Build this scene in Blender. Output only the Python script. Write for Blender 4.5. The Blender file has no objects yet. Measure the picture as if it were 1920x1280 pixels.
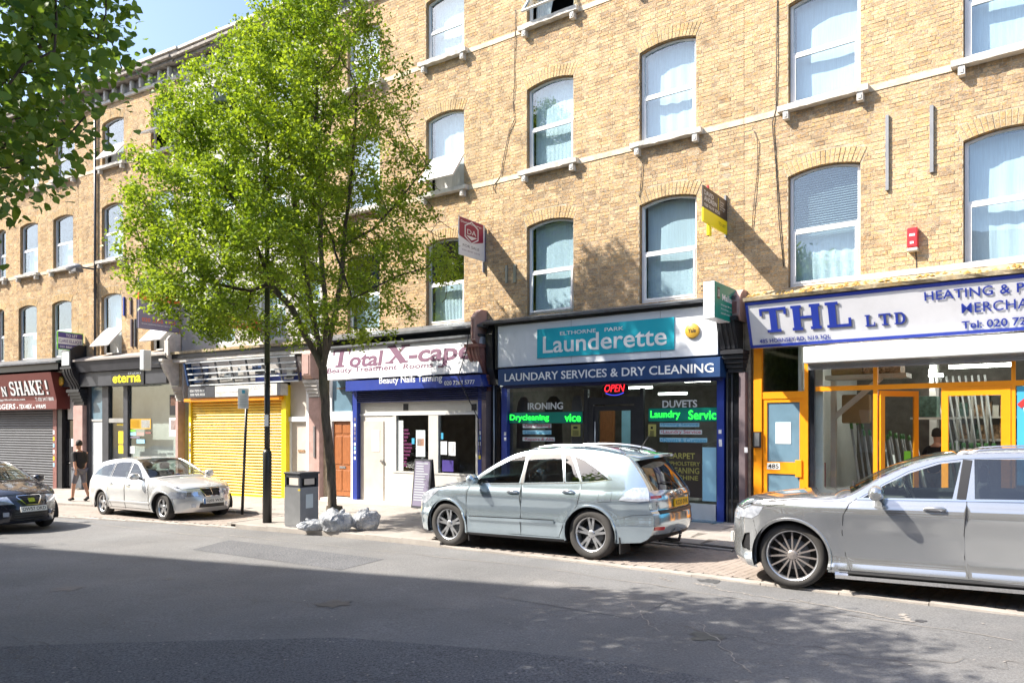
import bpy, bmesh, math, random
import numpy as np
from mathutils import Vector, Matrix
from mathutils.geometry import delaunay_2d_cdt
random.seed(7); np.random.seed(7)
SC = bpy.context.scene
COL = SC.collection
PI = math.pi

# ------------------------------------------------------------------ camera, sky, sun, exposure
F_PX = 1400.0; W_PX = 1920.0; HOR = 800.0; CAM_Z = 1.88
cam_d = bpy.data.cameras.new("camera"); cam = bpy.data.objects.new("camera", cam_d); COL.objects.link(cam)
cam.location = (0, 0, CAM_Z); cam.rotation_euler = (PI / 2, 0, 0)
cam_d.sensor_width = 36.0; cam_d.lens = 36.0 * F_PX / W_PX
cam_d.shift_y = (HOR - 640.0) / W_PX
cam_d.clip_start = 0.05; cam_d.clip_end = 2000
SC.camera = cam

SUN_TRAVEL = Vector((1.56, 0.09, -1.52)).normalized()
world = bpy.data.worlds.new("World"); SC.world = world; world.use_nodes = True
wn = world.node_tree; wn.nodes.clear()
sky = wn.nodes.new("ShaderNodeTexSky"); sky.sky_type = 'NISHITA'; sky.sun_disc = False
sky.sun_elevation = math.asin(-SUN_TRAVEL.z)
sky.sun_rotation = math.atan2(-SUN_TRAVEL.x, -SUN_TRAVEL.y)
sky.air_density = 1.0; sky.dust_density = 2.4; sky.ozone_density = 2.2
bg = wn.nodes.new("ShaderNodeBackground"); bg.inputs[1].default_value = 0.12
wo = wn.nodes.new("ShaderNodeOutputWorld")
wn.links.new(sky.outputs[0], bg.inputs[0]); wn.links.new(bg.outputs[0], wo.inputs[0])
sun_d = bpy.data.lights.new("sun", 'SUN'); sun_d.energy = 4.6; sun_d.angle = math.radians(0.55); sun_d.color = (1.0, 0.93, 0.82)
sun = bpy.data.objects.new("sun", sun_d); COL.objects.link(sun)
sun.rotation_euler = SUN_TRAVEL.to_track_quat('-Z', 'Y').to_euler()
sun.location = (-20, -2, 25)
SC.view_settings.view_transform = 'Standard'; SC.view_settings.look = 'None'
SC.view_settings.gamma = 1.0; SC.view_settings.exposure = 1.4
SC.view_settings.use_curve_mapping = False
try:
    SC.cycles.max_bounces = 8; SC.cycles.transparent_max_bounces = 16
    SC.cycles.caustics_reflective = False; SC.cycles.caustics_refractive = False
    SC.cycles.sample_clamp_indirect = 6.0
except Exception: pass

# ------------------------------------------------------------------ materials
def _nt(name):
    m = bpy.data.materials.new(name); m.use_nodes = True
    nt = m.node_tree; nt.nodes.clear()
    out = nt.nodes.new("ShaderNodeOutputMaterial")
    return m, nt, out
def _noise(nt, scale, detail=4, rough=.6, coord=None, stretch=None):
    n = nt.nodes.new("ShaderNodeTexNoise"); n.inputs["Scale"].default_value = scale
    n.inputs["Detail"].default_value = detail; n.inputs["Roughness"].default_value = rough
    if coord is not None:
        if stretch:
            mp = nt.nodes.new("ShaderNodeMapping"); mp.inputs["Scale"].default_value = stretch
            nt.links.new(coord, mp.inputs[0]); nt.links.new(mp.outputs[0], n.inputs["Vector"])
        else: nt.links.new(coord, n.inputs["Vector"])
    return n
def _mixc(nt, fac, a, b, mode='MIX'):
    m = nt.nodes.new("ShaderNodeMix"); m.data_type = 'RGBA'; m.blend_type = mode
    for sock, v in ((m.inputs[0], fac), (m.inputs[6], a), (m.inputs[7], b)):
        if isinstance(v, (int, float)): sock.default_value = v
        elif isinstance(v, tuple): sock.default_value = v if len(v) == 4 else (*v, 1)
        else: nt.links.new(v, sock)
    return m.outputs[2]
def _ramp(nt, fac, lo, hi, a=0.0, b=1.0):
    r = nt.nodes.new("ShaderNodeMapRange"); r.inputs[1].default_value = lo; r.inputs[2].default_value = hi
    r.inputs[3].default_value = a; r.inputs[4].default_value = b
    nt.links.new(fac, r.inputs[0]); return r.outputs[0]
def mat(name, col, rough=.6, metal=0.0, var=.25, vscale=3.0, bump=0.0, bscale=60.0, dirt=0.0, dirtcol=(.12, .1, .08),
        spec=.5, coat=0.0, stretch=None, attr=None, fine=0.0, fstretch=None):
    m, nt, out = _nt(name)
    p = nt.nodes.new("ShaderNodeBsdfPrincipled")
    g = nt.nodes.new("ShaderNodeNewGeometry"); pos = g.outputs["Position"]
    if attr:
        at = nt.nodes.new("ShaderNodeAttribute"); at.attribute_name = attr; c = at.outputs["Color"]
    else: c = (*col, 1)
    if var:
        n = _noise(nt, vscale, 5, .6, pos, stretch)
        v = _ramp(nt, n.outputs[0], .3, .7, 1 - var, 1 + var * .6)
        c = _mixc(nt, 1.0, c, v, 'MULTIPLY')
    if fine:
        n = _noise(nt, 48, 5, .8, pos, fstretch)
        v = _ramp(nt, n.outputs[0], .3, .7, 1 - fine, 1 + fine)
        c = _mixc(nt, 1.0, c, v, 'MULTIPLY')
    if attr == 'tone':
        n = _noise(nt, 13, 4, .75, pos, (1, 1, 2.6)); c = _mixc(nt, _ramp(nt, n.outputs[0], .52, .62, 0, .7), c, (.70, .38, .12, 1))
        n = _noise(nt, 17, 4, .8, pos, (1.3, 1.3, 2.2)); c = _mixc(nt, _ramp(nt, n.outputs[0], .55, .64, 0, .65), c, (.46, .42, .37, 1))
        n = _noise(nt, 21, 4, .8, pos, (1.1, 1.1, 2.0)); c = _mixc(nt, _ramp(nt, n.outputs[0], .56, .64, 0, .75), c, (.17, .13, .10, 1))
    if dirt:
        n = _noise(nt, 1.7 if not name.startswith('asphalt') else .8, 8, .75, pos)
        c = _mixc(nt, _ramp(nt, n.outputs[0], .5, .72, 0, dirt), c, dirtcol)
    if isinstance(c, tuple): p.inputs["Base Color"].default_value = c
    else: nt.links.new(c, p.inputs["Base Color"])
    p.inputs["Roughness"].default_value = rough; p.inputs["Metallic"].default_value = metal
    p.inputs["Specular IOR Level"].default_value = spec
    if coat: p.inputs["Coat Weight"].default_value = coat; p.inputs["Coat Roughness"].default_value = .04
    if bump:
        n = _noise(nt, bscale, 5, .65, pos)
        b = nt.nodes.new("ShaderNodeBump"); b.inputs["Strength"].default_value = bump; b.inputs["Distance"].default_value = .01
        nt.links.new(n.outputs[0], b.inputs["Height"]); nt.links.new(b.outputs[0], p.inputs["Normal"])
    nt.links.new(p.outputs[0], out.inputs[0])
    return m
def emis(name, col, s):
    m, nt, out = _nt(name); e = nt.nodes.new("ShaderNodeEmission")
    e.inputs[0].default_value = (*col, 1); e.inputs[1].default_value = s
    nt.links.new(e.outputs[0], out.inputs[0]); return m
def glass(name, tint=(.85, .92, .95), refl=.35, rough=.01, gcol=(1, 1, 1), base=.06, wav=.0):
    m, nt, out = _nt(name)
    t = nt.nodes.new("ShaderNodeBsdfTransparent"); t.inputs[0].default_value = (*tint, 1)
    g = nt.nodes.new("ShaderNodeBsdfGlossy"); g.inputs[0].default_value = (*gcol, 1); g.inputs[1].default_value = rough
    lw = nt.nodes.new("ShaderNodeLayerWeight"); lw.inputs[0].default_value = .5
    pw = nt.nodes.new("ShaderNodeMath"); pw.operation = 'POWER'; pw.inputs[1].default_value = 4.0; nt.links.new(lw.outputs[1], pw.inputs[0])
    f = _ramp(nt, pw.outputs[0], 0, 1, base, refl * 2)
    if wav:
        ge = nt.nodes.new("ShaderNodeNewGeometry"); n = _noise(nt, 1.3, 2, .5, ge.outputs["Position"])
        b = nt.nodes.new("ShaderNodeBump"); b.inputs["Strength"].default_value = wav; b.inputs["Distance"].default_value = .05
        nt.links.new(n.outputs[0], b.inputs["Height"]); nt.links.new(b.outputs[0], g.inputs["Normal"])
    mx = nt.nodes.new("ShaderNodeMixShader")
    nt.links.new(f, mx.inputs[0]); nt.links.new(t.outputs[0], mx.inputs[1]); nt.links.new(g.outputs[0], mx.inputs[2])
    nt.links.new(mx.outputs[0], out.inputs[0]); return m
def leafmat(name, c1, c2, trans=.55):
    m, nt, out = _nt(name)
    at = nt.nodes.new("ShaderNodeAttribute"); at.attribute_name = "tone"
    sep = nt.nodes.new("ShaderNodeSeparateColor"); nt.links.new(at.outputs["Color"], sep.inputs[0])
    c = _mixc(nt, sep.outputs[0], c1, c2)
    d = nt.nodes.new("ShaderNodeBsdfPrincipled"); d.inputs["Roughness"].default_value = .45
    d.inputs["Specular IOR Level"].default_value = .35
    t = nt.nodes.new("ShaderNodeBsdfTranslucent")
    nt.links.new(c, d.inputs["Base Color"])
    c2_ = _mixc(nt, 1.0, c, (1.25, 1.15, .45, 1), 'MULTIPLY')
    nt.links.new(c2_, t.inputs[0])
    mx = nt.nodes.new("ShaderNodeMixShader"); mx.inputs[0].default_value = trans
    nt.links.new(d.outputs[0], mx.inputs[1]); nt.links.new(t.outputs[0], mx.inputs[2])
    nt.links.new(mx.outputs[0], out.inputs[0]); return m

M = {}
def mk(key, *a, **k):
    M[key] = mat(key, *a, **k); return M[key]
M['brick'] = mat('stock_brick', (.5, .35, .18), .9, var=.22, vscale=2.2, bump=.9, bscale=45, attr='tone', fine=.6, fstretch=(.6, .6, 1.5), spec=.15, dirt=.62, dirtcol=(.13, .1, .075))
mk('mortar', (.47, .40, .30), .95, var=.35, vscale=6, bump=.6, bscale=90, fine=.2, spec=.1)
mk('stone', (.62, .60, .56), .85, var=.25, vscale=5, bump=.4, bscale=50, dirt=.3, spec=.2)
mk('stone_band', (.68, .57, .42), .85, var=.25, vscale=5, bump=.5, bscale=40, dirt=.2, spec=.2)
mk('white_frame', (.78, .79, .80), .35, var=.06, vscale=3, dirt=.08)
mk('white_render', (.52, .50, .48), .8, var=.15, vscale=1.5, dirt=.3, bump=.2)
mk('cornice', (.30, .27, .24), .85, var=.5, vscale=6, bump=.5, dirt=.6)
mk('sky_sheen_pane', (.78, .82, .85), .25, var=.06)  # opaque open panes: the sky's reflection is put into the pale colour
mk('curtain', (.78, .79, .78), .9, var=.12, vscale=4, stretch=(14, 14, .6))
mk('blind', (.62, .66, .64), .8, var=.1)
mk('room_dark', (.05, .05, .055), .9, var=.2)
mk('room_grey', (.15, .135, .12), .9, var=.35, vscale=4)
mk('room_light', (.72, .72, .68), .9, var=.1)
mk('lead', (.10, .11, .125), .55, var=.4, vscale=4, dirt=.3, dirtcol=(.3, .28, .25), bump=.3)
mk('ledge_moss', (.36, .30, .20), .9, var=.5, vscale=9, bump=.9, bscale=30, dirt=.8, dirtcol=(.42, .24, .03))
mk('black_gloss', (.012, .013, .017), .18, var=.2, coat=.6)
mk('black_paint', (.02, .021, .026), .4, var=.4, bump=.15, bscale=20)
mk('dark_grey', (.045, .048, .058), .45, var=.25)
mk('mauve', (.15, .115, .125), .75, var=.2, fine=.15, bump=.2)
mk('pink_stone', (.44, .29, .26), .8, var=.2, bump=.3, dirt=.3, vscale=4)
mk('redbrown', (.24, .10, .085), .6, var=.35, vscale=7, bump=.3, dirt=.3, dirtcol=(.5, .45, .42))
mk('blue_paint', (.02, .045, .28), .4, var=.15, dirt=.12)
mk('blue_sign', (.012, .05, .16), .45, var=.15)
mk('navy_slat', (.02, .03, .12), .45, var=.2)
mk('teal', (.01, .37, .48), .4, var=.04)
mk('sign_white', (.68, .72, .77), .35, var=.05, vscale=1.2, dirt=.06)
mk('thl_white', (.68, .69, .73), .4, var=.05, vscale=1.5, dirt=.1)
mk('thl_blue', (.015, .04, .34), .4, var=.08)
mk('letter_white', (.75, .77, .78), .5, var=.03)
mk('letter_grey', (.42, .47, .50), .5, var=.03)
mk('letter_black', (.01, .01, .012), .5, var=.1)
mk('letter_shadow', (.28, .28, .30), .5, var=.1)
mk('magenta', (.085, .004, .055), .5, var=.12)
mk('red_text', (.45, .03, .06), .5, var=.05)
mk('cyan_text', (.05, .34, .55), .5, var=.05)
mk('cyan_strip', (.30, .58, .74), .5, var=.1)
mk('pale_strip', (.58, .66, .70), .5, var=.08)
mk('olive_text', (.38, .36, .10), .5, var=.05)
mk('orange', (.85, .30, .008), .35, var=.08, dirt=.06, dirtcol=(.5, .2, .02))
mk('yellow_shutter', (.80, .56, .05), .5, var=.2, vscale=3, dirt=.22, dirtcol=(.62, .52, .22))
mk('yellow', (.82, .62, .02), .4, var=.1)
mk('housing', (.52, .56, .58), .4, var=.08, dirt=.12)
mk('door_blue_panel', (.13, .22, .29), .25, var=.15, vscale=3)
mk('white_pvc', (.58, .57, .54), .4, var=.06, dirt=.12)
mk('cream', (.58, .52, .46), .5, var=.1, dirt=.15)
mk('wood_door', (.34, .12, .04), .4, var=.3, vscale=5, stretch=(10, 10, 1))
mk('maroon', (.14, .03, .025), .45, var=.1)
mk('shutter_grey', (.085, .09, .10), .5, var=.2)
mk('steel', (.45, .46, .47), .35, metal=.8, var=.15)
mk('grey_metal', (.24, .25, .27), .5, var=.15)
mk('cable', (.02, .02, .022), .6, var=.1)
mk('burgundy', (.26, .012, .06), .4, var=.04)
mk('board_white', (.72, .74, .77), .4, var=.04)
mk('board_brown', (.045, .035, .03), .4, var=.1)
mk('board_yellow', (.85, .74, .0), .4, var=.03)
mk('board_green', (.0, .23, .17), .4, var=.05)
mk('board_purple', (.07, .05, .24), .4, var=.08)
mk('board_mauve', (.20, .18, .26), .45, var=.05)
mk('board_slate', (.07, .085, .11), .45, var=.05)
mk('board_orange', (.75, .14, .02), .45, var=.05)
mk('board_red', (.60, .03, .03), .45, var=.05)
mk('lime', (.2, .6, .05), .45, var=.05)
mk('alarm_red', (.60, .03, .04), .35, var=.05)
mk('gold', (.55, .33, .04), .4, var=.1)
mk('asphalt', (.178, .178, .180), .85, var=.2, vscale=.55, bump=.8, bscale=120, fine=.45, spec=.25, dirt=.22, dirtcol=(.27, .25, .23))
mk('asphalt_new', (.135, .138, .147), .85, var=.15, vscale=.8, bump=1.0, bscale=90, fine=.9, spec=.25)
mk('oil', (.075, .075, .08), .5, var=.5, vscale=8)
mk('asphalt_old', (.205, .20, .195), .85, var=.2, vscale=1.5, bump=.7, bscale=100, fine=.4, spec=.25)
mk('slab', (.33, .30, .275), .85, var=.2, vscale=1.3, bump=.35, bscale=60, dirt=.35, dirtcol=(.18, .16, .15), fine=.1)
mk('block', (.30, .255, .225), .9, var=.2, vscale=1.4, bump=.4, bscale=70, dirt=.35, dirtcol=(.17, .15, .14), fine=.15)
mk('kerb_stone', (.36, .33, .30), .85, var=.2, vscale=2, bump=.4, bscale=60, dirt=.3)
mk('joint', (.14, .125, .11), .95, var=.3, vscale=5)
mk('road_dust', (.30, .275, .25), .9, var=.3, vscale=3)
mk('pole_black', (.022, .023, .024), .4, var=.3)
mk('pole_green', (.035, .05, .015), .6, var=.4, vscale=6)
mk('bark', (.125, .10, .075), .95, var=.45, vscale=7, bump=1.0, bscale=28, stretch=(3, 3, .6), dirt=.3, dirtcol=(.12, .16, .05))
mk('branch', (.085, .066, .048), .95, var=.35, vscale=9, bump=.6)
mk('tyre', (.05, .047, .045), .85, var=.25, fine=.1, bump=.2)
mk('rubber', (.012, .012, .013), .7, var=.1)
mk('alloy', (.62, .63, .65), .28, metal=.85, var=.08, dirt=.1)
mk('alloy_dark', (.40, .36, .34), .35, metal=.7, var=.15)
mk('chrome', (.8, .8, .82), .12, metal=1.0, var=.03)
mk('trim_black', (.014, .014, .016), .4, var=.1)
mk('lamp_glass', (.62, .66, .74), .08, var=.35, vscale=22, coat=1.0, metal=.45)
mk('lamp_red', (.55, .015, .02), .15, var=.15, vscale=30, coat=1.0)
mk('seat', (.10, .10, .105), .8, var=.2)
mk('plate_yellow', (.85, .50, .01), .4, var=.03)
mk('plate_white', (.75, .75, .72), .4, var=.03)
mk('plate_blue', (.02, .16, .45), .4, var=.03)
mk('skin', (.50, .27, .18), .55, var=.08)
mk('cloth_black', (.015, .015, .018), .9, var=.2)
mk('cloth_grey', (.16, .16, .19), .9, var=.2)
mk('cloth_beige', (.42, .36, .30), .9, var=.2)
mk('moss', (.36, .22, .06), .95, var=.5, vscale=12)
mk('hair', (.02, .015, .012), .7, var=.3)
mk('cardboard', (.33, .21, .10), .85, var=.2)
mk('pipe_grey', (.34, .34, .33), .5, var=.15)
mk('green_cap', (.05, .22, .04), .5, var=.1)
mk('shelf', (.50, .46, .40), .7, var=.15)
mk('dark_goods', (.07, .14, .11), .6, var=.7, vscale=12)
mk('goods', (.40, .24, .13), .6, var=.9, vscale=14)
mk('redbox', (.30, .03, .03), .5, var=.1)
mk('sat', (.16, .16, .165), .6, var=.2)
M['glass_up'] = glass('window_glass', (.86, .94, .98), .42, gcol=(.95, .98, 1.0), base=.10, wav=.10)
M['glass_shop'] = glass('shop_glass', (.86, .90, .90), .30, base=.05, wav=.03)
M['glass_car'] = glass('car_glass', (.62, .70, .66), .38, base=.05)
M['glass_car_dark'] = glass('car_glass_dark', (.22, .26, .28), .40, base=.12)
M['tube'] = emis('light_tube', (.95, 1.0, .92), 7.0)
M['tube_bright'] = emis('light_tube_bright', (1.0, .97, .88), 13.0)
M['led_green'] = emis('led_green', (.02, 1.0, .05), 1.3)
M['led_red'] = emis('led_red', (1.0, .02, .03), 1.3)
M['led_blue'] = emis('led_blue', (.08, .08, .9), .6)
def bagmat():
    m, nt, out = _nt('bin_bag_plastic')
    p = nt.nodes.new("ShaderNodeBsdfPrincipled"); g = nt.nodes.new("ShaderNodeNewGeometry")
    n = _noise(nt, 7, 6, .7, g.outputs["Position"])
    c = _mixc(nt, _ramp(nt, n.outputs[0], .45, .58), (.55, .57, .60, 1), (.26, .29, .34, 1))
    nt.links.new(c, p.inputs["Base Color"]); p.inputs["Roughness"].default_value = .22
    n2 = _noise(nt, 11, 5, .7, g.outputs["Position"], (1.6, 1.6, .5)); b = nt.nodes.new("ShaderNodeBump"); b.inputs["Strength"].default_value = 1.0
    b.inputs["Distance"].default_value = .04; nt.links.new(n2.outputs[0], b.inputs["Height"]); nt.links.new(b.outputs[0], p.inputs["Normal"])
    tr = nt.nodes.new("ShaderNodeBsdfTransparent"); mx = nt.nodes.new("ShaderNodeMixShader"); mx.inputs[0].default_value = .22
    nt.links.new(p.outputs[0], mx.inputs[1]); nt.links.new(tr.outputs[0], mx.inputs[2]); nt.links.new(mx.outputs[0], out.inputs[0]); return m
M['bag'] = bagmat()
def paint(name, col, rough=.2, metal=.75):
    m = mat(name, col, rough, metal=metal, var=.05, vscale=2, coat=1.0, dirt=.10, dirtcol=tuple(min(1, c * .8 + .05) for c in col))
    return m
M['paint_lexus'] = paint('paint_ice_blue', (.50, .60, .67), .15)
M['paint_glc'] = paint('paint_silver_grey', (.50, .515, .53), .13)
M['paint_merc'] = paint('paint_light_silver', (.68, .69, .69), .32, .55)
M['paint_leon'] = paint('paint_black_blue', (.020, .022, .034), .2, .2)

# ------------------------------------------------------------------ mesh builder
class MB:
    def __init__(s): s.v = []; s.f = []; s.sm = []; s.tone = None
    def vs(s, pts):
        i = len(s.v); s.v.extend([tuple(p) for p in pts]); return i
    def face(s, idx, smooth=False): s.f.append(tuple(idx)); s.sm.append(smooth)
    def quad(s, a, b, c, d, smooth=False):
        i = s.vs((a, b, c, d)); s.face((i, i + 1, i + 2, i + 3), smooth); return s
    def poly(s, pts):
        i = s.vs(pts); s.face(range(i, i + len(pts))); return s
    def box(s, x0, x1, y0, y1, z0, z1):
        if x0 > x1: x0, x1 = x1, x0
        if y0 > y1: y0, y1 = y1, y0
        if z0 > z1: z0, z1 = z1, z0
        i = s.vs([(x0, y0, z0), (x1, y0, z0), (x1, y1, z0), (x0, y1, z0), (x0, y0, z1), (x1, y0, z1), (x1, y1, z1), (x0, y1, z1)])
        for q in ((0, 3, 2, 1), (4, 5, 6, 7), (0, 1, 5, 4), (1, 2, 6, 5), (2, 3, 7, 6), (3, 0, 4, 7)):
            s.face([i + k for k in q])
        return s
    def prism(s, pts, axis, a, b):
        """extrude 2D polygon pts along axis ('x','y','z') from a to b"""
        def P(p, w):
            if axis == 'x': return (w, p[0], p[1])
            if axis == 'y': return (p[0], w, p[1])
            return (p[0], p[1], w)
        n = len(pts); i = s.vs([P(p, a) for p in pts] + [P(p, b) for p in pts])
        s.face([i + k for k in range(n)][::-1]); s.face([i + n + k for k in range(n)])
        for k in range(n):
            s.face((i + k, i + (k + 1) % n, i + n + (k + 1) % n, i + n + k))
        return s
    def tube(s, path, r, n=8, cap=True):
        path = [Vector(p) for p in path]; rr = r if isinstance(r, (list, tuple)) else [r] * len(path)
        rings = []
        up = Vector((0, 0, 1)); prev = None
        for k, p in enumerate(path):
            d = (path[min(k + 1, len(path) - 1)] - path[max(k - 1, 0)])
            if d.length < 1e-9: d = Vector((0, 0, 1))
            d.normalize()
            if prev is None:
                a = d.cross(up)
                if a.length < .05: a = d.cross(Vector((1, 0, 0)))
            else:
                a = prev - d * prev.dot(d)
                if a.length < 1e-6: a = d.cross(up)
            a.normalize(); prev = a; b = d.cross(a)
            rings.append(s.vs([p + (a * math.cos(2 * PI * j / n) + b * math.sin(2 * PI * j / n)) * rr[k] for j in range(n)]))
        for k in range(len(path) - 1):
            for j in range(n):
                s.face((rings[k] + j, rings[k] + (j + 1) % n, rings[k + 1] + (j + 1) % n, rings[k + 1] + j), True)
        if cap:
            s.face([rings[0] + j for j in range(n)][::-1]); s.face([rings[-1] + j for j in range(n)])
        return s
    def lathe(s, prof, n=32, axis='z', c=(0, 0, 0), smooth=True, a0=0, a1=2 * PI, close=False):
        """prof list of (r, h)"""
        full = abs(a1 - a0 - 2 * PI) < 1e-6
        m = n if full else n + 1; rings = []
        for r, h in prof:
            pts = []
            for j in range(m):
                t = a0 + (a1 - a0) * j / n; x, y = r * math.cos(t), r * math.sin(t)
                if axis == 'z': pts.append((c[0] + x, c[1] + y, c[2] + h))
                elif axis == 'y': pts.append((c[0] + x, c[1] + h, c[2] + y))
                else: pts.append((c[0] + h, c[1] + x, c[2] + y))
            rings.append(s.vs(pts))
        K = len(prof)
        for k in range(K if close else K - 1):
            for j in range(n):
                a, b = rings[k], rings[(k + 1) % K]
                s.face((a + j, a + (j + 1) % m, b + (j + 1) % m, b + j), smooth)
        return s
    def add(s, o, T=None):
        i = len(s.v)
        if T is None: s.v.extend(o.v)
        else: s.v.extend([tuple(T @ Vector(p)) for p in o.v])
        s.f.extend([tuple(i + k for k in q) for q in o.f]); s.sm.extend(o.sm); return s
    def mesh(s, name, m, tone=None):
        me = bpy.data.meshes.new(name); me.from_pydata(s.v, [], s.f)
        if any(s.sm): me.polygons.foreach_set('use_smooth', s.sm)
        if m is not None: me.materials.append(m)
        if tone is not None: set_tone(me, tone)
        me.update(); return me
    def build(s, name, m, parent=None, loc=None, label=None, kind=None, bevel=0):
        return link(name, s.mesh(name, m), parent, loc, label, kind, bevel)
def set_tone(me, tone):
    at = me.color_attributes.new('tone', 'FLOAT_COLOR', 'POINT')
    a = np.ones((len(me.vertices), 4), dtype=np.float32)
    tone = np.asarray(tone, dtype=np.float32)
    a[:, :3] = tone
    at.data.foreach_set('color', a.ravel())
def link(name, me, parent=None, loc=None, label=None, kind=None, bevel=0):
    o = bpy.data.objects.new(name, me); COL.objects.link(o)
    if parent is not None:
        o.parent = parent
        if loc is None and parent.get('_bz') is not None: o.location = (0, 0, -parent['_bz'])
    if loc is not None: o.location = loc
    if label: o['label'] = label
    if kind: o['kind'] = kind
    if bevel:
        b = o.modifiers.new('bevel', 'BEVEL'); b.width = bevel; b.segments = 2; b.limit_method = 'ANGLE'
    return o
def thing(name, label, cat, loc=(0, 0, 0), rotz=0, group=None, base=None):
    o = bpy.data.objects.new(name, None); COL.objects.link(o); o.empty_display_size = .3
    o.location = loc; o.rotation_euler = (0, 0, rotz)
    o['label'] = label; o['category'] = cat
    if group: o['group'] = group
    if base is not None: o['_bz'] = base
    return o
def tag(o, label, cat, group=None):
    o['label'] = label; o['category'] = cat
    if group: o['group'] = group
    return o
def interp(tab, x):
    xs = [t[0] for t in tab]; ys = [t[1] for t in tab]
    return float(np.interp(x, xs, ys))

# ------------------------------------------------------------------ lettering
_txt_cache = {}
def text_mesh(txt, bold=0.0, shear=0.0, spacing=1.0, res=3):
    key = (txt, bold, shear, spacing, res)
    if key in _txt_cache: return _txt_cache[key]
    cu = bpy.data.curves.new('t', 'FONT'); cu.body = txt; cu.offset = bold * .4; cu.shear = shear
    cu.space_character = spacing; cu.resolution_u = res; cu.fill_mode = 'FRONT'
    ob = bpy.data.objects.new('t', cu)
    me = bpy.data.meshes.new_from_object(ob)
    V = np.array([v.co[:] for v in me.vertices]) if len(me.vertices) else np.zeros((0, 3))
    Fc = [tuple(p.vertices) for p in me.polygons]
    bpy.data.objects.remove(ob); bpy.data.curves.remove(cu); bpy.data.meshes.remove(me)
    _txt_cache[key] = (V, Fc); return V, Fc
def letters(txt, s0, s1, z0, z1, y, m, parent, bold=0.0, shear=0.0, spacing=1.0, name='lettering', T=None, caps_h=True, depth=.004):
    """flat lettering fitted to a rectangle in the plane y=const, facing -y; T optional transform of local frame"""
    V, Fc = text_mesh(txt, bold, shear, spacing)
    if not len(V): return None
    mn = V.min(0); mx = V.max(0)
    sx = (s1 - s0) / (mx[0] - mn[0]); sz = (z1 - z0) / (mx[1] - mn[1])
    P = [((v[0] - mn[0]) * sx + s0, y, (v[1] - mn[1]) * sz + z0) for v in V]
    n = len(P)
    mb = MB(); mb.v = P; mb.f = list(Fc)
    mb.sm = [False] * len(mb.f)
    if depth:
        back = [(p[0], p[1] + depth, p[2]) for p in P]
        # boundary edges get side walls
        from collections import Counter
        ec = Counter()
        for f in Fc:
            for a, b in zip(f, f[1:] + f[:1]): ec[(a, b)] += 1
        mb.v = P + back
        for (a, b), c in list(ec.items()):
            if (b, a) not in ec: mb.f.append((b, a, a + n, b + n)); mb.sm.append(False)
    if T is not None: mb.v = [tuple(T @ Vector(p)) for p in mb.v]
    return mb.build(name, m, parent)
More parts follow.
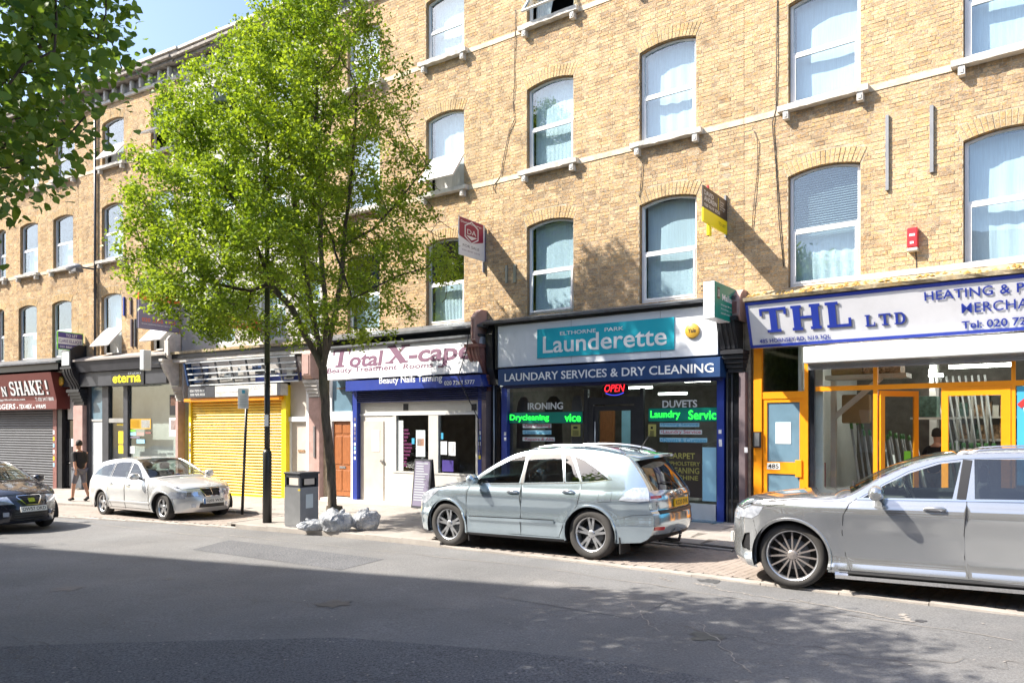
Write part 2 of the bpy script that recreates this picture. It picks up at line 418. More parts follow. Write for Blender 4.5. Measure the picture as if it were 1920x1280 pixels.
# slab serif capitals drawn from strokes in a unit box
def slab_glyph(ch, w=1.0, st=.2, sf=.11):
    """returns list of polygons in 0..w x 0..1"""
    P = []
    def R(a, b, c, d): P.append([(a, b), (c, b), (c, d), (a, d)])
    def stem(x, lo=0, hi=1): R(x - st / 2, lo, x + st / 2, hi)
    def serif(x, y, wd=.36):
        if y < .5: R(x - wd / 2, 0, x + wd / 2, sf)
        else: R(x - wd / 2, 1 - sf, x + wd / 2, 1)
    def bar(x0, y0, x1, y1, t):
        d = Vector((x1 - x0, y1 - y0)).normalized(); n = Vector((-d.y, d.x)) * t / 2
        P.append([(x0 - n.x, y0 - n.y), (x1 - n.x, y1 - n.y), (x1 + n.x, y1 + n.y), (x0 + n.x, y0 + n.y)])
    def arc(cx, cy, rx, ry, a0, a1, t0, t1, n=14):
        for k in range(n):
            u = a0 + (a1 - a0) * k / n; v = a0 + (a1 - a0) * (k + 1) / n
            f = lambda a, o: (cx + (rx + o) * math.cos(a), cy + (ry + o) * math.sin(a))
            tm = lambda a: t0 + (t1 - t0) * abs(math.cos(a))
            P.append([f(u, -tm(u) / 2), f(v, -tm(v) / 2), f(v, tm(v) / 2), f(u, tm(u) / 2)])
    if ch == 'T':
        stem(.5 * w); R(0, 1 - sf, w, 1); R(0, 1 - .3, sf * .8, 1); R(w - sf * .8, 1 - .3, w, 1); serif(.5 * w, 0, .5)
    elif ch == 'H':
        stem(.2 * w); stem(.8 * w); R(.2 * w, .46, .8 * w, .56)
        for x in (.2, .8): serif(x * w, 0); serif(x * w, 1)
    elif ch == 'L':
        stem(.25 * w); serif(.25 * w, 1, .42); R(.02 * w, 0, w * .95, sf); R(w * .95 - sf * .8, 0, w * .95, .34)
    elif ch == 'D':
        stem(.22 * w); R(0.02, 0, .5 * w, sf); R(.02, 1 - sf, .5 * w, 1); arc(.5 * w, .5, .42 * w - st / 2, .5 - sf / 2, -PI / 2, PI / 2, sf, st)
    elif ch == 'E':
        stem(.22 * w); R(.02, 0, .95 * w, sf); R(.02, 1 - sf, .9 * w, 1); R(.2 * w, .46, .65 * w, .56)
        R(.95 * w - sf, 0, .95 * w, .28); R(.9 * w - sf, .74, .9 * w, 1); R(.62 * w, .38, .62 * w + sf * .7, .64)
    elif ch == 'A':
        bar(.14 * w, .04, .5 * w, .98, sf); bar(.5 * w, .98, .84 * w, .04, st); R(.26 * w, .28, .74 * w, .37)
        serif(.14 * w, 0, .3); serif(.84 * w, 0, .38)
    elif ch == 'K':
        stem(.22 * w); serif(.22 * w, 0); serif(.22 * w, 1); bar(.25 * w, .38, .82 * w, .96, sf); bar(.42 * w, .55, .85 * w, .04, st)
        serif(.84 * w, 0, .34); serif(.82 * w, 1, .3)
    elif ch == 'N':
        bar(.18 * w, .0, .18 * w, 1, sf * 1.1); bar(.84 * w, 0, .84 * w, 1, sf * 1.1); bar(.2 * w, .96, .82 * w, .04, st)
        serif(.18 * w, 0, .3); serif(.84 * w, 1, .3)
    elif ch == 'S':
        arc(.5 * w, .73, .30 * w, .21, PI * .08, PI * 1.5, sf, st * .8); arc(.5 * w, .29, .33 * w, .23, -PI * .95, PI * .5, sf, st * .9)
        R(.80 * w, .68, .80 * w + .06, .98); R(.10 * w, .02, .10 * w + .06, .34)
    elif ch == 'X':
        bar(.2 * w, .98, .8 * w, .02, st); bar(.2 * w, .02, .8 * w, .98, sf)
        for x in (.2, .8): serif(x * w, 0, .34); serif(x * w, 1, .34)
    elif ch == '!': R(.35, .35, .6, 1); R(.35, 0, .6, .2)
    return P
def slab_word(txt, s0, s1, z0, z1, y, m, parent, st=.22, widths=None, gap=.12, name='lettering', depth=.006, T=None):
    adv = 0; polys = []
    for ch in txt:
        w = {'T': .95, 'H': 1.05, 'L': .85, 'I': .4, '!': .5, ' ': .4}.get(ch, .95)
        for p in slab_glyph(ch, w, st): polys.append([(a + adv, b) for a, b in p])
        adv += w + gap
    adv -= gap; sx = (s1 - s0) / adv; mb = MB()
    for k, p in enumerate(polys):
        yy = y - .0004 * (k % 7)
        pts = [(s0 + a * sx, z0 + b * (z1 - z0)) for a, b in p]
        area = sum(pts[i][0] * pts[(i + 1) % 4][1] - pts[(i + 1) % 4][0] * pts[i][1] for i in range(4))
        if area < 0: pts = pts[::-1]
        n = len(pts); i = mb.vs([(a, yy, b) for a, b in pts] + [(a, y + depth, b) for a, b in pts])
        mb.face([i + q for q in range(n)])
        for q in range(n): mb.face((i + (q + 1) % n, i + q, i + n + q, i + n + (q + 1) % n))
    if T is not None: mb.v = [tuple(T @ Vector(p)) for p in mb.v]
    return mb.build(name, m, parent)

# ------------------------------------------------------------------ street geometry
T0 = Vector((.82, -.572)); T0.normalize()
def gz(x, y): return .018 * (T0.x * x + T0.y * y)
class Seg:
    def __init__(s, P, a_deg, L):
        s.a = math.radians(a_deg); s.t = Vector((math.cos(s.a), -math.sin(s.a))); s.n = Vector((math.sin(s.a), math.cos(s.a)))
        s.P = Vector(P); s.L = L; s.d = s.n.dot(s.P)
    def depth(s, px, out=0):
        u = (px - 960) / F_PX; return (s.d - out) / (s.n.x * u + s.n.y)
    def S(s, px, out=0):
        u = (px - 960) / F_PX; D = s.depth(px, out); return s.t.dot(Vector((u * D, D))) - s.t.dot(s.P)
    def Z(s, px, py, out=0): return CAM_Z + (HOR - py) / F_PX * s.depth(px, out)
    def W(s, l, y=0): p = s.P + s.t * l + s.n * y; return (p.x, p.y)
PAVE = .08
SEG_A2 = None
CR = {}
SD = Seg((4.57, 14.69), 38, 5.6)
SCc = Seg((-.46, 18.34), 36, 6.21)
SB2 = Seg((-5.52, 21.75), 34, 6.10)
SB = Seg((-11.16, 25.20), 31.5, 6.61)
SA = Seg((-16.30, 28.10), 30, 5.90)
SA2 = Seg((-22.8, 31.7), 29, 7.43)
SEGS = [SA2, SA, SB, SB2, SCc, SD]
# ------------------------------------------------------------------ ground
K_RAW = [(-34, 29.5), (-26, 25.8), (-18.5, 22.1), (-11.3, 18.5), (-7.8, 16.75), (-3.57, 14.27), (.2, 11.5), (3.0, 9.15), (5.04, 7.45), (8.2, 4.95), (13, 1.0), (20, -5)]
def catmull(P, n):
    P = [Vector(p) for p in P]; out = []
    for i in range(len(P) - 1):
        a = P[max(i - 1, 0)]; b = P[i]; c = P[i + 1]; d = P[min(i + 2, len(P) - 1)]
        for k in range(n):
            t = k / n
            out.append(.5 * ((2 * b) + (c - a) * t + (2 * a - 5 * b + 4 * c - d) * t * t + (3 * b - a - 3 * c + d) * t ** 3))
    out.append(P[-1]); return out
_kc = catmull(K_RAW, 12)
_kl = [0.0]
for i in range(1, len(_kc)): _kl.append(_kl[-1] + (_kc[i] - _kc[i - 1]).length)
KL = _kl[-1]
def KP(l, w=0):
    """point on the kerb curve at arc length l, w metres towards the shops"""
    l = min(max(l, 0), KL - 1e-4)
    i = int(np.searchsorted(_kl, l)) - 1; i = max(i, 0)
    f = (l - _kl[i]) / (_kl[i + 1] - _kl[i]); p = _kc[i].lerp(_kc[i + 1], f)
    e = .8; a = _pt(l - e); b = _pt(l + e); d = (b - a).normalized()
    return Vector((p.x - d.y * w, p.y + d.x * w)), math.atan2(d.y, d.x)
def _pt(l):
    l = min(max(l, 0), KL - 1e-4); i = max(int(np.searchsorted(_kl, l)) - 1, 0)
    return _kc[i].lerp(_kc[i + 1], (l - _kl[i]) / (_kl[i + 1] - _kl[i]))
def K_of(x, y):
    best = min(range(len(_kl)), key=lambda i: (_kc[i].x - x) ** 2 + (_kc[i].y - y) ** 2)
    return _kl[best]
def struct(o): o['kind'] = 'structure'; return o

g = MB()
nx = 26
xs = np.linspace(-170, 130, nx); ys = np.linspace(-90, 210, nx)
for j in range(nx):
    for i in range(nx): g.v.append((xs[i], ys[j], gz(xs[i], ys[j]) - .02 - (0.0)))
for j in range(nx - 1):
    for i in range(nx - 1): g.face((j * nx + i, j * nx + i + 1, (j + 1) * nx + i + 1, (j + 1) * nx + i))
struct(g.build('ground', M['joint']))
def strip(l0, l1, w0, w1, z, step=.5, wn=1):
    mb = MB(); n = max(2, int((l1 - l0) / step))
    rows = []
    for k in range(n + 1):
        l = l0 + (l1 - l0) * k / n; pts = []
        for j in range(wn + 1):
            p, _ = KP(l, w0 + (w1 - w0) * j / wn); pts.append((p.x, p.y, gz(p.x, p.y) + z))
        rows.append(mb.vs(pts))
    for k in range(n):
        for j in range(wn): mb.face((rows[k] + j, rows[k + 1] + j, rows[k + 1] + j + 1, rows[k] + j + 1))
    return mb
struct(strip(0, KL, -9.1, -.02, 0.0, wn=6).build('road', M['asphalt']))
# resurfaced patch with coarser chippings nearest the camera, and old seams
def px_ground(px, py, dz=0):
    u = (px - 960) / F_PX; v = (py - HOR) / F_PX; D = 9.0
    for _ in range(12): D = (CAM_Z - gz(u * D, D) - dz) / v
    return Vector((u * D, D))
def gpoly(pts, z, m, name, kind='stuff'):
    P = [px_ground(*p) for p in pts]
    mb = MB(); mb.poly([(p.x, p.y, gz(p.x, p.y) + z) for p in P][::-1]); o = mb.build(name, M[m]); o['kind'] = kind; return o
def nline(px0, px1, wid, z, m, name, wob=.02, kind='stuff'):
    a = px_ground(*px0); b = px_ground(*px1); mb = MB(); n = 24; d = (b - a).normalized(); q = Vector((-d.y, d.x)); pr = None
    for k in range(n + 1):
        p = a.lerp(b, k / n) + q * (math.sin(k * .9) * wob + random.uniform(-wob, wob)); w = wid * random.uniform(.35, 1)
        r = mb.vs([(*(p - q * w), gz(*(p - q * w)) + z), (*(p + q * w), gz(*(p + q * w)) + z)])
        if pr is not None: mb.face((pr, r, r + 1, pr + 1))
        pr = r
    o = mb.build(name, M[m]); o['kind'] = kind; return o
patch = [(-700, 1235), (200, 1205), (640, 1195), (985, 1222), (1180, 1243), (1350, 1275), (1500, 1330), (1560, 1700), (-900, 1700)]
struct(gpoly(patch, .004, 'asphalt_new', 'road_patch'))
lines = MB()
for a, b, w, m in [((1312, 1168), (1405, 1262), .010, 'road_dust'), ((1180, 1128), (1235, 1185), .008, 'road_dust'),
                ((1235, 1082), (1262, 1090), .02, 'road_dust'), ((1300, 1093), (1340, 1100), .03, 'road_dust'),
                ((1330, 1102), (1500, 1130), .014, 'road_dust'), ((1480, 1122), (1700, 1165), .018, 'road_dust'),
                ((1690, 1150), (1708, 1166), .04, 'road_dust'), ((430, 1003), (1000, 1062), .014, 'road_dust'),
                ((1000, 1062), (1900, 1200), .010, 'road_dust'), ((110, 975), (420, 1008), .02, 'road_dust')]:
    nline(a, b, w, .005, m, 'road_scuff')
for a, b, w in [((180, 1150), (240, 1182), .006), ((10, 1222), (60, 1245), .008), ((1000, 1085), (1300, 1150), .005), ((1240, 1170), (1700, 1245), .006), ((300, 1100), (700, 1150), .005)]:
    nline(a, b, w, .005, 'joint', 'road_crack', wob=.05)
random.seed(31)
for k in range(16):      # hairline cracks wandering over the old surface
    x0, y0 = random.uniform(-200, 1700), random.uniform(1020, 1240); nline((x0, y0), (x0 + random.uniform(120, 420), y0 + random.uniform(-8, 60)), random.uniform(.003, .006), .0055 + k * .0001, 'joint', 'road_crack', wob=random.uniform(.04, .12))
for k in range(9):      # old oil spots
    p = px_ground(random.uniform(100, 1900), random.uniform(1040, 1260)); r = random.uniform(.05, .22); mb_ = MB()
    mb_.poly([(p.x + r * math.cos(a) * random.uniform(.5, 1.3), p.y + r * math.sin(a) * random.uniform(.5, 1.3), 0) for a in [j * PI / 9 for j in range(18)]])
    mb_.v = [(v[0], v[1], gz(v[0], v[1]) + .0045 + k * .0001) for v in mb_.v]; mb_.build('oil_stain', M['oil'], kind='stuff')
struct(gpoly([(430, 1012), (720, 1048), (640, 1068), (360, 1030)], .0038, 'asphalt_new', 'road_patch')); struct(gpoly([(1010, 1085), (1260, 1122), (1190, 1160), (930, 1118)], .0038, 'asphalt_old', 'road_patch'))
gum = MB()
for _ in range(110):
    p = px_ground(random.uniform(0, 1920), 1010 + random.random() ** .6 * 270)
    r = random.uniform(.006, .018); z = gz(p.x, p.y) + .0085
    gum.poly([(p.x + r * math.cos(a) * random.uniform(.7, 1.2), p.y + r * math.sin(a), z) for a in [k * PI / 3 for k in range(6)]])
gum.build('road_litter', M['slab'], kind='stuff')

LB0 = K_of(-6.1, 16.0); LB1 = K_of(-1.75, 13.0)      # raised build-out carrying the tree, bin and lamp
# parking bay of small blocks
bay = thing('parking_bay', 'x', 'x'); del bay['category'], bay['label']; bay['kind'] = 'structure'; bay.name = 'parking_bay'
strip(2, LB0, .14, 2.1, .012).build('bay_bed', M['joint'], bay); strip(LB1, KL - 2, .14, 2.1, .012).build('bay_bed', M['joint'], bay)
def boxmesh(name, x, y, z, m, ch=.004):
    mb = MB(); a = ch
    i = mb.vs([(0, 0, 0), (x, 0, 0), (x, y, 0), (0, y, 0), (0, 0, z - a), (x, 0, z - a), (x, y, z - a), (0, y, z - a), (a, a, z), (x - a, a, z), (x - a, y - a, z), (a, y - a, z)])
    for q in ((0, 1, 5, 4), (1, 2, 6, 5), (2, 3, 7, 6), (3, 0, 4, 7), (4, 5, 9, 8), (5, 6, 10, 9), (6, 7, 11, 10), (7, 4, 8, 11), (8, 9, 10, 11)): mb.face([i + k for k in q])
    return mb
def lay(parent, name, spec, mkey, near_n=300, jit=.0018):
    """spec: list of (l, w, dl, dw, ztop, thick)"""
    cand = []
    for (l, w, dl, dw, zt, th) in spec:
        p, a = KP(l, w); cand.append((p.length if p.y > 0 else 99, p, a, dl, dw, zt, th))
    cand.sort(key=lambda c: (not (c[1].y > 1 and abs(c[1].x / c[1].y) < .75), c[0]))
    cache = {}; rest = MB()
    for k, (d, p, a, dl, dw, zt, th) in enumerate(cand):
        z = gz(p.x, p.y) + zt - th + random.uniform(-jit, jit)
        if k < near_n:
            key = (round(dl, 3), round(dw, 3), round(th, 3))
            if key not in cache: cache[key] = boxmesh(name, dl, dw, th, None).mesh(name, M[mkey])
            o = link(name, cache[key], parent, (p.x, p.y, z)); o.rotation_euler = (random.uniform(-.004, .004), random.uniform(-.004, .004), a)
        else:
            rest.add(boxmesh(name, dl, dw, th, None), Matrix.Translation((p.x, p.y, z)) @ Matrix.Rotation(a, 4, 'Z'))
    if rest.v: rest.build(name + 's', M[mkey], parent, kind='stuff')
sp = []
for (a, b) in ((LB0 - 9, LB0 - .1), (LB1 + .1, KL - 8)):
    l = a; c = 0
    while l < b:
        for j in range(9):
            w = .15 + j * .215
            sp.append((l + (.05 if 0 else 0), w, .098, .211, .024, .03))
        l += .102; c += 1
sp = [(l, w + (.1 if int(round((l) / .102)) % 2 else 0), dl, dw, zt, th) for (l, w, dl, dw, zt, th) in sp]
lay(bay, 'paving_block', sp, 'block')
# kerb stones
kerb = thing('kerb', 'x', 'x'); del kerb['category'], kerb['label']; kerb['kind'] = 'structure'
sp = []
l = 4
while l < KL - 6:
    inb = LB0 - .3 < l < LB1
    sp.append((l, 0 if not inb else 0, .905, .135, .035 if not inb else .10, .12 if not inb else .16)); l += .915
for l in np.arange(8, LB0 - .2, .915): sp.append((l, 2.1, .905, .135, PAVE + .012, .12))
for l in np.arange(LB1 + .1, KL - 7, .915): sp.append((l, 2.1, .905, .135, PAVE - .02, .09))
lay(kerb, 'kerb_stone', sp, 'kerb_stone')
# raised ends of the build-out
for l in (LB0 - .14, LB1 + .0):
    for k in range(2): sp = [(l, .16 + k * .98, .13, .96, .10, .13)]; lay(kerb, 'kerb_stone', sp, 'kerb_stone')
# pavement and its slabs
pav = thing('pavement', 'x', 'x'); del pav['category'], pav['label']; pav['kind'] = 'structure'
strip(2, KL - 4, 2.2, 8.5, PAVE - .014).build('pavement_bed', M['joint'], pav)
strip(LB0, LB1, .13, 2.25, PAVE - .010).build('pavement_bed', M['joint'], pav)
sp = []
for r in range(7):
    w = 2.25 + r * .605
    for l in np.arange(8 + (r % 2) * .45, KL - 7, .905): sp.append((l, w, .899, .599, PAVE + .004, .03))
for r in range(3):
    w = .15 + r * .69
    for l in np.arange(LB0 + .0, LB1 - .62, .905): sp.append((l + 0, w, .899, .684, PAVE + .010, .03))
lay(pav, 'paving_slab', sp, 'slab')
# the near pavement behind the camera line
struct(strip(6, KL - 2, -16, -9.1, .10).build('near_pavement', M['slab']))
def pz(x, y): return gz(x, y) + PAVE + .005
# ------------------------------------------------------------------ terrace helpers
LIGHT_T = [(.72, .54, .33), (.69, .51, .30), (.74, .58, .37), (.71, .46, .22), (.67, .51, .32), (.71, .57, .38), (.63, .48, .30), (.65, .53, .37), (.59, .46, .31), (.74, .56, .34), (.70, .52, .31)]
DARK_T = [(.38, .28, .19), (.44, .32, .20), (.34, .26, .19), (.48, .34, .18), (.40, .32, .24), (.37, .28, .20), (.46, .36, .24)]
def _lerpT(T_, f): 
    m_ = [sum(t[i] for t in T_) / len(T_) for i in range(3)]; return [tuple((.80, .77, .745)[i] * (m_[i] + (t[i] - m_[i]) * f) for i in range(3)) for t in T_]
LIGHT_T = _lerpT(LIGHT_T, .5); DARK_T = [tuple(.72 * d[i] + .28 * LIGHT_T[0][i] for i in range(3)) for d in _lerpT(DARK_T, .7)]
def arch_pts(s0, s1, z0, zs, rise, n=8, ins=0):
    s0 += ins; s1 -= ins; z0 += ins; zs -= ins * .6; pts = [(s0, z0), (s1, z0), (s1, zs)]
    if rise > 0:
        for k in range(1, n): t = k / n; pts.append((s1 + (s0 - s1) * t, zs + rise * (1 - (2 * t - 1) ** 2)))
    pts.append((s0, zs)); return pts
def ring(mb, outer, inner, y0, y1):
    """frame between two outlines of the same point count, front face y0, back y1"""
    n = len(outer)
    a = mb.vs([(p[0], y0, p[1]) for p in outer]); b = mb.vs([(p[0], y0, p[1]) for p in inner])
    c = mb.vs([(p[0], y1, p[1]) for p in outer]); d = mb.vs([(p[0], y1, p[1]) for p in inner])
    for k in range(n):
        q = (k + 1) % n
        mb.face((a + k, a + q, b + q, b + k)); mb.face((b + k, b + q, d + q, d + k)); mb.face((a + q, a + k, c + k, c + q)); mb.face((c + q, c + k, d + k, d + q))
    return mb
def slabpoly(mb, pts, y0, y1): return mb.prism(pts[::-1], 'y', y0, y1)
def rotx_about(mb, y, z, ang):
    """rotate so that the lower part swings out to the street (-y)"""
    c, s = math.cos(ang), math.sin(ang)
    mb.v = [(p[0], y + (p[1] - y) * c + (p[2] - z) * s, z - (p[1] - y) * s + (p[2] - z) * c) for p in mb.v]; return mb
def wavy(s0, s1, z0, z1, y, amp=.025, fold=.11, pinch=0):
    mb = MB(); n = max(10, int((s1 - s0) / fold * 6)); m = 5; rows = []
    ph = random.uniform(0, 6)
    for j in range(m + 1):
        z = z1 + (z0 - z1) * j / m; pts = []
        for i in range(n + 1):
            t = i / n; s = s0 + (s1 - s0) * t
            if pinch: s = s0 + (s - s0) * (1 - pinch * math.sin(j / m * PI / 2) ** 2)
            pts.append((s, y + amp * math.sin(t * (s1 - s0) / fold * 2 * PI + ph + .5 * math.sin(j)) * (.5 + .5 * j / m) + .01 * math.sin(7 * t + j), z))
        rows.append(mb.vs(pts))
    for j in range(m):
        for i in range(n): mb.face((rows[j] + i, rows[j] + i + 1, rows[j + 1] + i + 1, rows[j + 1] + i), True)
    return mb
def window(par, s0, s1, z0, zs, rise=.13, style='double', curtain='net', open_ang=0, y=.10, mid=.5, fm='white_frame', glassm='glass_up', label=None):
    f = MB(); o = arch_pts(s0, s1, z0, zs, rise); fw = .055
    i = arch_pts(s0, s1, z0, zs, rise, ins=fw); ring(f, o, i, y, y + .07)
    zm = z0 + (zs + rise * .5 - z0) * mid
    f.box(s0 + fw, s1 - fw, y + .005, y + .065, zm - .025, zm + .03)
    w = f.build('window', M[fm], par, label=label)
    inn = arch_pts(s0, s1, z0, zs, rise, ins=fw)
    # upper pane
    up = [p for p in inn if p[1] > zm]; pts = [(s0 + fw, zm + .03), (s1 - fw, zm + .03)] + up
    slabpoly(MB(), pts, y + .03, y + .036).build('pane', M[glassm], w, loc=(0, 0, 0))
    # lower sash
    a, b, c, d = s0 + fw, s1 - fw, z0 + fw, zm - .025
    sash = MB(); k = .045
    ring(sash, [(a, c), (b, c), (b, d), (a, d)], [(a + k, c + k), (b - k, c + k), (b - k, d - k), (a + k, d - k)], y - .012, y + .035)
    pane = MB().box(a + k, b - k, y + .008, y + .016, c + k, d - k)
    if open_ang:
        for q in (sash, pane): rotx_about(q, y - .012, d, open_ang)
    so = sash.build('sash', M[fm], w, loc=(0, 0, 0)); pane.build('pane', M['sky_sheen_pane' if open_ang > .61 else glassm], w, loc=(0, 0, 0))
    ztop = zs + rise
    if curtain == 'net': wavy(s0 + .05, s1 - .05, z0 + .04, ztop - .02, y + .20, amp=random.choice((.0015, .003, .009)), fold=random.choice((.11, .16, .26))).build('curtain', M['curtain'], w, loc=(0, 0, 0))
    elif curtain == 'half': wavy(s0 + .05, s0 + (s1 - s0) * .6, z0 + .04, ztop, y + .22, pinch=.45).build('curtain', M['curtain'], w, loc=(0, 0, 0))
    elif curtain == 'halfr': wavy(s0 + (s1 - s0) * .35, s1 - .05, z0 + .04, ztop, y + .22).build('curtain', M['curtain'], w, loc=(0, 0, 0))
    elif curtain == 'lower': wavy(s0 + .05, s1 - .05, z0 + .04, zm, y + .20, amp=.007).build('curtain', M['curtain'], w, loc=(0, 0, 0))
    elif curtain == 'blind':
        bl = MB(); z = ztop
        while z > zm - .1: bl.box(s0 + .06, s1 - .06, y + .16, y + .19, z - .035, z - .03); z -= .045
        bl.build('blind', M['blind'], w, loc=(0, 0, 0))
        if style != 'b': wavy(s0 + .05, s1 - .05, z0 + .04, zm, y + .22, amp=.012, fold=.2).build('curtain', M['curtain'], w, loc=(0, 0, 0))
    return w
def sill(par, s0, s1, z, br=True, out=.17, h=.12, m='stone', ext=.16):
    mb = MB(); n = 14; pr = None
    # slightly worn front edge
    for k in range(n + 1):
        s = s0 - ext + (s1 - s0 + 2 * ext) * k / n; j = random.uniform(-.008, .008); j2 = random.uniform(-.01, .01)
        r = mb.vs([(s, .1, z), (s, -out + j, z - .015), (s, -out + .01 + j, z - h + j2), (s, 0, z - h)])
        if pr is not None:
            for a, b in ((0, 1), (1, 2), (2, 3)): mb.face((pr + a, pr + b, r + b, r + a))
        else: mb.face((r, r + 3, r + 2, r + 1))
        pr = r
    mb.face((pr, pr + 1, pr + 2, pr + 3))
    o = mb.build('sill', M[m], par)
    if br:
        for s in (s0 - ext + .10, s1 + ext - .19):
            b = MB(); b.box(s, s + .10, -out + .03, 0, z - h - .15, z - h - .002); b.box(s + .025, s + .075, -out + .018, -out + .03, z - h - .12, z - h - .05)
            b.build('bracket', M[m], o, loc=(0, 0, 0))
    return o
def voussoirs(par, s0, s1, zs, rise, h=.26):
    n = int((s1 - s0 + .1) / .078); mb = MB(); tones = []
    c = (s0 + s1) / 2; hw = (s1 - s0) / 2
    def P(t, r):  # t -1..1, r outward
        x = c + hw * t; z = zs + rise * (1 - t * t); nx_ = 2 * rise * t / hw; l = math.hypot(nx_, 1)
        return (x + (nx_ / l + t * .16) * r, z + r / l)
    first = None
    for k in range(n):
        t0 = -1 + 2 * k / n + .012; t1 = -1 + 2 * (k + 1) / n - .012; y = -random.uniform(.004, .011)
        for (r0, r1) in ((.0, h * .49), (h * .51, h)):
            pts = [P(t0, r0), P(t1, r0), P(t1, r1), P(t0, r1)]
            mb.prism(pts, 'y', y, .03); tv_ = random.choice(LIGHT_T[:6]); tones += [(tv_[0] * .96, tv_[1] * .98, tv_[2] * .92)] * 8
    me = mb.mesh('brick_arch', M['brick'], tones)
    # individual soldiers would pass the limit, keep the arch as one part
    return link('brick_arch', me, par, kind='stuff')
def wall_face(L, z0, z1, holes, y=0, step=.8):
    vs = []; es = []; fs = []
    def add(poly):
        i = len(vs); vs.extend([Vector(p) for p in poly]); n = len(poly)
        es.extend([(i + k, i + (k + 1) % n) for k in range(n)])
    add([(0, z0), (L, z0), (L, z1), (0, z1)])
    for h in holes: add(arch_pts(*h))
    r = delaunay_2d_cdt(vs, es, [], 1, 1e-5)
    V = [(v.x, y, v.y) for v in r[0]]; mb = MB(); mb.v = V
    for f in r[2]:
        c = sum((r[0][k] for k in f), Vector((0, 0))) / len(f)
        if not (0 < c.x < L and z0 < c.y < z1): continue
        if any(h[0] < c.x < h[1] and h[2] < c.y < h[3] + h[4] * (1 - ((c.x - (h[0] + h[1]) / 2) / ((h[1] - h[0]) / 2)) ** 2) for h in holes): continue
        q = list(f); a, b, d = (r[0][k] for k in q[:3])
        if (b - a).cross(d - a) > 0: q = q[::1]
        mb.face(q)
    return mb
def unitbrick(w):
    mb = MB(); e = .003
    i = mb.vs([(0, 0, 0), (w, 0, 0), (w, 0, .065), (0, 0, .065), (0, .02, 0), (w, .02, 0), (w, .02, .065), (0, .02, .065)])
    for q in ((0, 1, 2, 3), (1, 5, 6, 2), (5, 4, 7, 6), (4, 0, 3, 7), (3, 2, 6, 7), (0, 4, 5, 1)): mb.face([i + k for k in q])
    return mb
BR_CACHE = {}
def bricks(par, seg, L, z0, z1, holes, darkfn, near=300, skip=None):
    cand = []; off = 0; z = z0 + .005; row = 0
    while z + .065 <= z1:
        s = -.1625 * (row % 2) - random.uniform(0, .02); k = 0
        blocked = []
        zc = z + .033
        for (a, b, h0, hs, ri) in holes:
            if h0 - .03 < zc < hs - .0: blocked.append((a - .004, b + .004))
            elif hs <= zc < hs + .25: e = .02 + .10 * (zc - hs) / .25; blocked.append((a - e, b + e))
            elif hs + .25 <= zc < hs + .262 + ri:
                c_ = (a + b) / 2; h_ = (b - a) / 2 * 1.06 * math.sqrt(max(0, 1 - (zc - .03 - hs - .25) / (ri + .012))); blocked.append((c_ - h_, c_ + h_))
        if skip:
            for (a, b, q0, q1) in skip:
                if q0 < zc < q1: blocked.append((a, b))
        while s < L:
            w = .215 if (k + row) % 2 == 0 else .1025
            ivs = [(max(s, 0), min(s + w, L))]
            for (a, b) in blocked:
                nv = []
                for (p, q) in ivs:
                    if b <= p or a >= q: nv.append((p, q)); continue
                    if a - p > .02: nv.append((p, a - .004))
                    if q - b > .02: nv.append((b + .004, q))
                ivs = nv
            for (p, q) in ivs:
                if q - p > .02: cand.append((p, q, z, abs(q - p - w) < 1e-6))
            s += w + .010; k += 1
        z += .075; row += 1
    def dist(c):
        x, y = seg.W((c[0] + c[1]) / 2); return math.hypot(math.hypot(x, y), c[2] - CAM_Z) - (.0 if c[3] else -9)
    def vis(c):
        x, y = seg.W(c[0]); return abs(x / y) < .69 and (c[2] - CAM_Z) / y < .571
    cand.sort(key=lambda c: (not vis(c), dist(c)))
    V = []; Fq = []; T = []
    nd = 0
    for (p, q, z, full) in cand:
        dk = darkfn((p + q) / 2, z); tone = random.choice(DARK_T if random.random() < dk else LIGHT_T)
        yy = -random.uniform(.0015, .0065)
        if full and nd < near:
            w = round(q - p, 4); key = (w, tone)
            if key not in BR_CACHE: BR_CACHE[key] = unitbrick(w).mesh('brick', M['brick'], tone)
            o = link('brick', BR_CACHE[key], par, (p, yy, z - par['_bz'])); o.rotation_euler = (random.uniform(-.03, .03), random.uniform(-.008, .008), random.uniform(-.015, .015)); nd += 1
            continue
        i = len(V); j = [random.uniform(-.002, .002) for _ in range(6)]
        V += [(p, yy + j[0], z + j[1]), (q, yy + j[2], z + j[3]), (q, yy + j[4], z + .065 + j[3]), (p, yy + j[5], z + .065 + j[1]), (p, .01, z), (q, .01, z), (q, .01, z + .065), (p, .01, z + .065)]
        Fq += [(i, i + 1, i + 2, i + 3), (i + 1, i + 5, i + 6, i + 2), (i + 4, i, i + 3, i + 7), (i + 3, i + 2, i + 6, i + 7), (i, i + 4, i + 5, i + 1)]
        tv = random.uniform(.85, 1.12); T += [tuple(c * tv for c in tone)] * 8
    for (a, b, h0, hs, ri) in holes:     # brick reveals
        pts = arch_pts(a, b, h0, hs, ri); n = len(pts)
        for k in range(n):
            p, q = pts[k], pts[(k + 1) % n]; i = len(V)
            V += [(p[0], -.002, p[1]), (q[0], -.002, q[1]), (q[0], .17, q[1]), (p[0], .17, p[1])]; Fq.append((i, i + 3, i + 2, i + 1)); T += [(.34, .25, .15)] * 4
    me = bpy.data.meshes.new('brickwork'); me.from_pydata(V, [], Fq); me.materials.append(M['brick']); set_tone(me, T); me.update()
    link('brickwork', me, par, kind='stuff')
ROW = {1: (4.52, 6.62, .10), 2: (7.95, 9.88, .10), 3: (11.38, 12.95, .10)}
BASE_Z = {}
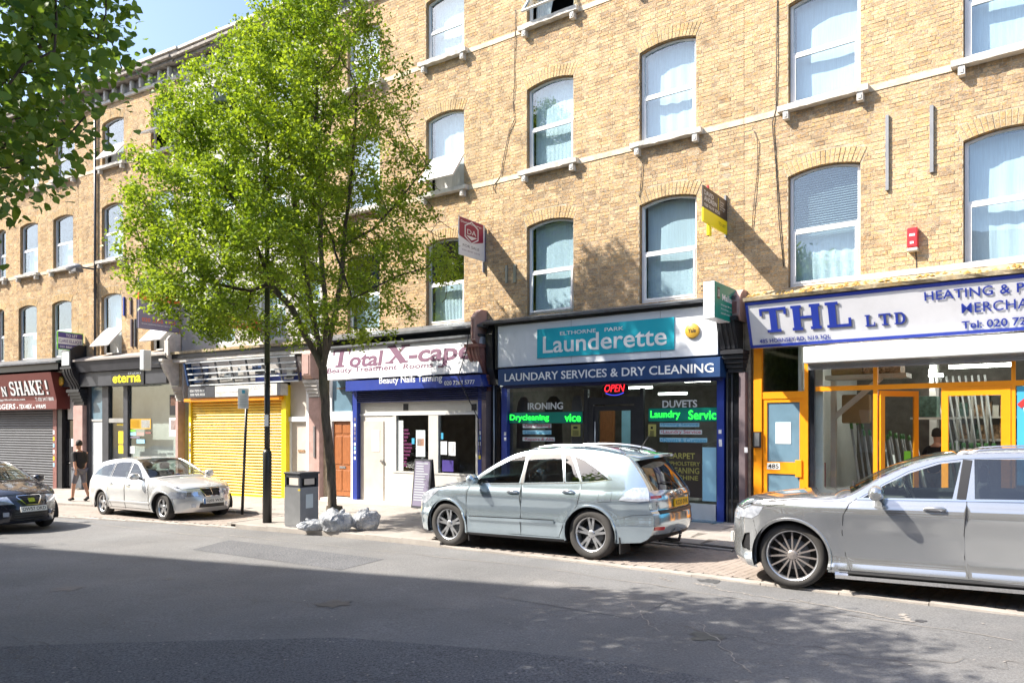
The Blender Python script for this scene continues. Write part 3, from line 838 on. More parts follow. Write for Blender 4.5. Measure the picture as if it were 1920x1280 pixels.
def house(seg, name, label, wins, brick=True, dark=.18, wallm='mortar', z0=4.3, L=None, near=300, y3=True, darkspots=()):
    """wins: dict row -> list of (s0,s1,opts)"""
    x, y = seg.P; bz = pz(*seg.W(seg.L / 2, 0)) - .1
    h = thing(name, label, 'building', (x, y, bz), -seg.a, 'shops and flats in the brick terrace', base=bz)
    L = L or seg.L; holes = []
    for r, lst in wins.items():
        a, b, c = ROW[r]
        for w in lst: holes.append((w[0], w[1], a, b, c))
    ZT = 13.60
    wf = wall_face(L, z0, ZT + .5, holes)
    wf.box(0, L, 8.4, 8.6, bz, ZT + .9)                      # rear wall
    wf.box(0.0, .12, .02, 8.4, bz, ZT + .4); wf.box(L - .12, L, .02, 8.4, bz, ZT + .4)
    wf.build('wall', M[wallm], h)
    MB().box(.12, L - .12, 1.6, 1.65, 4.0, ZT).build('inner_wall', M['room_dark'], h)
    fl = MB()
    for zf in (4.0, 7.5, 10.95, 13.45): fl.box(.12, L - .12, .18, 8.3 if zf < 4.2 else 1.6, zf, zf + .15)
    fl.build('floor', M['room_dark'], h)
    MB().box(-.02, L + .02, .0, 8.7, ZT + .5, ZT + .6).build('roof', M['lead'], h)
    def darkfn(s, z):
        d = dark
        for (a, b, h0, hs, ri) in holes:
            if a - .25 < s < b + .25 and h0 - .75 < z < h0: d = max(d, .72)
        if z < 6.9: d += .08
        d += .06 * math.sin(s * 1.7 + z * .9) + .04 * math.sin(s * 4.1 - z * 2.3)
        for (a, b, q0, q1, v) in darkspots:
            if a < s < b and q0 < z < q1: d = max(d, v)
        return d
    if brick: bricks(h, seg, L, z0, ZT, holes, darkfn, near)
    else:
        rv = MB()
        for (a, b, h0, hs, ri) in holes:
            pts = arch_pts(a, b, h0, hs, ri); n = len(pts)
            for k in range(n): p, q = pts[k], pts[(k + 1) % n]; rv.quad((p[0], 0, p[1]), (p[0], .17, p[1]), (q[0], .17, q[1]), (q[0], 0, q[1]))
        rv.build('reveal', M[wallm], h)
    # string courses and sills
    for r in (2, 3):
        zr = ROW[r][0]; cuts = sorted([(w[0] - .16, w[1] + .16) for w in wins.get(r, [])]); s = 0
        for (a, b) in cuts + [(L, L)]:
            if a - s > .05: MB().box(s, a, -.018, .01, zr - .125, zr - .01).build('string_course', M['stone_band'], h)
            s = b
    for r, lst in wins.items():
        a, b, c = ROW[r]
        for w in lst:
            o = dict(w[2]) if len(w) > 2 else {}
            sl = o.pop('sill', r > 1); sm = o.pop('sm', 'stone')
            window(h, w[0] + .01, w[1] - .01, a + .005, b - .01, c, **o)
            if sl: sill(h, w[0], w[1], a, m=sm)
            if brick: voussoirs(h, w[0], w[1], b, c)
    # cornice
    e = .0
    for nm, (y0, za, zb) in (('cornice_band', (-.10, 13.60, 13.70)), ('cornice_frieze', (-.03, 13.70, 14.05)), ('cornice', (-.30, 14.06, 14.16)), ('cornice', (-.42, 14.16, 14.24)), ('parapet', (-.10, 14.24, 14.55)), ('coping', (-.16, 14.55, 14.64))):
        MB().box(0, L, y0, .25, za, zb).build(nm, M['cornice' if nm not in ('cornice_band', 'coping') else 'stone'], h)
    k = .25
    while k < L:
        MB().box(k, k + .10, -.16, -.031, 13.71, 14.04).build('cornice_block', M['stone'], h); k += .52
    return h
def rect(seg, tl, br, out):
    return seg.S(tl[0], out), seg.S(br[0], out), seg.Z(br[0], br[1], out), seg.Z(tl[0], tl[1], out)
def pbox(h, seg, name, m, tl, br, out, th=.06, s=None, z=None, bevel=0, label=None, parent=None):
    a, b, c, d = rect(seg, tl, br, out)
    if s: a, b = s[0] if s[0] is not None else a, s[1] if s[1] is not None else b
    if z: c, d = z[0] if z[0] is not None else c, z[1] if z[1] is not None else d
    return MB().box(a, b, -out, -out + th, c, d).build(name, M[m], parent or h, loc=(0, 0, 0) if parent else None, bevel=bevel, label=label)
def frame_grid(h, seg, name, m, pieces, out, th=.06, parent=None):
    mb = MB()
    for (tl, br) in pieces:
        a, b, c, d = rect(seg, tl, br, out); mb.box(a, b, -out, -out + th, c, d)
    return mb.build(name, M[m], parent or h, loc=(0, 0, 0) if parent else None)
def ptext(h, seg, txt, x0, x1, y_top, y_bot, xr, out, m, parent=None, T=None, **k):
    """letters between pixels x0..x1; y_top,y_bot measured at column xr"""
    z1 = seg.Z(xr, y_top, out); z0 = seg.Z(xr, y_bot, out)
    return letters(txt, seg.S(x0, out), seg.S(x1, out), z0, z1, -out, M[m], parent, T=T, **k)
# ------------------------------------------------------------------ THL building (right)
def S_(seg, px, r): return seg.S(px, 0)
def wpair(seg, a, b, **k): return (seg.S(a, 0), seg.S(b, 0), k)
LD = 9.6
dW1 = (SD.S(1478, 0), SD.S(1613, 0)); wd = dW1[1] - dW1[0]; d2 = SD.S(1806, 0); dW2 = (d2, d2 + wd)
hD = house(SD, 'terrace_house', 'yellow brick building over the white and blue plumbing merchant sign, far right of the terrace',
           {1: [(*dW1, dict(curtain='blind')), (*dW2, dict(curtain='net'))], 2: [(*dW1, dict(curtain='net')), (*dW2, dict(curtain='net'))], 3: [(*dW1, dict(curtain='net')), (*dW2, dict(curtain='none'))]},
           dark=.10, L=LD)
def console(h, s0, s1, z0, z1, m, cap_m=None, outs=(.5, .12)):
    """scrolled console bracket between shop fascias"""
    n = 10; pts = []
    for k in range(n + 1):
        t = k / n; pts.append((-(outs[1] + (outs[0] - outs[1]) * (math.sin(t * PI / 2) ** 1.6)), z0 + (z1 - z0) * t))
    prof = [(0, z0)] + pts + [(0, z1)]
    mb = MB(); mb.prism(prof, 'x', s0, s1)
    w = (s1 - s0) / 7
    for j in range(3):
        a = s0 + w * (1 + 2 * j); p2 = [(0, z0)] + [(p[0] - .025, p[1]) for p in pts] + [(0, z1)]
        mb.prism(p2, 'x', a, a + w)
    o = mb.build('console', M[m], h)
    c = MB().box(s0 - .04, s1 + .04, -outs[0] - .05, 0, z1 + .002, z1 + .08)
    c.build('console_cap', M[cap_m or m], o, loc=(0, 0, 0)); return o
def capital(h, s0, s1, z0, z1, m, out=.22):
    mb = MB(); st = [(0.0, .0), (.12, .25), (.20, .5), (.30, .8), (.38, 1.0)]; n = 5
    for k in range(n):
        e = out * (.2 + .8 * k / (n - 1)); a = z0 + (z1 - z0) * k / n; b = z0 + (z1 - z0) * (k + 1) / n
        mb.box(s0 - e * .35, s1 + e * .35, -.12 - e, 0, a, b - .012)
        mb.box(s0 - e * .2, s1 + e * .2, -.10 - e, 0, b - .012, b)
    return mb.build('capital', M[m], h)
def plain_console(h, s0, s1, z0, z1, m, out=.45, m2=None):
    o = MB().prism([(0, z0), (-out * .75, z0), (-out, z0 + .1), (-out, z1 - .22), (-out * .8, z1 - .1), (-out * .45, z1), (0, z1)], 'x', s0, s1).build('console_head', M[m], h, bevel=.01)
    MB().box(s0 + .06, s1 - .06, -out - .018, -out, z0 + .14, z1 - .26).build('console_panel', M[m2 or m], o, loc=(0, 0, 0)); return o
gD = hD['_bz'] + .1
# slanted fascia
seg = SD
so0, so1 = .25, .55
za, zb = 3.40, 4.21
kf = -(so1 - so0) / (zb - za)
def TF(eps): # shear so that y=0 plane leans out at the top
    m_ = Matrix.Identity(4); m_[1][2] = kf; m_[1][3] = -so0 - kf * za - eps; return m_
f = MB(); s0 = SD.S(1404, .4) ; s1 = LD
f.prism([(-so0, za), (-so1, zb), (-so1 + .08, zb), (.0, zb), (0, za)], 'x', s0, s1)
fas = f.build('shop_sign', M['thl_white'], hD)
fr = MB()
for (a, b, c, d) in ((s0 - .02, s1, zb - .045, zb + .01), (s0 - .02, s1, za - .01, za + .04), (s0 - .02, s0 + .03, za, zb)):
    fr.box(a, b, -.006, .02, c, d)
fr.v = [tuple(TF(.004) @ Vector(p)) for p in fr.v]; fr.build('sign_border', M['thl_blue'], fas, loc=(0, 0, 0))
om = .45
def dS(px): return SD.S(px, om)
def dtext(txt, a, b, yt, yb, xr, m='thl_blue', **k): return ptext(hD, SD, txt, a, b, yt, yb, xr, om, m, parent=fas, **k)
for e, mm, dx in ((.008, 'letter_shadow', .035), (.016, 'thl_blue', 0)):
    slab_word('THL', dS(1425) + dx, dS(1597) + dx, SD.Z(1430, 623, om) - dx * .8, SD.Z(1430, 580, om) - dx * .8, 0, M[mm], fas, T=TF(e), st=.24, gap=.14).location = (0, 0, 0)
    slab_word('LTD', dS(1620) + dx * .6, dS(1698) + dx * .6, SD.Z(1620, 611, om) - dx * .5, SD.Z(1620, 590.5, om) - dx * .5, 0, M[mm], fas, T=TF(e), st=.2, gap=.25).location = (0, 0, 0)
def LT(txt, x0, wm, yt, yb, e=.012, m='thl_blue', bold=.0, x1=None, sp=1.0):
    a = dS(x0); z0 = SD.Z(x0, yb, om); z1 = SD.Z(x0, yt, om)
    b = dS(x1) if x1 else a + wm
    o = letters(txt, a, b, z0, z1, 0, M[m], fas, T=TF(e), bold=bold, spacing=sp); o.location = (0, 0, 0); return o
LT('485 HORNSEY RD. N19 3QL', 1419, 0, 635, 643.5, x1=1553, bold=.02, m='thl_blue')
ha = dS(1734); hb = dS(1892); LT('HEATING & PLUMBING', 1734, (hb - ha) * 2.02, 548.5, 564.5, bold=.018, sp=1.05)
ma = dS(1802); mb_ = dS(1922); LT('MERCHANTS', 1802, (mb_ - ma) * 1.55, 569, 586.5, bold=.008, sp=1.05)
LT('Tel: 020 7272 2080', 1801, (mb_ - ma) * 1.75, 601, 615, bold=.03)
# mossy ledge above
led = MB(); n = 60; pr = None
for k in range(n + 1):
    s = .2 + (LD - .2) * k / n; j = random.uniform(-.02, .02)
    r = led.vs([(s, 0, 4.50 + j * .4), (s, -.30, 4.36 + j), (s, -.62 + j, 4.30 + j * .6), (s, -.60, 4.24), (s, 0, 4.22)])
    if pr is not None:
        for q in range(4): led.face((pr + q, pr + q + 1, r + q + 1, r + q))
    pr = r
led.build('ledge', M['ledge_moss'], hD)
ms = MB(); random.seed(21)
for k in range(300):
    s = random.uniform(.2, LD - .02); f_ = random.random(); y = -.08 - f_ * .5; z = 4.47 - f_ * .17 + random.uniform(-.01, .01); r_ = random.uniform(.012, .05); q = [(s + r_ * random.uniform(.7, 1.6) * math.cos(a), y + r_ * .7 * math.sin(a), z - .02) for a in [j * PI / 3 for j in range(6)]]
    i = ms.vs(q + [(s, y, z + r_ * .55)]); 
    for j in range(6): ms.face((i + j, i + (j + 1) % 6, i + 6), True)
ms.build('moss', M['moss'], hD, kind='stuff')
pbox(hD, SD, 'ledge_flashing', 'stone', (1640, 522), (1808, 540), 0.0, th=.0) if 0 else None
MB().box(1.6, LD, -.02, 0, 4.50, 4.60).build('flashing', M['stone'], hD)
# shutter housing
a, b, c, d = rect(SD, (1506, 651), (1920, 663), .42)
hz0, hz1 = SD.Z(1506, 681, .42), SD.Z(1506, 650, .42)
MB().prism([(-.10, hz0), (-.42, hz0 + .0), (-.42, hz1), (-.10, hz1)], 'x', SD.S(1506, .42), LD).build('shutter_box', M['housing'], hD, bevel=.012)
sb = MB(); 
for k in range(3): sb.box(SD.S(1516, .2), LD, -.24, -.16, hz0 - .04 - k * .035, hz0 - .012 - k * .035)
sb.build('roller_shutter', M['grey_metal'], hD)
# orange frames
G0 = gD
O = 0.0
def ofr(name, tl, br, out=0.0, th=.09, m='orange', s=None, z=None, par=None): return pbox(hD, SD, name, m, tl, br, out, th, s, z, parent=par, bevel=0)
doorf = ofr('door_frame', (1413, 655), (1428, 930), .06, z=(G0, 3.4))
ofr('frame_post', (1508, 690), (1515, 930), .05, z=(G0, 3.12))
ofr('frame_rail', (1428, 735), (1508, 746), .045, z=None)
tz = SD.Z(1470, 738, .0)
pn = pbox(hD, SD, 'transom_window', 'glass_shop', (1428, 655), (1508, 733), -.02, .01, z=(tz, 3.4))
# door leaf
dl = MB(); a, b, _, _ = rect(SD, (1430, 745), (1508, 745), .03)
zt = SD.Z(1430, 746, .03); st = .085
dl.box(a, a + st, -.03, .02, G0 + .02, zt); dl.box(b - st, b, -.03, .02, G0 + .02, zt)
zr1 = SD.Z(1470, 866, .03); zr0 = SD.Z(1470, 888, .03)
dl.box(a + st, b - st, -.028, .02, zt - .09, zt); dl.box(a + st, b - st, -.028, .02, zr0, zr1); dl.box(a + st, b - st, -.028, .02, G0 + .02, G0 + .22)
dr = dl.build('door', M['orange'], hD, label='orange framed door numbered 485 with blue glass panels')
MB().box(a + st, b - st, -.005, .005, zr1, zt - .09).build('door_panel', M['door_blue_panel'], dr, loc=(0, 0, 0))
MB().box(a + st, b - st, -.005, .005, G0 + .22, zr0).build('door_panel', M['door_blue_panel'], dr, loc=(0, 0, 0))
q = rect(SD, (1453, 791), (1482, 832), .04); MB().box(q[0], q[1], -.012, -.006, q[2], q[3]).build('notice', M['pale_strip'], dr, loc=(0, 0, 0))
q = rect(SD, (1438, 867), (1462, 880), .04); MB().box(q[0], q[1], -.034, -.029, q[2], q[3]).build('number_plate', M['plate_white'], dr, loc=(0, 0, 0))
letters('485', q[0] + .02, q[1] - .02, q[2] + .02, q[3] - .02, -.036, M['letter_black'], dr, bold=.03).location = (0, 0, 0)
hb_ = MB(); hb_.box(b - .16, b - .04, -.06, -.03, zr0 - .05, zr1 + .05); hb_.build('handle', M['orange'], dr, loc=(0, 0, 0), bevel=.006)
# intercom + small plate on the mauve column
pbox(hD, SD, 'intercom', 'black_paint', (1412, 809), (1426, 839), .10, .04)
pbox(hD, SD, 'intercom_panel', 'steel', (1414.5, 811), (1423.5, 836), .108, .01)
# black pilaster inside orange posts
ofr('pilaster', (1516, 690), (1527, 935), .02, .06, 'black_gloss', z=(G0, 3.1))
# window bay 1 and shop
ofr('frame_post', (1637, 680), (1645, 905), .03, z=(G0, 3.08)); ofr('frame_post', (1896, 666), (1904, 940), .03, z=(G0, 3.08))
zq = SD.Z(1714, 728, .03)
MB().box(SD.S(1529, .03), LD, -.026, .05, zq, zq + .085).build('frame_rail', M['orange'], hD)
zs0 = G0 + .02
MB().box(SD.S(1529, 0), SD.S(1637, 0), .0, .012, G0 + .25, 3.1).build('shop_window', M['glass_shop'], hD)
MB().box(SD.S(1645, 0), LD, .0, .012, zq + .085, 3.1).build('fanlight', M['glass_shop'], hD)
# open door leaf swung outwards
s_h = SD.S(1650, 0); ow = MB(); Wl = .80; zt2 = zq - .02
for (u0, u1, c, d) in ((0, .09, G0 + .03, zt2), (Wl - .09, Wl, G0 + .03, zt2), (.09, Wl - .09, zt2 - .1, zt2), (.09, Wl - .09, G0 + .03, G0 + .25)):
    ow.box(u0, u1, -.02, .02, c, d)
od = ow.build('door', M['orange'], hD, loc=(s_h, -.01, -hD['_bz']), label='narrow orange framed glass door leaf standing open'); od.rotation_euler = (0, 0, math.radians(52))
MB().box(.09, Wl - .09, -.004, .004, G0 + .25, zt2 - .1).build('pane', M['glass_shop'], od, loc=(0, 0, 0))
MB().box(Wl - .30, Wl - .16, -.012, -.006, 1.05, 1.45).build('sticker', M['lime'], od, loc=(0, 0, 0))
# right-hand fixed orange frame
rf = MB(); a = SD.S(1765, .04); b = SD.S(1895, .04)
rf.box(a, a + .10, -.04, .04, G0, zq); rf.box(b - .13, b, -.04, .04, G0, zq); rf.box(a + .10, b - .13, -.038, .04, zq - .14, zq - .002); rf.box(a + .1, b - .13, -.038, .04, G0, G0 + .3)
ro = rf.build('shop_window', M['orange'], hD); MB().box(a + .1, b - .13, -.005, .005, G0 + .3, zq - .14).build('pane', M['glass_shop'], ro, loc=(0, 0, 0))
a = SD.S(1904, 0); MB().box(a, LD, .0, .012, G0 + .3, zq).build('shop_window', M['glass_shop'], hD)
MB().box(a + .02, LD, -.012, -.004, G0 + .9, zq - .01).build('window_poster', M['cyan_text'], hD)
MB().prism([(a + .1, zq - .35), (a + .5, zq - .25), (a + .9, zq - .9), (a + .55, 1.2), (a + .3, 1.3)], 'y', -.02, -.014).build('window_poster', M['pale_strip'], hD)
MB().prism([(a + .02, zq - .3), (a + .2, zq - .12), (a + .24, zq - .17), (a + .08, zq - .36)], 'y', -.028, -.022).build('window_poster', M['board_red'], hD)
# merchant interior
inn = MB(); y1 = 4.2
inn.box(.8, LD, y1, y1 + .05, G0, 3.6)
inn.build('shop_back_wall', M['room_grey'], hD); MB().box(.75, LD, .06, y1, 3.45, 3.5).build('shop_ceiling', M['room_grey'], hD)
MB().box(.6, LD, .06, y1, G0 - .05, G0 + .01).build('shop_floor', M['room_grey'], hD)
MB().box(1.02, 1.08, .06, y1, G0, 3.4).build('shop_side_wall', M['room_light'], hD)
MB().box(SD.S(1529, -.1), SD.S(1543, -.1), .1, .2, G0, 3.4).build('reveal_board', M['room_light'], hD)
def inpx(x, y, dep): return SD.S(x, -dep), SD.Z(x, y, -dep)
tb = MB()
for (p, q, dep) in (((1780, 688), (1900, 681), 2.2), ((1742, 704), (1768, 702), 3.2), ((1742, 696), (1752, 696), 3.6)):
    s0_, z0_ = inpx(*p, dep); s1_, z1_ = inpx(*q, dep); tb.box(s0_, s1_, dep - .06, dep + .06, z0_ - .03, z0_ + .03)
for k in range(3): tb.box(1.5 + k * 1.6, 2.9 + k * 1.6, .7 + 1.4 * (k % 2), .78 + 1.4 * (k % 2), 3.38, 3.43)  # extra ceiling tubes added as fill to brighten the merchant interior
tb.build('strip_and_fill_light', M['tube_bright'], hD)
MB().box(*[inpx(1744, 720, 3.4)[0], inpx(1758, 720, 3.4)[0]], 3.3, 3.6, G0, 3.4).build('column', M['room_light'], hD)
# shelving, leaning lengths of pipe, boxes
sh = MB(); sa = inpx(1795, 800, 3.2)[0]; sbb = inpx(1850, 800, 3.2)[0]
for zz in (.6, 1.1, 1.6, 2.05, 2.5): sh.box(sa, sbb + 1.2, 3.0, 3.5, zz, zz + .04)
for ss in (sa, (sa + sbb) / 2, sbb, sbb + .6, sbb + 1.2): sh.box(ss, ss + .05, 3.0, 3.5, G0, 2.7)
sh.build('shelving', M['shelf'], hD)
gd = [MB(), MB(), MB()]
for zz in (.64, 1.14, 1.64, 2.09):
    s = sa + .05
    while s < sbb + 1.1:
        w = random.uniform(.04, .16); gd[random.randrange(3)].box(s, s + w, 3.05 + random.uniform(0, .15), 3.4, zz, zz + random.uniform(.12, .34)); s += w + random.uniform(.005, .03)
for g_, m_ in zip(gd, ('dark_goods', 'goods', 'shelf')): g_.build('stock', M[m_], hD, kind='stuff')
a_, z_ = inpx(1765, 783, 2.2); ab, _ = inpx(1712, 783, 2.2)
MB().box(ab, a_ + .3, 1.9, 2.5, z_ - .03, z_ + .01).build('counter_shelf', M['room_light'], hD)
MB().box(ab + .1, a_ - .05, 2.0, 2.4, z_ + .012, z_ + .42).build('crate', M['dark_goods'], hD, bevel=.01)
for j in range(16):
    p = MB(); w = random.uniform(.03, .055); s0_ = 1.75 + j * .075; top = 1.95 - .012 * j * 2 + random.uniform(-.1, .1)
    p.tube([(s0_ + .35, .45 + (j % 3) * .1, G0 + .05), (s0_, .9 + (j % 3) * .1, top)], w / 2, 6); q = p.build('pipe_length', M['pipe_grey'], hD)
    MB().tube([(s0_ + .02, .88 + (j % 3) * .1, top - .10), (s0_, .9 + (j % 3) * .1, top + .01)], w / 2 + .006, 6).build('end_cap', M['green_cap'], q, loc=(0, 0, 0))
for j in range(9):
    p = MB(); s0_ = 3.2 + j * .09; p.tube([(s0_ + .15, 2.6, G0 + .05), (s0_ - .35 + j * .02, 2.9, 2.9)], .02, 6); p.build('pipe_length', M['pipe_grey'], hD)
for j in range(7):
    p = MB(); s0_ = 3.25 + j * .12; p.tube([(s0_ + .12, 1.6, G0 + .05), (s0_, 1.9, 1.55 + random.uniform(-.1, .1))], .03, 6); q = p.build('pipe_length', M['pipe_grey'], hD)
    MB().tube([(s0_ + .006, 1.88, 1.45), (s0_, 1.9, 1.58)], .036, 6).build('end_cap', M['green_cap'], q, loc=(0, 0, 0))
a_, z_ = inpx(1560, 760, .7)
MB().box(a_, a_ + .09, .6, .7, G0, 2.75).build('rack_post', M['cream'], hD)
MB().prism([(a_ + .05, 2.0), (a_ + .9, 2.75), (a_ + .9, 2.87), (a_ + .05, 2.12)], 'y', .62, .70).build('rack_brace', M['cream'], hD)
MB().box(a_ - .1, a_ + 1.3, .6, 1.1, 2.78, 2.86).build('rack_shelf', M['cream'], hD)
MB().box(a_, a_ + .55, .65, 1.0, 2.87, 3.2).build('cardboard_box', M['cardboard'], hD); MB().box(a_ + .58, a_ + 1.2, .62, 1.05, 2.87, 3.12).build('cardboard_box', M['goods'], hD)
MB().box(a_ + .12, a_ + .62, .9, 1.1, 1.95, 2.5).build('cardboard_box', M['cardboard'], hD, bevel=.03)
MB().box(a_ + .12, a_ + .75, .5, .9, G0, G0 + .35).build('cardboard_box', M['cardboard'], hD)
MB().box(a_ - .22, a_ - .06, .35, .5, G0, G0 + 1.15).build('fire_box', M['redbox'], hD)
MB().box(a_ - .28, a_ - .10, .14, .2, 1.5, 3.0).build('wall_mirror', M['door_blue_panel'], hD)
# small things fixed to the wall between the windows
pbox(hD, SD, 'wall_batten', 'grey_metal', (1660, 216), (1666, 356), .05, .05); pbox(hD, SD, 'wall_batten', 'grey_metal', (1743, 198), (1750, 322), .05, .05)

# ------------------------------------------------------------------ launderette building
LC = SCc.L
hC = house(SCc, 'terrace_house', 'brick building over the launderette with its white and teal sign',
           {1: [wpair(SCc, 988, 1075, curtain='net', open_ang=.06, mid=.48), wpair(SCc, 1199, 1306, curtain='net', mid=.5)],
            2: [wpair(SCc, 988, 1075, curtain='net'), wpair(SCc, 1199, 1305, curtain='net')],
            3: [wpair(SCc, 988, 1076, curtain='half', open_ang=.60, mid=.53), wpair(SCc, 1199, 1305, curtain='net', open_ang=1.0)]},
           dark=.16, darkspots=((0, 6.3, 4.2, 5.4, .7), (0, 1.3, 4.3, 7.0, .5), (2.2, 3.8, 4.3, 7.1, .5)))
gC = hC['_bz'] + .1
seg = SCc
fo = .30
a, b = SCc.S(933.5, fo), LC - .42
MB().prism([(0, 3.30), (-fo, 3.30), (-fo, 4.28), (0, 4.28)], 'x', a, b).build('x', M['sign_white'], hC, bevel=.004).name = 'shop_sign'
signC = [o for o in hC.children if o.name == 'shop_sign' or o.name.startswith('shop_sign')][0]
for s_ in (a + 2.05, a + 4.2): MB().box(s_, s_ + .006, -fo - .003, -fo + .001, 3.31, 4.27).build('panel_joint', M['letter_shadow'], signC, loc=(0, 0, 0))
bd = MB(); bd.box(a - .07, a, -fo - .02, 0, 3.26, 4.32); bd.box(a - .07, b + .02, -fo - .04, 0, 4.285, 4.34)
bd.build('sign_surround', M['black_paint'], hC)
led = MB(); n = 40; pr = None
for k in range(n + 1):
    s = .02 + (LC - .04) * k / n; j = random.uniform(-.012, .012)
    r = led.vs([(s, 0, 4.50), (s, -.25, 4.45 + j), (s, -.48 + j, 4.39 + j), (s, -.46, 4.342), (s, 0, 4.342)])
    if pr is not None:
        for q in range(4): led.face((pr + q, pr + q + 1, r + q + 1, r + q))
    pr = r
led.build('ledge', M['lead'], hC)
q = rect(SCc, (1007, 617.7), (1264, 655), fo + .02); tp = MB().box(q[0], q[1], -fo - .022, -fo - .002, q[2], q[3]).build('sign_panel', M['teal'], signC, loc=(0, 0, 0))
o1 = fo + .028
def ct(txt, *a, m='letter_white', out=o1, **k): o = ptext(hC, SCc, txt, *a, out, m, parent=signC, **k); o.location = (0, 0, 0); return o
ct('Launderette', 1018, 1250, 631, 662.5, 1018, bold=.03)
ct('ELTHORNE', 1050, 1117, 621.5, 628.5, 1050, bold=.015); ct('PARK', 1133.5, 1169, 614.5, 621.5, 1133, bold=.015)
ys, yz = SCc.S(1298, o1), SCc.Z(1298, 620, o1)
yd = MB(); yd.lathe([(.0, 0), (.135, 0), (.15, .012), (.15, .05), (0, .05)], 28, 'y', (ys, -fo - .052, yz)); yd.build('alarm_disc', M['gold'], signC, loc=(0, 0, 0))
letters('Yale', ys - .085, ys + .085, yz - .04, yz + .045, -fo - .056, M['letter_black'], signC, bold=.03).location = (0, 0, 0)
# blue strip sign
bo = .42; a2, b2 = SCc.S(934, bo), SCc.S(1350, bo)
st_ = MB().prism([(-.0, 2.86), (-bo, 2.86), (-bo, 3.24), (-.2, 3.27), (0, 3.27)], 'x', a2, b2).build('shop_sign', M['blue_sign'], hC)
q = ptext(hC, SCc, 'LAUNDARY SERVICES & DRY CLEANING', 946, 1338, 700.5, 715, 946, bo + .004, 'letter_white', parent=st_, bold=.03); q.location = (0, 0, 0)
MB().box(a2 + .04, b2 - .04, -.28, -.02, 2.80, 2.858).build('shutter_box', M['navy_slat'], hC)
# posts
pbox(hC, SCc, 'shopfront_post', 'blue_paint', (940, 730), (950.5, 940), .12, .12, z=(gC, 2.86)); pbox(hC, SCc, 'shopfront_post', 'blue_paint', (1344, 715), (1357, 973), .12, .12, z=(gC, 2.86))
stk = MB()
for (x, y) in ((947, 812), (947, 822), (1350, 808), (1350.5, 826), (1351, 832)):
    s, z = SCc.S(x, .125), SCc.Z(x, y, .125); MB().box(s - .03, s + .03, -.126, -.121, z - .05, z + .03).build('sticker', M['board_white'], hC)

# glazing
fm_ = MB(); g0 = gC + .10
sL0, sL1 = SCc.S(950.5, 0), SCc.S(1096, 0); sD0, sD1 = SCc.S(1103, 0), SCc.S(1201, 0); sR0, sR1 = SCc.S(1207, 0), SCc.S(1344, 0)
fm_.box(sL1, sD0, -.03, .06, gC, 2.72); fm_.box(sD1, sR0, -.03, .06, gC, 2.72)
zdt = SCc.Z(1150, 744, 0)
fm_.box(sD0, sD1, -.02, .05, zdt - .16, zdt); fm_.box(sD0, sD0 + .14, -.02, .05, gC, zdt - .16); fm_.box(sD1 - .14, sD1, -.02, .05, gC, zdt - .16)
fm_.build('shopfront_frame', M['black_paint'], hC)
zrz = SCc.Z(1300, 943, 0)
MB().box(sL0, sL1, -.06, .06, gC, zrz).build('stall_riser', M['housing'], hC); MB().box(sR0, sR1 + .0, -.06, .06, gC + .02, zrz).build('stall_riser', M['housing'], hC)
MB().box(sL0, sR1 + .2, -.30, .1, gC - .05, gC + .055).build('step', M['door_blue_panel'], hC)
gl = MB().box(sL0, sL1, .0, .01, zrz, 2.72).build('shop_window', M['glass_shop'], hC)
gr = MB().box(sR0, sR1, .0, .01, zrz, 2.72).build('shop_window', M['glass_shop'], hC)
MB().box(sD0, sD1, .0, .01, zdt, 2.72).build('fanlight', M['glass_shop'], hC)
dd = MB(); dd.box(sD0 + .14, sD0 + .24, .0, .05, gC, zdt - .2); dd.box(sD1 - .24, sD1 - .14, .0, .05, gC, zdt - .2); dd.box(sD0 + .24, sD1 - .24, .0, .05, zdt - .3, zdt - .2); dd.box(sD0 + .24, sD1 - .24, .0, .05, gC, gC + .3)
ddo = dd.build('door', M['black_paint'], hC); MB().box(sD0 + .24, sD1 - .24, .02, .03, gC + .3, zdt - .3).build('pane', M['glass_shop'], ddo, loc=(0, 0, 0))
MB().tube([(sD0 + .20, -.05, 1.0), (sD0 + .20, -.05, 2.0)], .014, 8).build('handle', M['steel'], ddo, loc=(0, 0, 0))
# window graphics
wo_ = .012
def wt(par, txt, x0, x1, yt, yb, m, **k): o = ptext(hC, SCc, txt, x0, x1, yt, yb, x0, wo_ + .004, m, parent=par, depth=0, **k); o.location = (0, 0, 0); return o
def wb(par, name, m, tl, br, out=wo_, th=.004): return pbox(hC, SCc, name, m, tl, br, out, th, parent=par)
wt(gl, 'IRONING', 989.6, 1055.4, 755, 768, 'letter_white', bold=.05); wt(gr, 'DUVETS', 1242, 1307, 750.5, 764.5, 'letter_white', bold=.05)
for par, tl, br, m in ((gl, (980, 793.5), (1033.5, 802), 'pale_strip'), (gl, (980, 806), (1033.5, 814), 'cyan_strip'), (gl, (980, 819), (1040, 827), 'pale_strip'),
                       (gr, (1237, 792), (1311, 800), 'cyan_strip'), (gr, (1237, 805.5), (1316, 814), 'pale_strip'), (gr, (1237, 820), (1326, 829), 'cyan_strip')):
    wb(par, 'window_strip', m, tl, br)
wt(gl, '•Dry Cleaning', 981.5, 1032, 794, 801.5, 'red_text', bold=.02); wt(gl, '•Linen Service', 981.5, 1032, 807, 813.5, 'cyan_text', bold=.02); wt(gl, '•Repairs & Alts', 981.5, 1038, 820, 826.5, 'red_text', bold=.02)
wt(gr, '•Ironing Service', 1239, 1309, 792.5, 799.5, 'cyan_text', bold=.02); wt(gr, '•Laundry Service', 1239, 1314, 806, 813.5, 'red_text', bold=.02); wt(gr, '•Duvets & Curtains', 1239, 1324, 820.5, 828.5, 'cyan_text', bold=.02)
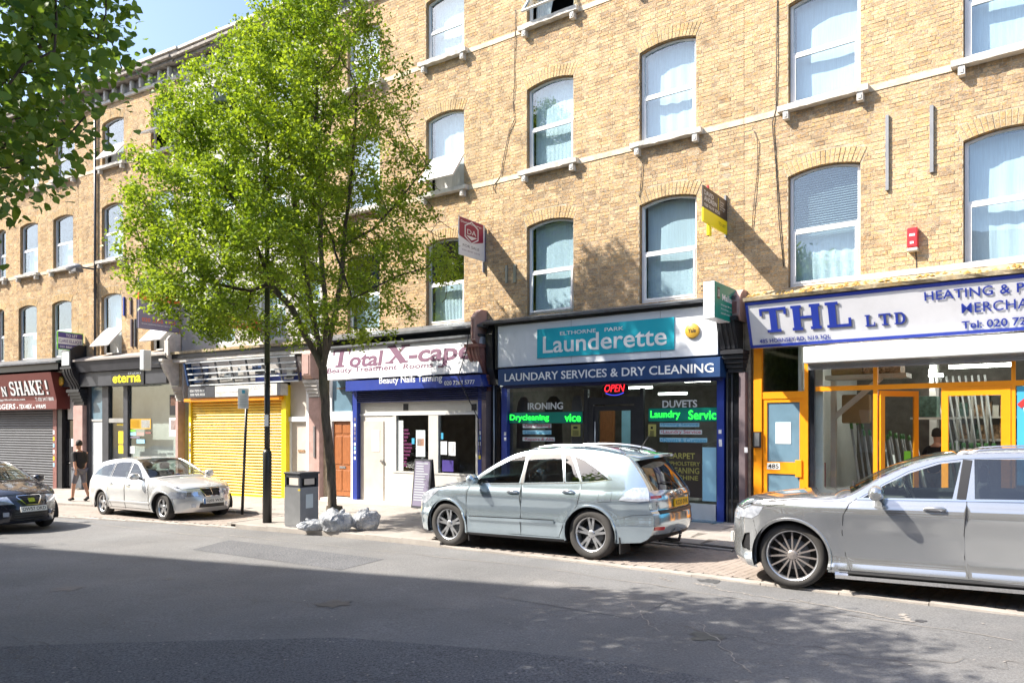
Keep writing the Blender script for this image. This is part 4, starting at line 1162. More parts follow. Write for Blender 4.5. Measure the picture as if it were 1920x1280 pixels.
for par, tl, br in ((gl, (1071, 795), (1088, 817.5)), (gr, (1215.5, 795), (1230, 818))):
    n_ = wb(par, 'notice', 'olive_text', tl, br); a, b, c, d = rect(SCc, tl, br, wo_); nb = MB()
    nb.box(a + .06, b - .07, -wo_ - .008, -wo_ - .004, d - .10, d - .05)
    for k in range(5): nb.box(a + .04, b - .04, -wo_ - .008, -wo_ - .004, d - .15 - k * .025, d - .14 - k * .025)
    nb.build('notice_print', M['letter_black'], par, loc=(0, 0, 0))
def led_sign(par, tl, br, words):
    a, b, c, d = rect(SCc, tl, br, .05)
    o = MB().box(a, b, -.05, -.016, c, d).build('led_display', M['board_green'], par, loc=(0, 0, 0), bevel=0)
    MB().box(a - .012, b + .012, -.047, -.014, c - .012, d + .012).build('display_case', M['black_paint'], par, loc=(0, 0, 0))
    for (t, f0, f1) in words:
        letters(t, a + (b - a) * f0, a + (b - a) * f1, c + (d - c) * .12, c + (d - c) * .82, -.054, M['led_green'], par, bold=.035, depth=0).location = (0, 0, 0)
led_sign(gl, (955, 773.5), (1092, 792.5), (('Drycleaning', .01, .56), ('vice', .77, .98)))
led_sign(gr, (1216, 765.5), (1344, 789), (('Laundry', .03, .48), ('Servic', .6, .99)))
cp = wb(gr, 'poster', 'board_brown', (1253, 830), (1316, 933), out=.008, th=.003)
for t, x0, x1, yt, yb in (('CARPET', 1252, 1303, 848, 859), ('UPHOLSTERY', 1250, 1312.5, 864, 871.5), ('CLEANING', 1250, 1311, 875, 886), ('MACHINE', 1253, 1309, 889.5, 898)):
    ptext(hC, SCc, t, x0, x1, yt, yb, x0, .016, 'olive_text', parent=gr, depth=0, bold=.03).location = (0, 0, 0)
wb(gr, 'window_panel', 'cyan_strip', (1317, 838), (1343, 940), out=.008, th=.003)
# neon OPEN sign
os_, oz = SCc.S(1153, .04), SCc.Z(1153, 729.5, .04)
ov = MB(); pts = [(os_ + .33 * math.cos(t), oz + .17 * math.sin(t)) for t in [k * PI / 18 for k in range(36)]]
ov.prism(pts[::-1], 'y', -.05, -.02); ovo = ov.build('open_sign', M['letter_black'], hC)
letters('OPEN', os_ - .25, os_ + .25, oz - .055, oz + .105, -.056, M['led_red'], ovo, bold=-.005, shear=.25, depth=0).location = (0, 0, 0)
ar = MB(); ar.tube([(os_ + .27 * math.cos(t), -.055, oz + .13 * math.sin(t)) for t in [PI * 1.2 + k * PI * .6 / 12 for k in range(13)]], .009, 6); ar.build('neon_arc', M['led_blue'], ovo, loc=(0, 0, 0))
# launderette room
y1 = 5.0
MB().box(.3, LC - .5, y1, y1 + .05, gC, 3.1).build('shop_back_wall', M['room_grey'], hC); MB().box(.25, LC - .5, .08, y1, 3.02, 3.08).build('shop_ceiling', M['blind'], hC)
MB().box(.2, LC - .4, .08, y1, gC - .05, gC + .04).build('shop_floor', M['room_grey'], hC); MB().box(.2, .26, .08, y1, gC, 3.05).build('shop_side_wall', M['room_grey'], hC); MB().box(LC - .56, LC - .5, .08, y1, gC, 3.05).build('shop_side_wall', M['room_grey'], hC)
tb = MB()
for (p, q, dep) in (((1236, 738), (1287, 740), 2.2), ((1284, 714), (1331, 716), .9), ((1172, 727), (1222, 731), 3.0)):
    s0_ = SCc.S(p[0], -dep); s1_ = SCc.S(q[0], -dep); z_ = min(SCc.Z(p[0], p[1], -dep), 3.0); tb.box(s0_, s1_, dep - .05, dep + .05, z_ - .03, z_ + .02)
for k in range(3): tb.box(.8 + k * 1.6, 2.0 + k * 1.6, 1.4, 1.48, 2.96, 3.0)  # row of made-up tubes added to lift the dark launderette room
tb.build('strip_and_fill_light', M['tube'], hC)
def blob(mb, c, r, n=10, sq=1):
    pr = [(max(.001, r[0] * math.sin(PI * k / n)), r[2] * math.cos(PI * k / n)) for k in range(n + 1)]
    i0 = len(mb.v); mb.lathe(pr[::-1], 16, 'z', (0, 0, 0)); 
    for k in range(i0, len(mb.v)):
        x, y, z = mb.v[k]; mb.v[k] = (c[0] + x * (1 + .1 * math.sin(7 * z)), c[1] + y * r[1] / r[0], c[2] + z)
# garments hanging in the left window and machines behind
for (px, w, m_) in ((982, .42, 'mauve'), (1038, .5, 'cloth_black'), (1082, .3, 'cloth_grey')):
    s = SCc.S(px, -.5); gmb = MB(); prf = [(.01, 2.62), (.10, 2.6), (w * .42, 2.48), (w * .5, 2.3), (w * .48, 1.9), (w * .52, 1.35), (.01, 1.34)]
    gmb.lathe([(r, h) for r, h in prf][::-1], 18, 'z', (s, .5, 0)); 
    gmb.v = [(v[0], .5 + (v[1] - .5) * .35, v[2]) for v in gmb.v]; gmb.build('hanging_coat', M[m_], hC)
for k in range(4):
    s = 3.9 + k * .7 if k > 1 else 2.6 + k * .65
    if s + .6 > LC - .6: continue
    mo = MB().box(s, s + .6, 3.6, 4.3, gC + .04, gC + .95).build('washing_machine', M['white_pvc'], hC, bevel=.02)
    MB().lathe([(.0, 0), (.15, 0), (.2, -.03), (.22, 0)], 20, 'y', (s + .3, 3.59, gC + .5)).build('machine_door', M['grey_metal'], mo, loc=(0, 0, 0))
s = SCc.S(1150, -3.2); MB().box(s - .35, s + .05, 3.1, 3.2, gC, 2.35).build('inner_door', M['wood_door'], hC); MB().box(s + .3, s + .55, 3.1, 3.2, 1.0, 2.4).build('hanging_towel', M['cyan_strip'], hC)
# pilasters right of the launderette: black gloss + mauve column with capital and console
pa, pb = SCc.S(1361, .1), SCc.S(1387, .1); pc = LC
MB().box(pa, pb, -.08, .1, gC, 2.95).build('pilaster', M['black_gloss'], hC); MB().box(pb + .002, pc + .08, -.16, .1, gC + .45, 2.95).build('column', M['mauve'], hC, bevel=.01)
MB().box(pb - .02, pc + .10, -.2, .1, gC, gC + .45).build('column_base', M['dark_grey'], hC, bevel=.01)
for s_ in (SCc.S(1362, .1), SCc.S(1371, .1), SCc.S(1386, .1)): MB().box(s_, s_ + .03, -.10, -.078, gC, 2.95).build('pilaster_trim', M['dark_grey'], hC)
MB().box(SCc.S(1396, .17), SCc.S(1402, .17), -.18, -.16, SCc.Z(1397, 848, .17), SCc.Z(1397, 838, .17)).build('door_bell', M['board_white'], hC)
capital(hC, pa + .08, pc + .02, 2.95, 3.38, 'black_paint', .26)
console(hC, pb - .32, pc - .02, 3.40, 3.92, 'black_paint', outs=(.5, .28)); plain_console(hC, pc - .22, pc + .06, 3.93, 4.55, 'pink_stone', out=.42, m2='redbrown')
# pilaster left of the launderette (shared with the beauty shop)
MB().box(.02, SCc.S(938, .1), -.10, .1, gC, 2.9).build('pilaster', M['black_gloss'], hC)
MB().prism([(0, 2.9), (-.16, 2.9), (-.3, 3.3), (-.34, 4.1), (-.2, 4.34), (0, 4.34)], 'x', .02, .22).build('console', M['black_paint'], hC)
MB().tube([(.12, -.13, gC), (.12, -.13, 2.9)], .025, 8).build('drainpipe', M['steel'], hC)
pbox(hC, SCc, 'wall_batten', 'steel', (947, 498), (951, 530), .03, .03); pbox(hC, SCc, 'wall_batten', 'steel', (962, 496), (967, 529), .03, .03)
# ------------------------------------------------------------------ beauty shop building
LB = SB2.L
w2 = SB2.S(870, 0) - SB2.S(799, 0)
a1 = SB2.S(712, 0)
hB = house(SB2, 'terrace_house', 'brick building behind the street tree, above the beauty treatment shop with the purple lettering',
           {1: [(a1 - w2, a1, dict(curtain='lower')), wpair(SB2, 799, 870, curtain='lower')],
            2: [(a1 - w2, a1, dict(curtain='net')), wpair(SB2, 799, 870, curtain='net', open_ang=.62, mid=.46)],
            3: [(a1 - w2, a1, dict(curtain='net')), wpair(SB2, 799, 870, curtain='net')]}, dark=.2, near=300,
           darkspots=((3.8, 6.1, 4.2, 5.6, .6),))
gB = hB['_bz'] + .1
# slanted white sign
za2, zb2 = SB2.Z(750, 706, .35), SB2.Z(750, 643, .35)
sa, sb_ = SB2.S(615, .35), SB2.S(899, .4)
o0, o1_ = .48, .30
k2 = -(o1_ - o0) / (zb2 - za2)
def TB(eps):
    m_ = Matrix.Identity(4); m_[1][2] = k2; m_[1][3] = -o0 - k2 * za2 - eps; return m_
fs = MB().prism([(0, za2), (-o0, za2), (-o1_, zb2), (0, zb2)], 'x', sa, sb_).build('shop_sign', M['thl_white'], hB)
MB().box(sa, sb_, -.40, 0, zb2 + .002, zb2 + .06).build('sign_surround', M['lead'], hB)
om2 = .39
def bt(txt, x0, x1, yt, yb, xr, bold=.0, m='magenta', e=.006, **k):
    o = letters(txt, SB2.S(x0, om2), SB2.S(x1, om2), SB2.Z(xr, yb, om2), SB2.Z(xr, yt, om2), 0, M[m], fs, T=TB(e), bold=bold, **k); o.location = (0, 0, 0); return o
bt('otal', 655, 716, 661, 689, 655, bold=.07); bt('-cape', 766, 886, 657, 690, 766, bold=.07)
slab_word('T', SB2.S(622, om2), SB2.S(654, om2), SB2.Z(624, 689, om2), SB2.Z(624, 656, om2), 0, M['magenta'], fs, T=TB(.006), st=.24).location = (0, 0, 0)
slab_word('X', SB2.S(722, om2), SB2.S(766, om2), SB2.Z(724, 682, om2), SB2.Z(724, 648, om2), 0, M['magenta'], fs, T=TB(.006), st=.26).location = (0, 0, 0)
sf_ = MB()   # slab serifs on the purple capitals
for (x, y, w) in ((711, 688, 13), (713, 657.5, 8), (829, 687, 12)):
    s_, z_ = SB2.S(x, om2), SB2.Z(x, y, om2); hw = w / 2 * 21 / F_PX; sf_.box(s_ - hw, s_ + hw, -.002, .003, z_ - .022, z_ + .022)
sf_.v = [tuple(TB(.009) @ Vector(p)) for p in sf_.v]; sf_.build('letter_serifs', M['magenta'], fs, loc=(0, 0, 0), kind='stuff')
bt('Beauty Treatment  Rooms', 616, 814, 691, 703, 616, bold=.03)
# blue shutter-box strip
bo = .55; sc_, sd_ = SB2.S(648, bo), SB2.S(901, bo); zc_, zd_ = SB2.Z(780, 728, bo), SB2.Z(780, 706.5, bo)
bs = MB().prism([(0, zc_), (-bo, zc_), (-bo, zd_ - .02), (-.3, zd_), (0, zd_)], 'x', sc_, sd_).build('shop_sign', M['blue_paint'], hB)
for t, x0, x1, yt, yb in (('Beauty Nails Tanning', 711, 829, 707, 723, ), ('020 7263 5777', 833, 890, 714, 722)):
    ptext(hB, SB2, t, x0, x1, yt, yb, x0, bo + .004, 'letter_white', parent=bs, bold=.02).location = (0, 0, 0)
ptext(hB, SB2, '✶', 650, 658, 714, 722, 650, bo + .004, 'letter_white', parent=bs) if 0 else None
# rolled shutter under it
zs1 = SB2.Z(780, 752.5, .3)
n_ = 6
for k in range(n_):
    z = zc_ - (zc_ - zs1) * (k + 1) / n_; h_ = (zc_ - zs1) / n_
    MB().prism([(-.26, z), (-.33, z + h_ * .3), (-.33, z + h_ * .7), (-.26, z + h_ * .97)], 'x', sc_ + .12, sd_ - .03).build('shutter_slat', M['navy_slat'], hB)
pbox(hB, SB2, 'shopfront_post', 'blue_paint', (661, 733), (669, 938), .34, .14, z=(gB, zc_)); pbox(hB, SB2, 'shopfront_post', 'blue_paint', (896, 723), (903, 938), .30, .12, z=(gB, zc_))
random.seed(11)
for xp, o_ in ((665.5, .345), (899.5, .305)):
    for k in range(9):
        s, z = SB2.S(xp, o_), SB2.Z(xp, 786 + k * 9 + random.uniform(-2, 2), o_)
        MB().box(s - .035, s + .03, -o_ - .003, -o_, z - .045, z + .045).build('sticker', M[random.choice(['board_white', 'cyan_strip', 'yellow', 'board_white', 'board_mauve'])], hB)
# pale shopfront
fr = MB(); sp0, sp1 = SB2.S(669, .2), SB2.S(897, .2)
def zz(y, x=760, o=.2): return SB2.Z(x, y, o)
zA, zB, zC = zz(778), zz(756), zz(886)
fr.box(sp0, sp1, -.20, -.1, zA + .06, zs1 + .1)
fr.build('fascia_board', M['white_pvc'], hB); MB().box(sp0, sp1, -.225, -.1, zA, zA + .055).build('fascia_rail', M['white_frame'], hB)
for x in (756, 884): pbox(hB, SB2, 'vent', 'letter_black', (x, 757), (x + 9, 769), .21, .02)
zdoor = zz(789, 700)
MB().box(sp0, SB2.S(738, .2), -.20, -.1, gB, zA).build('x', M['white_pvc'], hB).name = 'shopfront_panel'
dw = MB().box(SB2.S(677, .22), SB2.S(719, .22), -.222, -.19, gB + .02, zdoor).build('door', M['cream'], hB, bevel=.004)
for q in (((697, 806), (711, 846)),): a, b, c, d = rect(SB2, q[0], q[1], .24); MB().box(a, b, -.232, -.223, c, d).build('notice', M['white_frame'], dw, loc=(0, 0, 0))
a, b, c, d = rect(SB2, (713, 862), (718, 866), .24); MB().box(a, b, -.26, -.222, c, d).build('handle', M['steel'], dw, loc=(0, 0, 0))
MB().box(SB2.S(738, .2), sp1, -.20, -.1, gB, zC).build('stall_riser', M['white_pvc'], hB)
wf = MB(); a0, a1_ = SB2.S(737, .2), SB2.S(896, .2)
wf.box(a0, a0 + .12, -.215, -.1, zC, zA); wf.box(a1_ - .06, a1_, -.215, -.1, zC, zA); wf.box(SB2.S(804, .2), SB2.S(822, .2), -.215, -.1, zC, zA); wf.box(a0, a1_, -.214, -.1, zC, zC + .04)
wf.build('shop_window', M['white_pvc'], hB)
wfp = MB().box(a0, a1_, -.16, -.15, zC, zA).build('pane', M['glass_shop'], hB)
MB().box(.7, LB - .3, 2.6, 2.65, gB, 3.2).build('shop_back_wall', M['room_grey'], hB); MB().box(.7, LB - .3, -.1, 2.6, 2.95, 3.0).build('shop_ceiling', M['room_grey'], hB); MB().box(.7, LB - .3, -.1, 2.6, gB - .05, gB + .02).build('shop_floor', M['room_grey'], hB)
for k in range(11):
    z = zz(806 + k * 6.6, 750); s_ = SB2.S(750, .17); ww = random.uniform(.12, .3)
    MB().box(s_ + .0, s_ + ww * 1.4, -.168, -.162, z - .025, z + .03).build('window_lettering', M['magenta'], hB)
for tl, br, m in (((742, 788), (756, 882), 'housing'), ((780, 806), (797, 856), 'pale_strip'), ((826, 827), (838, 852), 'board_white'), ((841, 828), (854, 854), 'board_white'), ((772, 821), (777, 832), 'cyan_text'), ((827, 811), (831, 823), 'cyan_text'), ((829, 862), (850, 884), 'board_purple'), ((844, 832), (852, 850), 'letter_grey'), ((782, 822), (795, 836), 'skin')):
    pbox(hB, SB2, 'window_notice', m, tl, br, .175, .006)
# side entrance left of the blue post
zt = zz(771, 640, 0)
MB().box(SB2.S(620, 0), SB2.S(624, 0), -.05, .06, gB, 3.4).build('door_frame', M['white_frame'], hB)
MB().box(SB2.S(624, 0), SB2.S(660, 0), .0, .01, zt, 3.3).build('transom_window', M['door_blue_panel'], hB)
MB().box(SB2.S(622, 0), SB2.S(662, 0), -.06, .06, zz(789, 640, 0), zt).build('door_frame', M['white_frame'], hB)
MB().box(SB2.S(660, 0), SB2.S(664, 0), -.05, .06, gB, zt).build('door_frame', M['white_frame'], hB)
zd2 = zz(790, 640, 0); a, b = SB2.S(625, 0), SB2.S(659, 0)
wd_ = MB().box(a, b, .02, .06, gB + .08, zd2 - .01).build('door', M['wood_door'], hB, label='brown timber panelled door')
hh = (zd2 - gB - .1)
for (x0, x1, f0, f1) in ((.08, .46, .84, .96), (.54, .92, .84, .96), (.08, .46, .42, .80), (.54, .92, .42, .80), (.08, .46, .06, .34), (.54, .92, .06, .34)):
    MB().box(a + (b - a) * x0, a + (b - a) * x1, .006, .021, gB + .1 + hh * f0, gB + .1 + hh * f1).build('door_panel', M['wood_door'], wd_, loc=(0, 0, 0), bevel=.01)
MB().box(a + .25, b - .25, .004, .02, gB + .1 + hh * .365, gB + .1 + hh * .395).build('letter_box', M['steel'], wd_, loc=(0, 0, 0))
MB().box(SB2.S(618, .1), sp1, -.45, .05, gB - .06, gB + .05).build('step', M['stone'], hB)
# right end pilaster and consoles
pa, pb = SB2.S(901.5, .3), SB2.S(916, .3)
MB().box(pa, min(pb, LB), -.30, .1, gB, 2.75).build('column', M['mauve'], hB, bevel=.01)
pb = min(pb, LB)
capital(hB, pa + .02, pb - .02, 2.75, 3.15, 'redbrown', .2); console(hB, pa - .25, pb - .05, 3.17, 3.80, 'redbrown', outs=(.55, .25)); plain_console(hB, pa - .16, pb - .18, 3.88, 4.75, 'pink_stone', out=.5, m2='redbrown')
ledB = MB().prism([(0, 4.52), (-.42, 4.36), (-.42, 4.30), (0, 4.30)], 'x', 0, LB).build('ledge', M['lead'], hB)
cb = MB(); cb.tube([(LB - .28, -.62, 4.1), (LB - .33, -.66, 3.7), (LB - .62, -.6, 3.1), (LB - .55, -.6, 2.95), (LB - .2, -.36, 2.1), (LB - .15, -.33, 1.2)], .013, 6); cb.build('loose_cable', M['cable'], hB)

# ------------------------------------------------------------------ white rendered building with the yellow shutter
LY = SB.L
hY = house(SB, 'terrace_house', 'white rendered building behind the tree, above the yellow roller shutter',
           {1: [wpair(SB, 398, 440, curtain='net'), wpair(SB, 488, 536, curtain='net'), (SB.S(560, 0), SB.S(600, 0), dict(curtain='net'))],
            2: [wpair(SB, 398, 440, curtain='net'), wpair(SB, 488, 536, curtain='net')],
            3: [(SB.S(396, 0), SB.S(442, 0), dict(curtain='net')), wpair(SB, 500, 548, curtain='net')]}, brick=False, wallm='white_render')
gY = hY['_bz'] + .1
MB().box(0, LY, -.45, 0, 4.28, 4.36).build('ledge', M['ledge_moss'], hY); MB().box(.0, LY, -.40, 0, 4.14, 4.275).build('sign_surround', M['black_paint'], hY); MB().box(.05, LY - .1, -.36, 0, 4.02, 4.135).build('sign_surround', M['stone'], hY)
# gutted sign frame
fa, fb = SB.S(351, .4), SB.S(556, .4); zf0, zf1 = SB.Z(450, 718, .4), SB.Z(450, 674, .4)
sg = MB().prism([(0, zf0), (-.12, zf0), (-.26, zf1), (0, zf1)], 'x', fa, fb).build('shop_sign', M['white_render'], hY)
kk = -(.48 - .32) / (zf1 - zf0)
for k in range(5):
    t = k / 4; z = zf0 + (zf1 - zf0) * t; o_ = .32 + .16 * t; MB().box(fa, fb, -o_, -o_ + .03, z - .02, z + .02).build('sign_rail', M['housing'], sg, loc=(0, 0, 0))
for k in range(8):
    s = fa + (fb - fa) * k / 7; MB().prism([(-.30, zf0), (-.46, zf1), (-.42, zf1), (-.26, zf0)], 'x', s - .03, s + .03).build('sign_upright', M['dark_grey' if k % 3 else 'lead'], sg, loc=(0, 0, 0))
MB().prism([(0, zf0), (-.34, zf0), (-.50, zf1), (0, zf1)], 'x', fa - .08, fa - .01).build('sign_end', M['blue_sign'], sg, loc=(0, 0, 0))
MB().box(fa + .1, fa + .9, -.27, -.262, zf0 + .1, zf1 - .1).build('sign_remnant', M['blue_sign'], sg, loc=(0, 0, 0)); MB().box(fb - 2.0, fb, -.22, -.20, zf0 + .01, zf0 + .25).build('sign_remnant', M['blue_paint'], sg, loc=(0, 0, 0))
random.seed(5)
for k in range(26):
    s = random.uniform(fa + .1, fb - .3); z = random.uniform(zf0 + .05, zf1 - .25); w = random.uniform(.1, .5); hq = random.uniform(.03, .16)
    MB().box(s, min(s + w, fb), -.285, -.275, z, z + hq).build('sign_remnant', M[random.choice(['letter_grey', 'dark_grey', 'stone', 'room_light', 'board_slate', 'blue_sign'])], sg, loc=(0, 0, 0))
a, b, c, d = rect(SB, (353, 723), (526, 741), .38)
c2 = SB.Z(440, 743, .38); d2 = SB.Z(440, 722, .38)
lb = MB().box(a, b, -.38, -.1, c2, d2).build('shop_sign', M['stone'], hY); MB().box(a, a + 1.35, -.386, -.381, c2, d2).build('sign_panel', M['dark_grey'], lb, loc=(0, 0, 0)); MB().box(b - .15, b, -.386, -.381, c2, d2).build('sign_panel', M['dark_grey'], lb, loc=(0, 0, 0))
for t, x0, x1, yt, yb, m in (('020 7272 0111', 384 - 28, 384, 731, 735, 'letter_white'), ('020 7272 0222', 357, 384, 738, 742, 'letter_white'), ('Email: contact@hornseyroad', 404, 452, 732, 737, 'letter_white'), ('0 020 7272 0', 467, 514, 722, 729, 'letter_white')):
    ptext(hY, SB, t, x0, x1, yt, yb, x0, .388, m, parent=lb, bold=.02).location = (0, 0, 0)
# yellow roller shutter with separate slats
ya, yb = SB.S(359, .12), SB.S(529, .12); zt_ = SB.Z(450, 744.5, .25)
MB().box(ya - .1, yb + .1, -.33, -.05, zt_ - .1, zt_).build('shutter_box', M['orange'], hY)
z = gY + .02; zT = zt_ - .1; hs_ = .0915; k = 0
while z < zT:
    MB().prism([(-.05, z), (-.085, z + .012), (-.105, z + hs_ * .5), (-.085, z + hs_ - .014), (-.05, z + hs_ - .004)], 'x', ya, yb).build('shutter_slat', M['yellow_shutter'], hY); z += hs_
MB().box(ya, yb, -.11, -.04, gY - .02, gY + .03).build('shutter_rail', M['yellow'], hY)
MB().box(ya, yb, -.045, .0, gY, zT).build('shutter_back', M['yellow_shutter'], hY)
for x in ((ya - .10, ya), (yb, yb + .10)): MB().box(x[0], x[1], -.15, .02, gY, zT).build('shutter_guide', M['yellow'], hY)
random.seed(4)
for k in range(12): s = ya - .07; z = 1.9 - k * .17; MB().box(s, s + .07, -.156, -.15, z, z + .12).build('sticker', M[random.choice(['board_white', 'board_mauve', 'pale_strip'])], hY)
yp = SB.S(539, .1)
MB().box(yb + .1, yp, -.16, .02, gY, SB.Z(530, 722, .1)).build('shopfront_post', M['yellow'], hY)
# cream side door
da, db = SB.S(543, 0), SB.S(579, 0)
MB().box(da, db, .03, .08, SB.Z(560, 782, 0), 3.3).build('transom_panel', M['cream'], hY); MB().box(da - .02, db + .04, -.06, .06, SB.Z(560, 790, 0), SB.Z(560, 781, 0)).build('door_frame', M['white_frame'], hY)
dz1 = SB.Z(560, 790.5, 0); dY = MB().box(da + .07, db, .03, .08, gY, dz1).build('door', M['cream'], hY, label='cream flush door with a brass letter box')
MB().box(da + .12, db - .06, .018, .031, dz1 - .13, dz1 - .10).build('door_moulding', M['cream'], dY, loc=(0, 0, 0)); MB().box(da + .35, da + .62, .01, .03, 1.13, 1.20).build('letter_box', M['goods'], dY, loc=(0, 0, 0))
MB().box(da, da + .06, -.02, .08, gY, dz1).build('door_frame', M['white_frame'], hY); MB().box(db, db + .10, -.10, .06, gY, 3.2).build('door_frame', M['white_frame'], hY)
pa = db + .14
MB().box(pa, LY + .02, -.14, .1, gY, SB.Z(592, 745, .1)).build('column', M['pink_stone'], hY, bevel=.01)
capital(hY, pa + .02, LY, SB.Z(592, 744, .1), SB.Z(592, 712, .1), 'white_render', .2); plain_console(hY, pa + .05, LY - .02, SB.Z(592, 711, .1), 4.2, 'pink_stone', out=.45)
MB().box(pa + .22, pa + .28, -.17, -.141, 1.0, 1.9).build('conduit', M['steel'], hY)

# ------------------------------------------------------------------ studio building
LA = SA.L
hA = house(SA, 'terrace_house', 'brick building over the black studio shopfront with yellow lettering, open top-hung windows',
           {1: [wpair(SA, 190, 228, curtain='net', open_ang=.72, mid=.44), (SA.S(283, 0), SA.S(326, 0), dict(curtain='net', open_ang=.78, mid=.42))],
            2: [wpair(SA, 191, 231, curtain='lower'), (SA.S(283, 0), SA.S(326, 0), dict(curtain='net'))],
            3: [wpair(SA, 192, 232, curtain='lower', open_ang=.65, mid=.45), (SA.S(283, 0), SA.S(326, 0), dict(curtain='none', open_ang=1.15))]}, dark=.08, near=300)
gA = hA['_bz'] + .1
MB().prism([(0, 4.5), (-.55, 4.32), (-.55, 4.26), (0, 4.26)], 'x', 0, LA).build('ledge', M['slab'], hA)
MB().prism([(0, 3.86), (-.40, 3.88), (-.50, 4.25), (0, 4.25)], 'x', .15, LA - .1).build('cornice_board', M['dark_grey'], hA)
zf0, zf1 = SA.Z(230, 721, .3), SA.Z(230, 698, .3)
sA = MB().box(.15, LA - .3, -.30, 0, zf0, 3.86).build('shop_sign', M['dark_grey'], hA)
q = rect(SA, (208.6, 697), (269.5, 718), .33); pA = MB().box(q[0], q[1], -.33, -.302, q[2] - .05, q[3]).build('sign_panel', M['letter_black'], sA, loc=(0, 0, 0))
ptext(hA, SA, 'eterna', 211, 264, 701, 717, 236, .335, 'board_yellow', parent=sA, bold=.06).location = (0, 0, 0)
ptext(hA, SA, 'STUDIO', 240, 264, 697, 701.5, 250, .335, 'letter_grey', parent=sA, bold=.0).location = (0, 0, 0)
def az(y, x=240): return SA.Z(x, y, 0)
def sA_(x): return SA.S(x, 0)
pst = MB()
for (x0, x1) in ((160, 172), (194.5, 206), (234, 242)): pst.box(sA_(x0), sA_(x1), -.06, .08, gA, zf0)
pst.build('shopfront_post', M['dark_grey'], hA)
MB().box(sA_(172), sA_(194.5), .0, .02, az(786, 183), zf0).build('transom_window', M['door_blue_panel'], hA)
MB().box(sA_(171), sA_(194), .0, .04, gA, az(787, 183)).build('door', M['housing'], hA, label='pale grey panelled side door'); MB().box(sA_(170), sA_(195), -.03, .0, az(789, 183), az(786, 183)).build('door_frame', M['stone'], hA)
MB().box(sA_(206), sA_(234), .02, .03, az(784, 220), zf0).build('fanlight', M['glass_shop'], hA)
df = MB(); df.box(sA_(201), sA_(205), -.05, .06, gA, az(784, 203)); df.box(sA_(205), sA_(234), -.05, .06, az(792, 220), az(784, 220)); df.build('door_frame', M['steel'], hA)
MB().box(sA_(206), sA_(234), .03, .04, gA, az(793, 220)).build('door', M['glass_shop'], hA)
for tl, br, m in (((219, 793), (233, 797), 'yellow'), ((222, 808), (233, 832), 'yellow'), ((222, 834), (233, 850), 'yellow'), ((244, 785), (283, 804), 'gold'), ((246, 787), (262, 802), 'plate_yellow'), ((265, 787), (281, 802), 'pale_strip'), ((244, 805), (254, 809), 'lime'), ((244, 810), (255, 816), 'cyan_strip'), ((256, 810), (270, 816), 'pink_stone'), ((272, 809), (283, 813), 'redbrown'), ((244, 818), (262, 821), 'board_mauve'), ((256, 823), (271, 831), 'cyan_strip'), ((243, 836), (252, 850), 'board_white'), ((318, 740), (332, 778), 'letter_black'), ((320, 743), (330, 760), 'skin'), ((317, 783), (332, 818), 'board_white'), ((320, 787), (330, 806), 'skin')):
    pbox(hA, SA, 'window_poster', m, tl, br, .0 if x else 0, .006)
MB().box(sA_(242), sA_(334), .02, .03, gA + .2, zf0).build('shop_window', M['glass_shop'], hA)
MB().box(sA_(242), sA_(334), -.04, .06, gA, gA + .22).build('stall_riser', M['dark_grey'], hA)
MB().box(.9, LA - .2, .42, .47, gA, 3.6).build('shop_back_wall', M['room_light'], hA); MB().box(.9, LA - .2, .1, 1.7, 3.55, 3.6).build('shop_ceiling', M['room_light'], hA); MB().box(.9, LA - .2, .05, 1.7, gA - .03, gA + .02).build('shop_floor', M['room_light'], hA)
MB().box(LA - .25, LA - .2, .1, 1.7, gA, 3.5).build('shop_side_wall', M['room_light'], hA)
pa, pb = SA.S(140.5, .15), SA.S(158, .15)
MB().box(pa, pb, -.22, .1, gA + .75, SA.Z(150, 760, .15)).build('column', M['pink_stone'], hA, bevel=.01); MB().box(pa - .04, pb + .04, -.28, .1, gA, gA + .76).build('column_base', M['lead'], hA, bevel=.01)
capital(hA, pa, pb, SA.Z(150, 759, .15), SA.Z(150, 730, .15), 'black_paint', .3); console(hA, pa - .05, pb - .02, SA.Z(150, 729, .15), 4.0, 'black_paint', outs=(.6, .3)); plain_console(hA, pa - .1, pb - .1, 4.0, 4.9, 'black_paint', out=.6, m2='housing')
pa, pb = SA.S(335, .15), LA + .02
MB().box(pa, pb, -.18, .1, gA, SA.Z(345, 752, .15)).build('column', M['pink_stone'], hA, bevel=.01); capital(hA, pa, pb, SA.Z(345, 751, .15), SA.Z(345, 724, .15), 'stone', .25)
console(hA, pa - .3, pb - .06, SA.Z(345, 722, .15), 4.05, 'stone', outs=(.6, .25)); plain_console(hA, pa - .1, pb - .05, 4.1, 5.0, 'stone', out=.5)
MB().tube([(sA_(182), -.07, 4.5), (sA_(182), -.07, 13.5)], .05, 8).build('drainpipe', M['dark_grey'], hA)

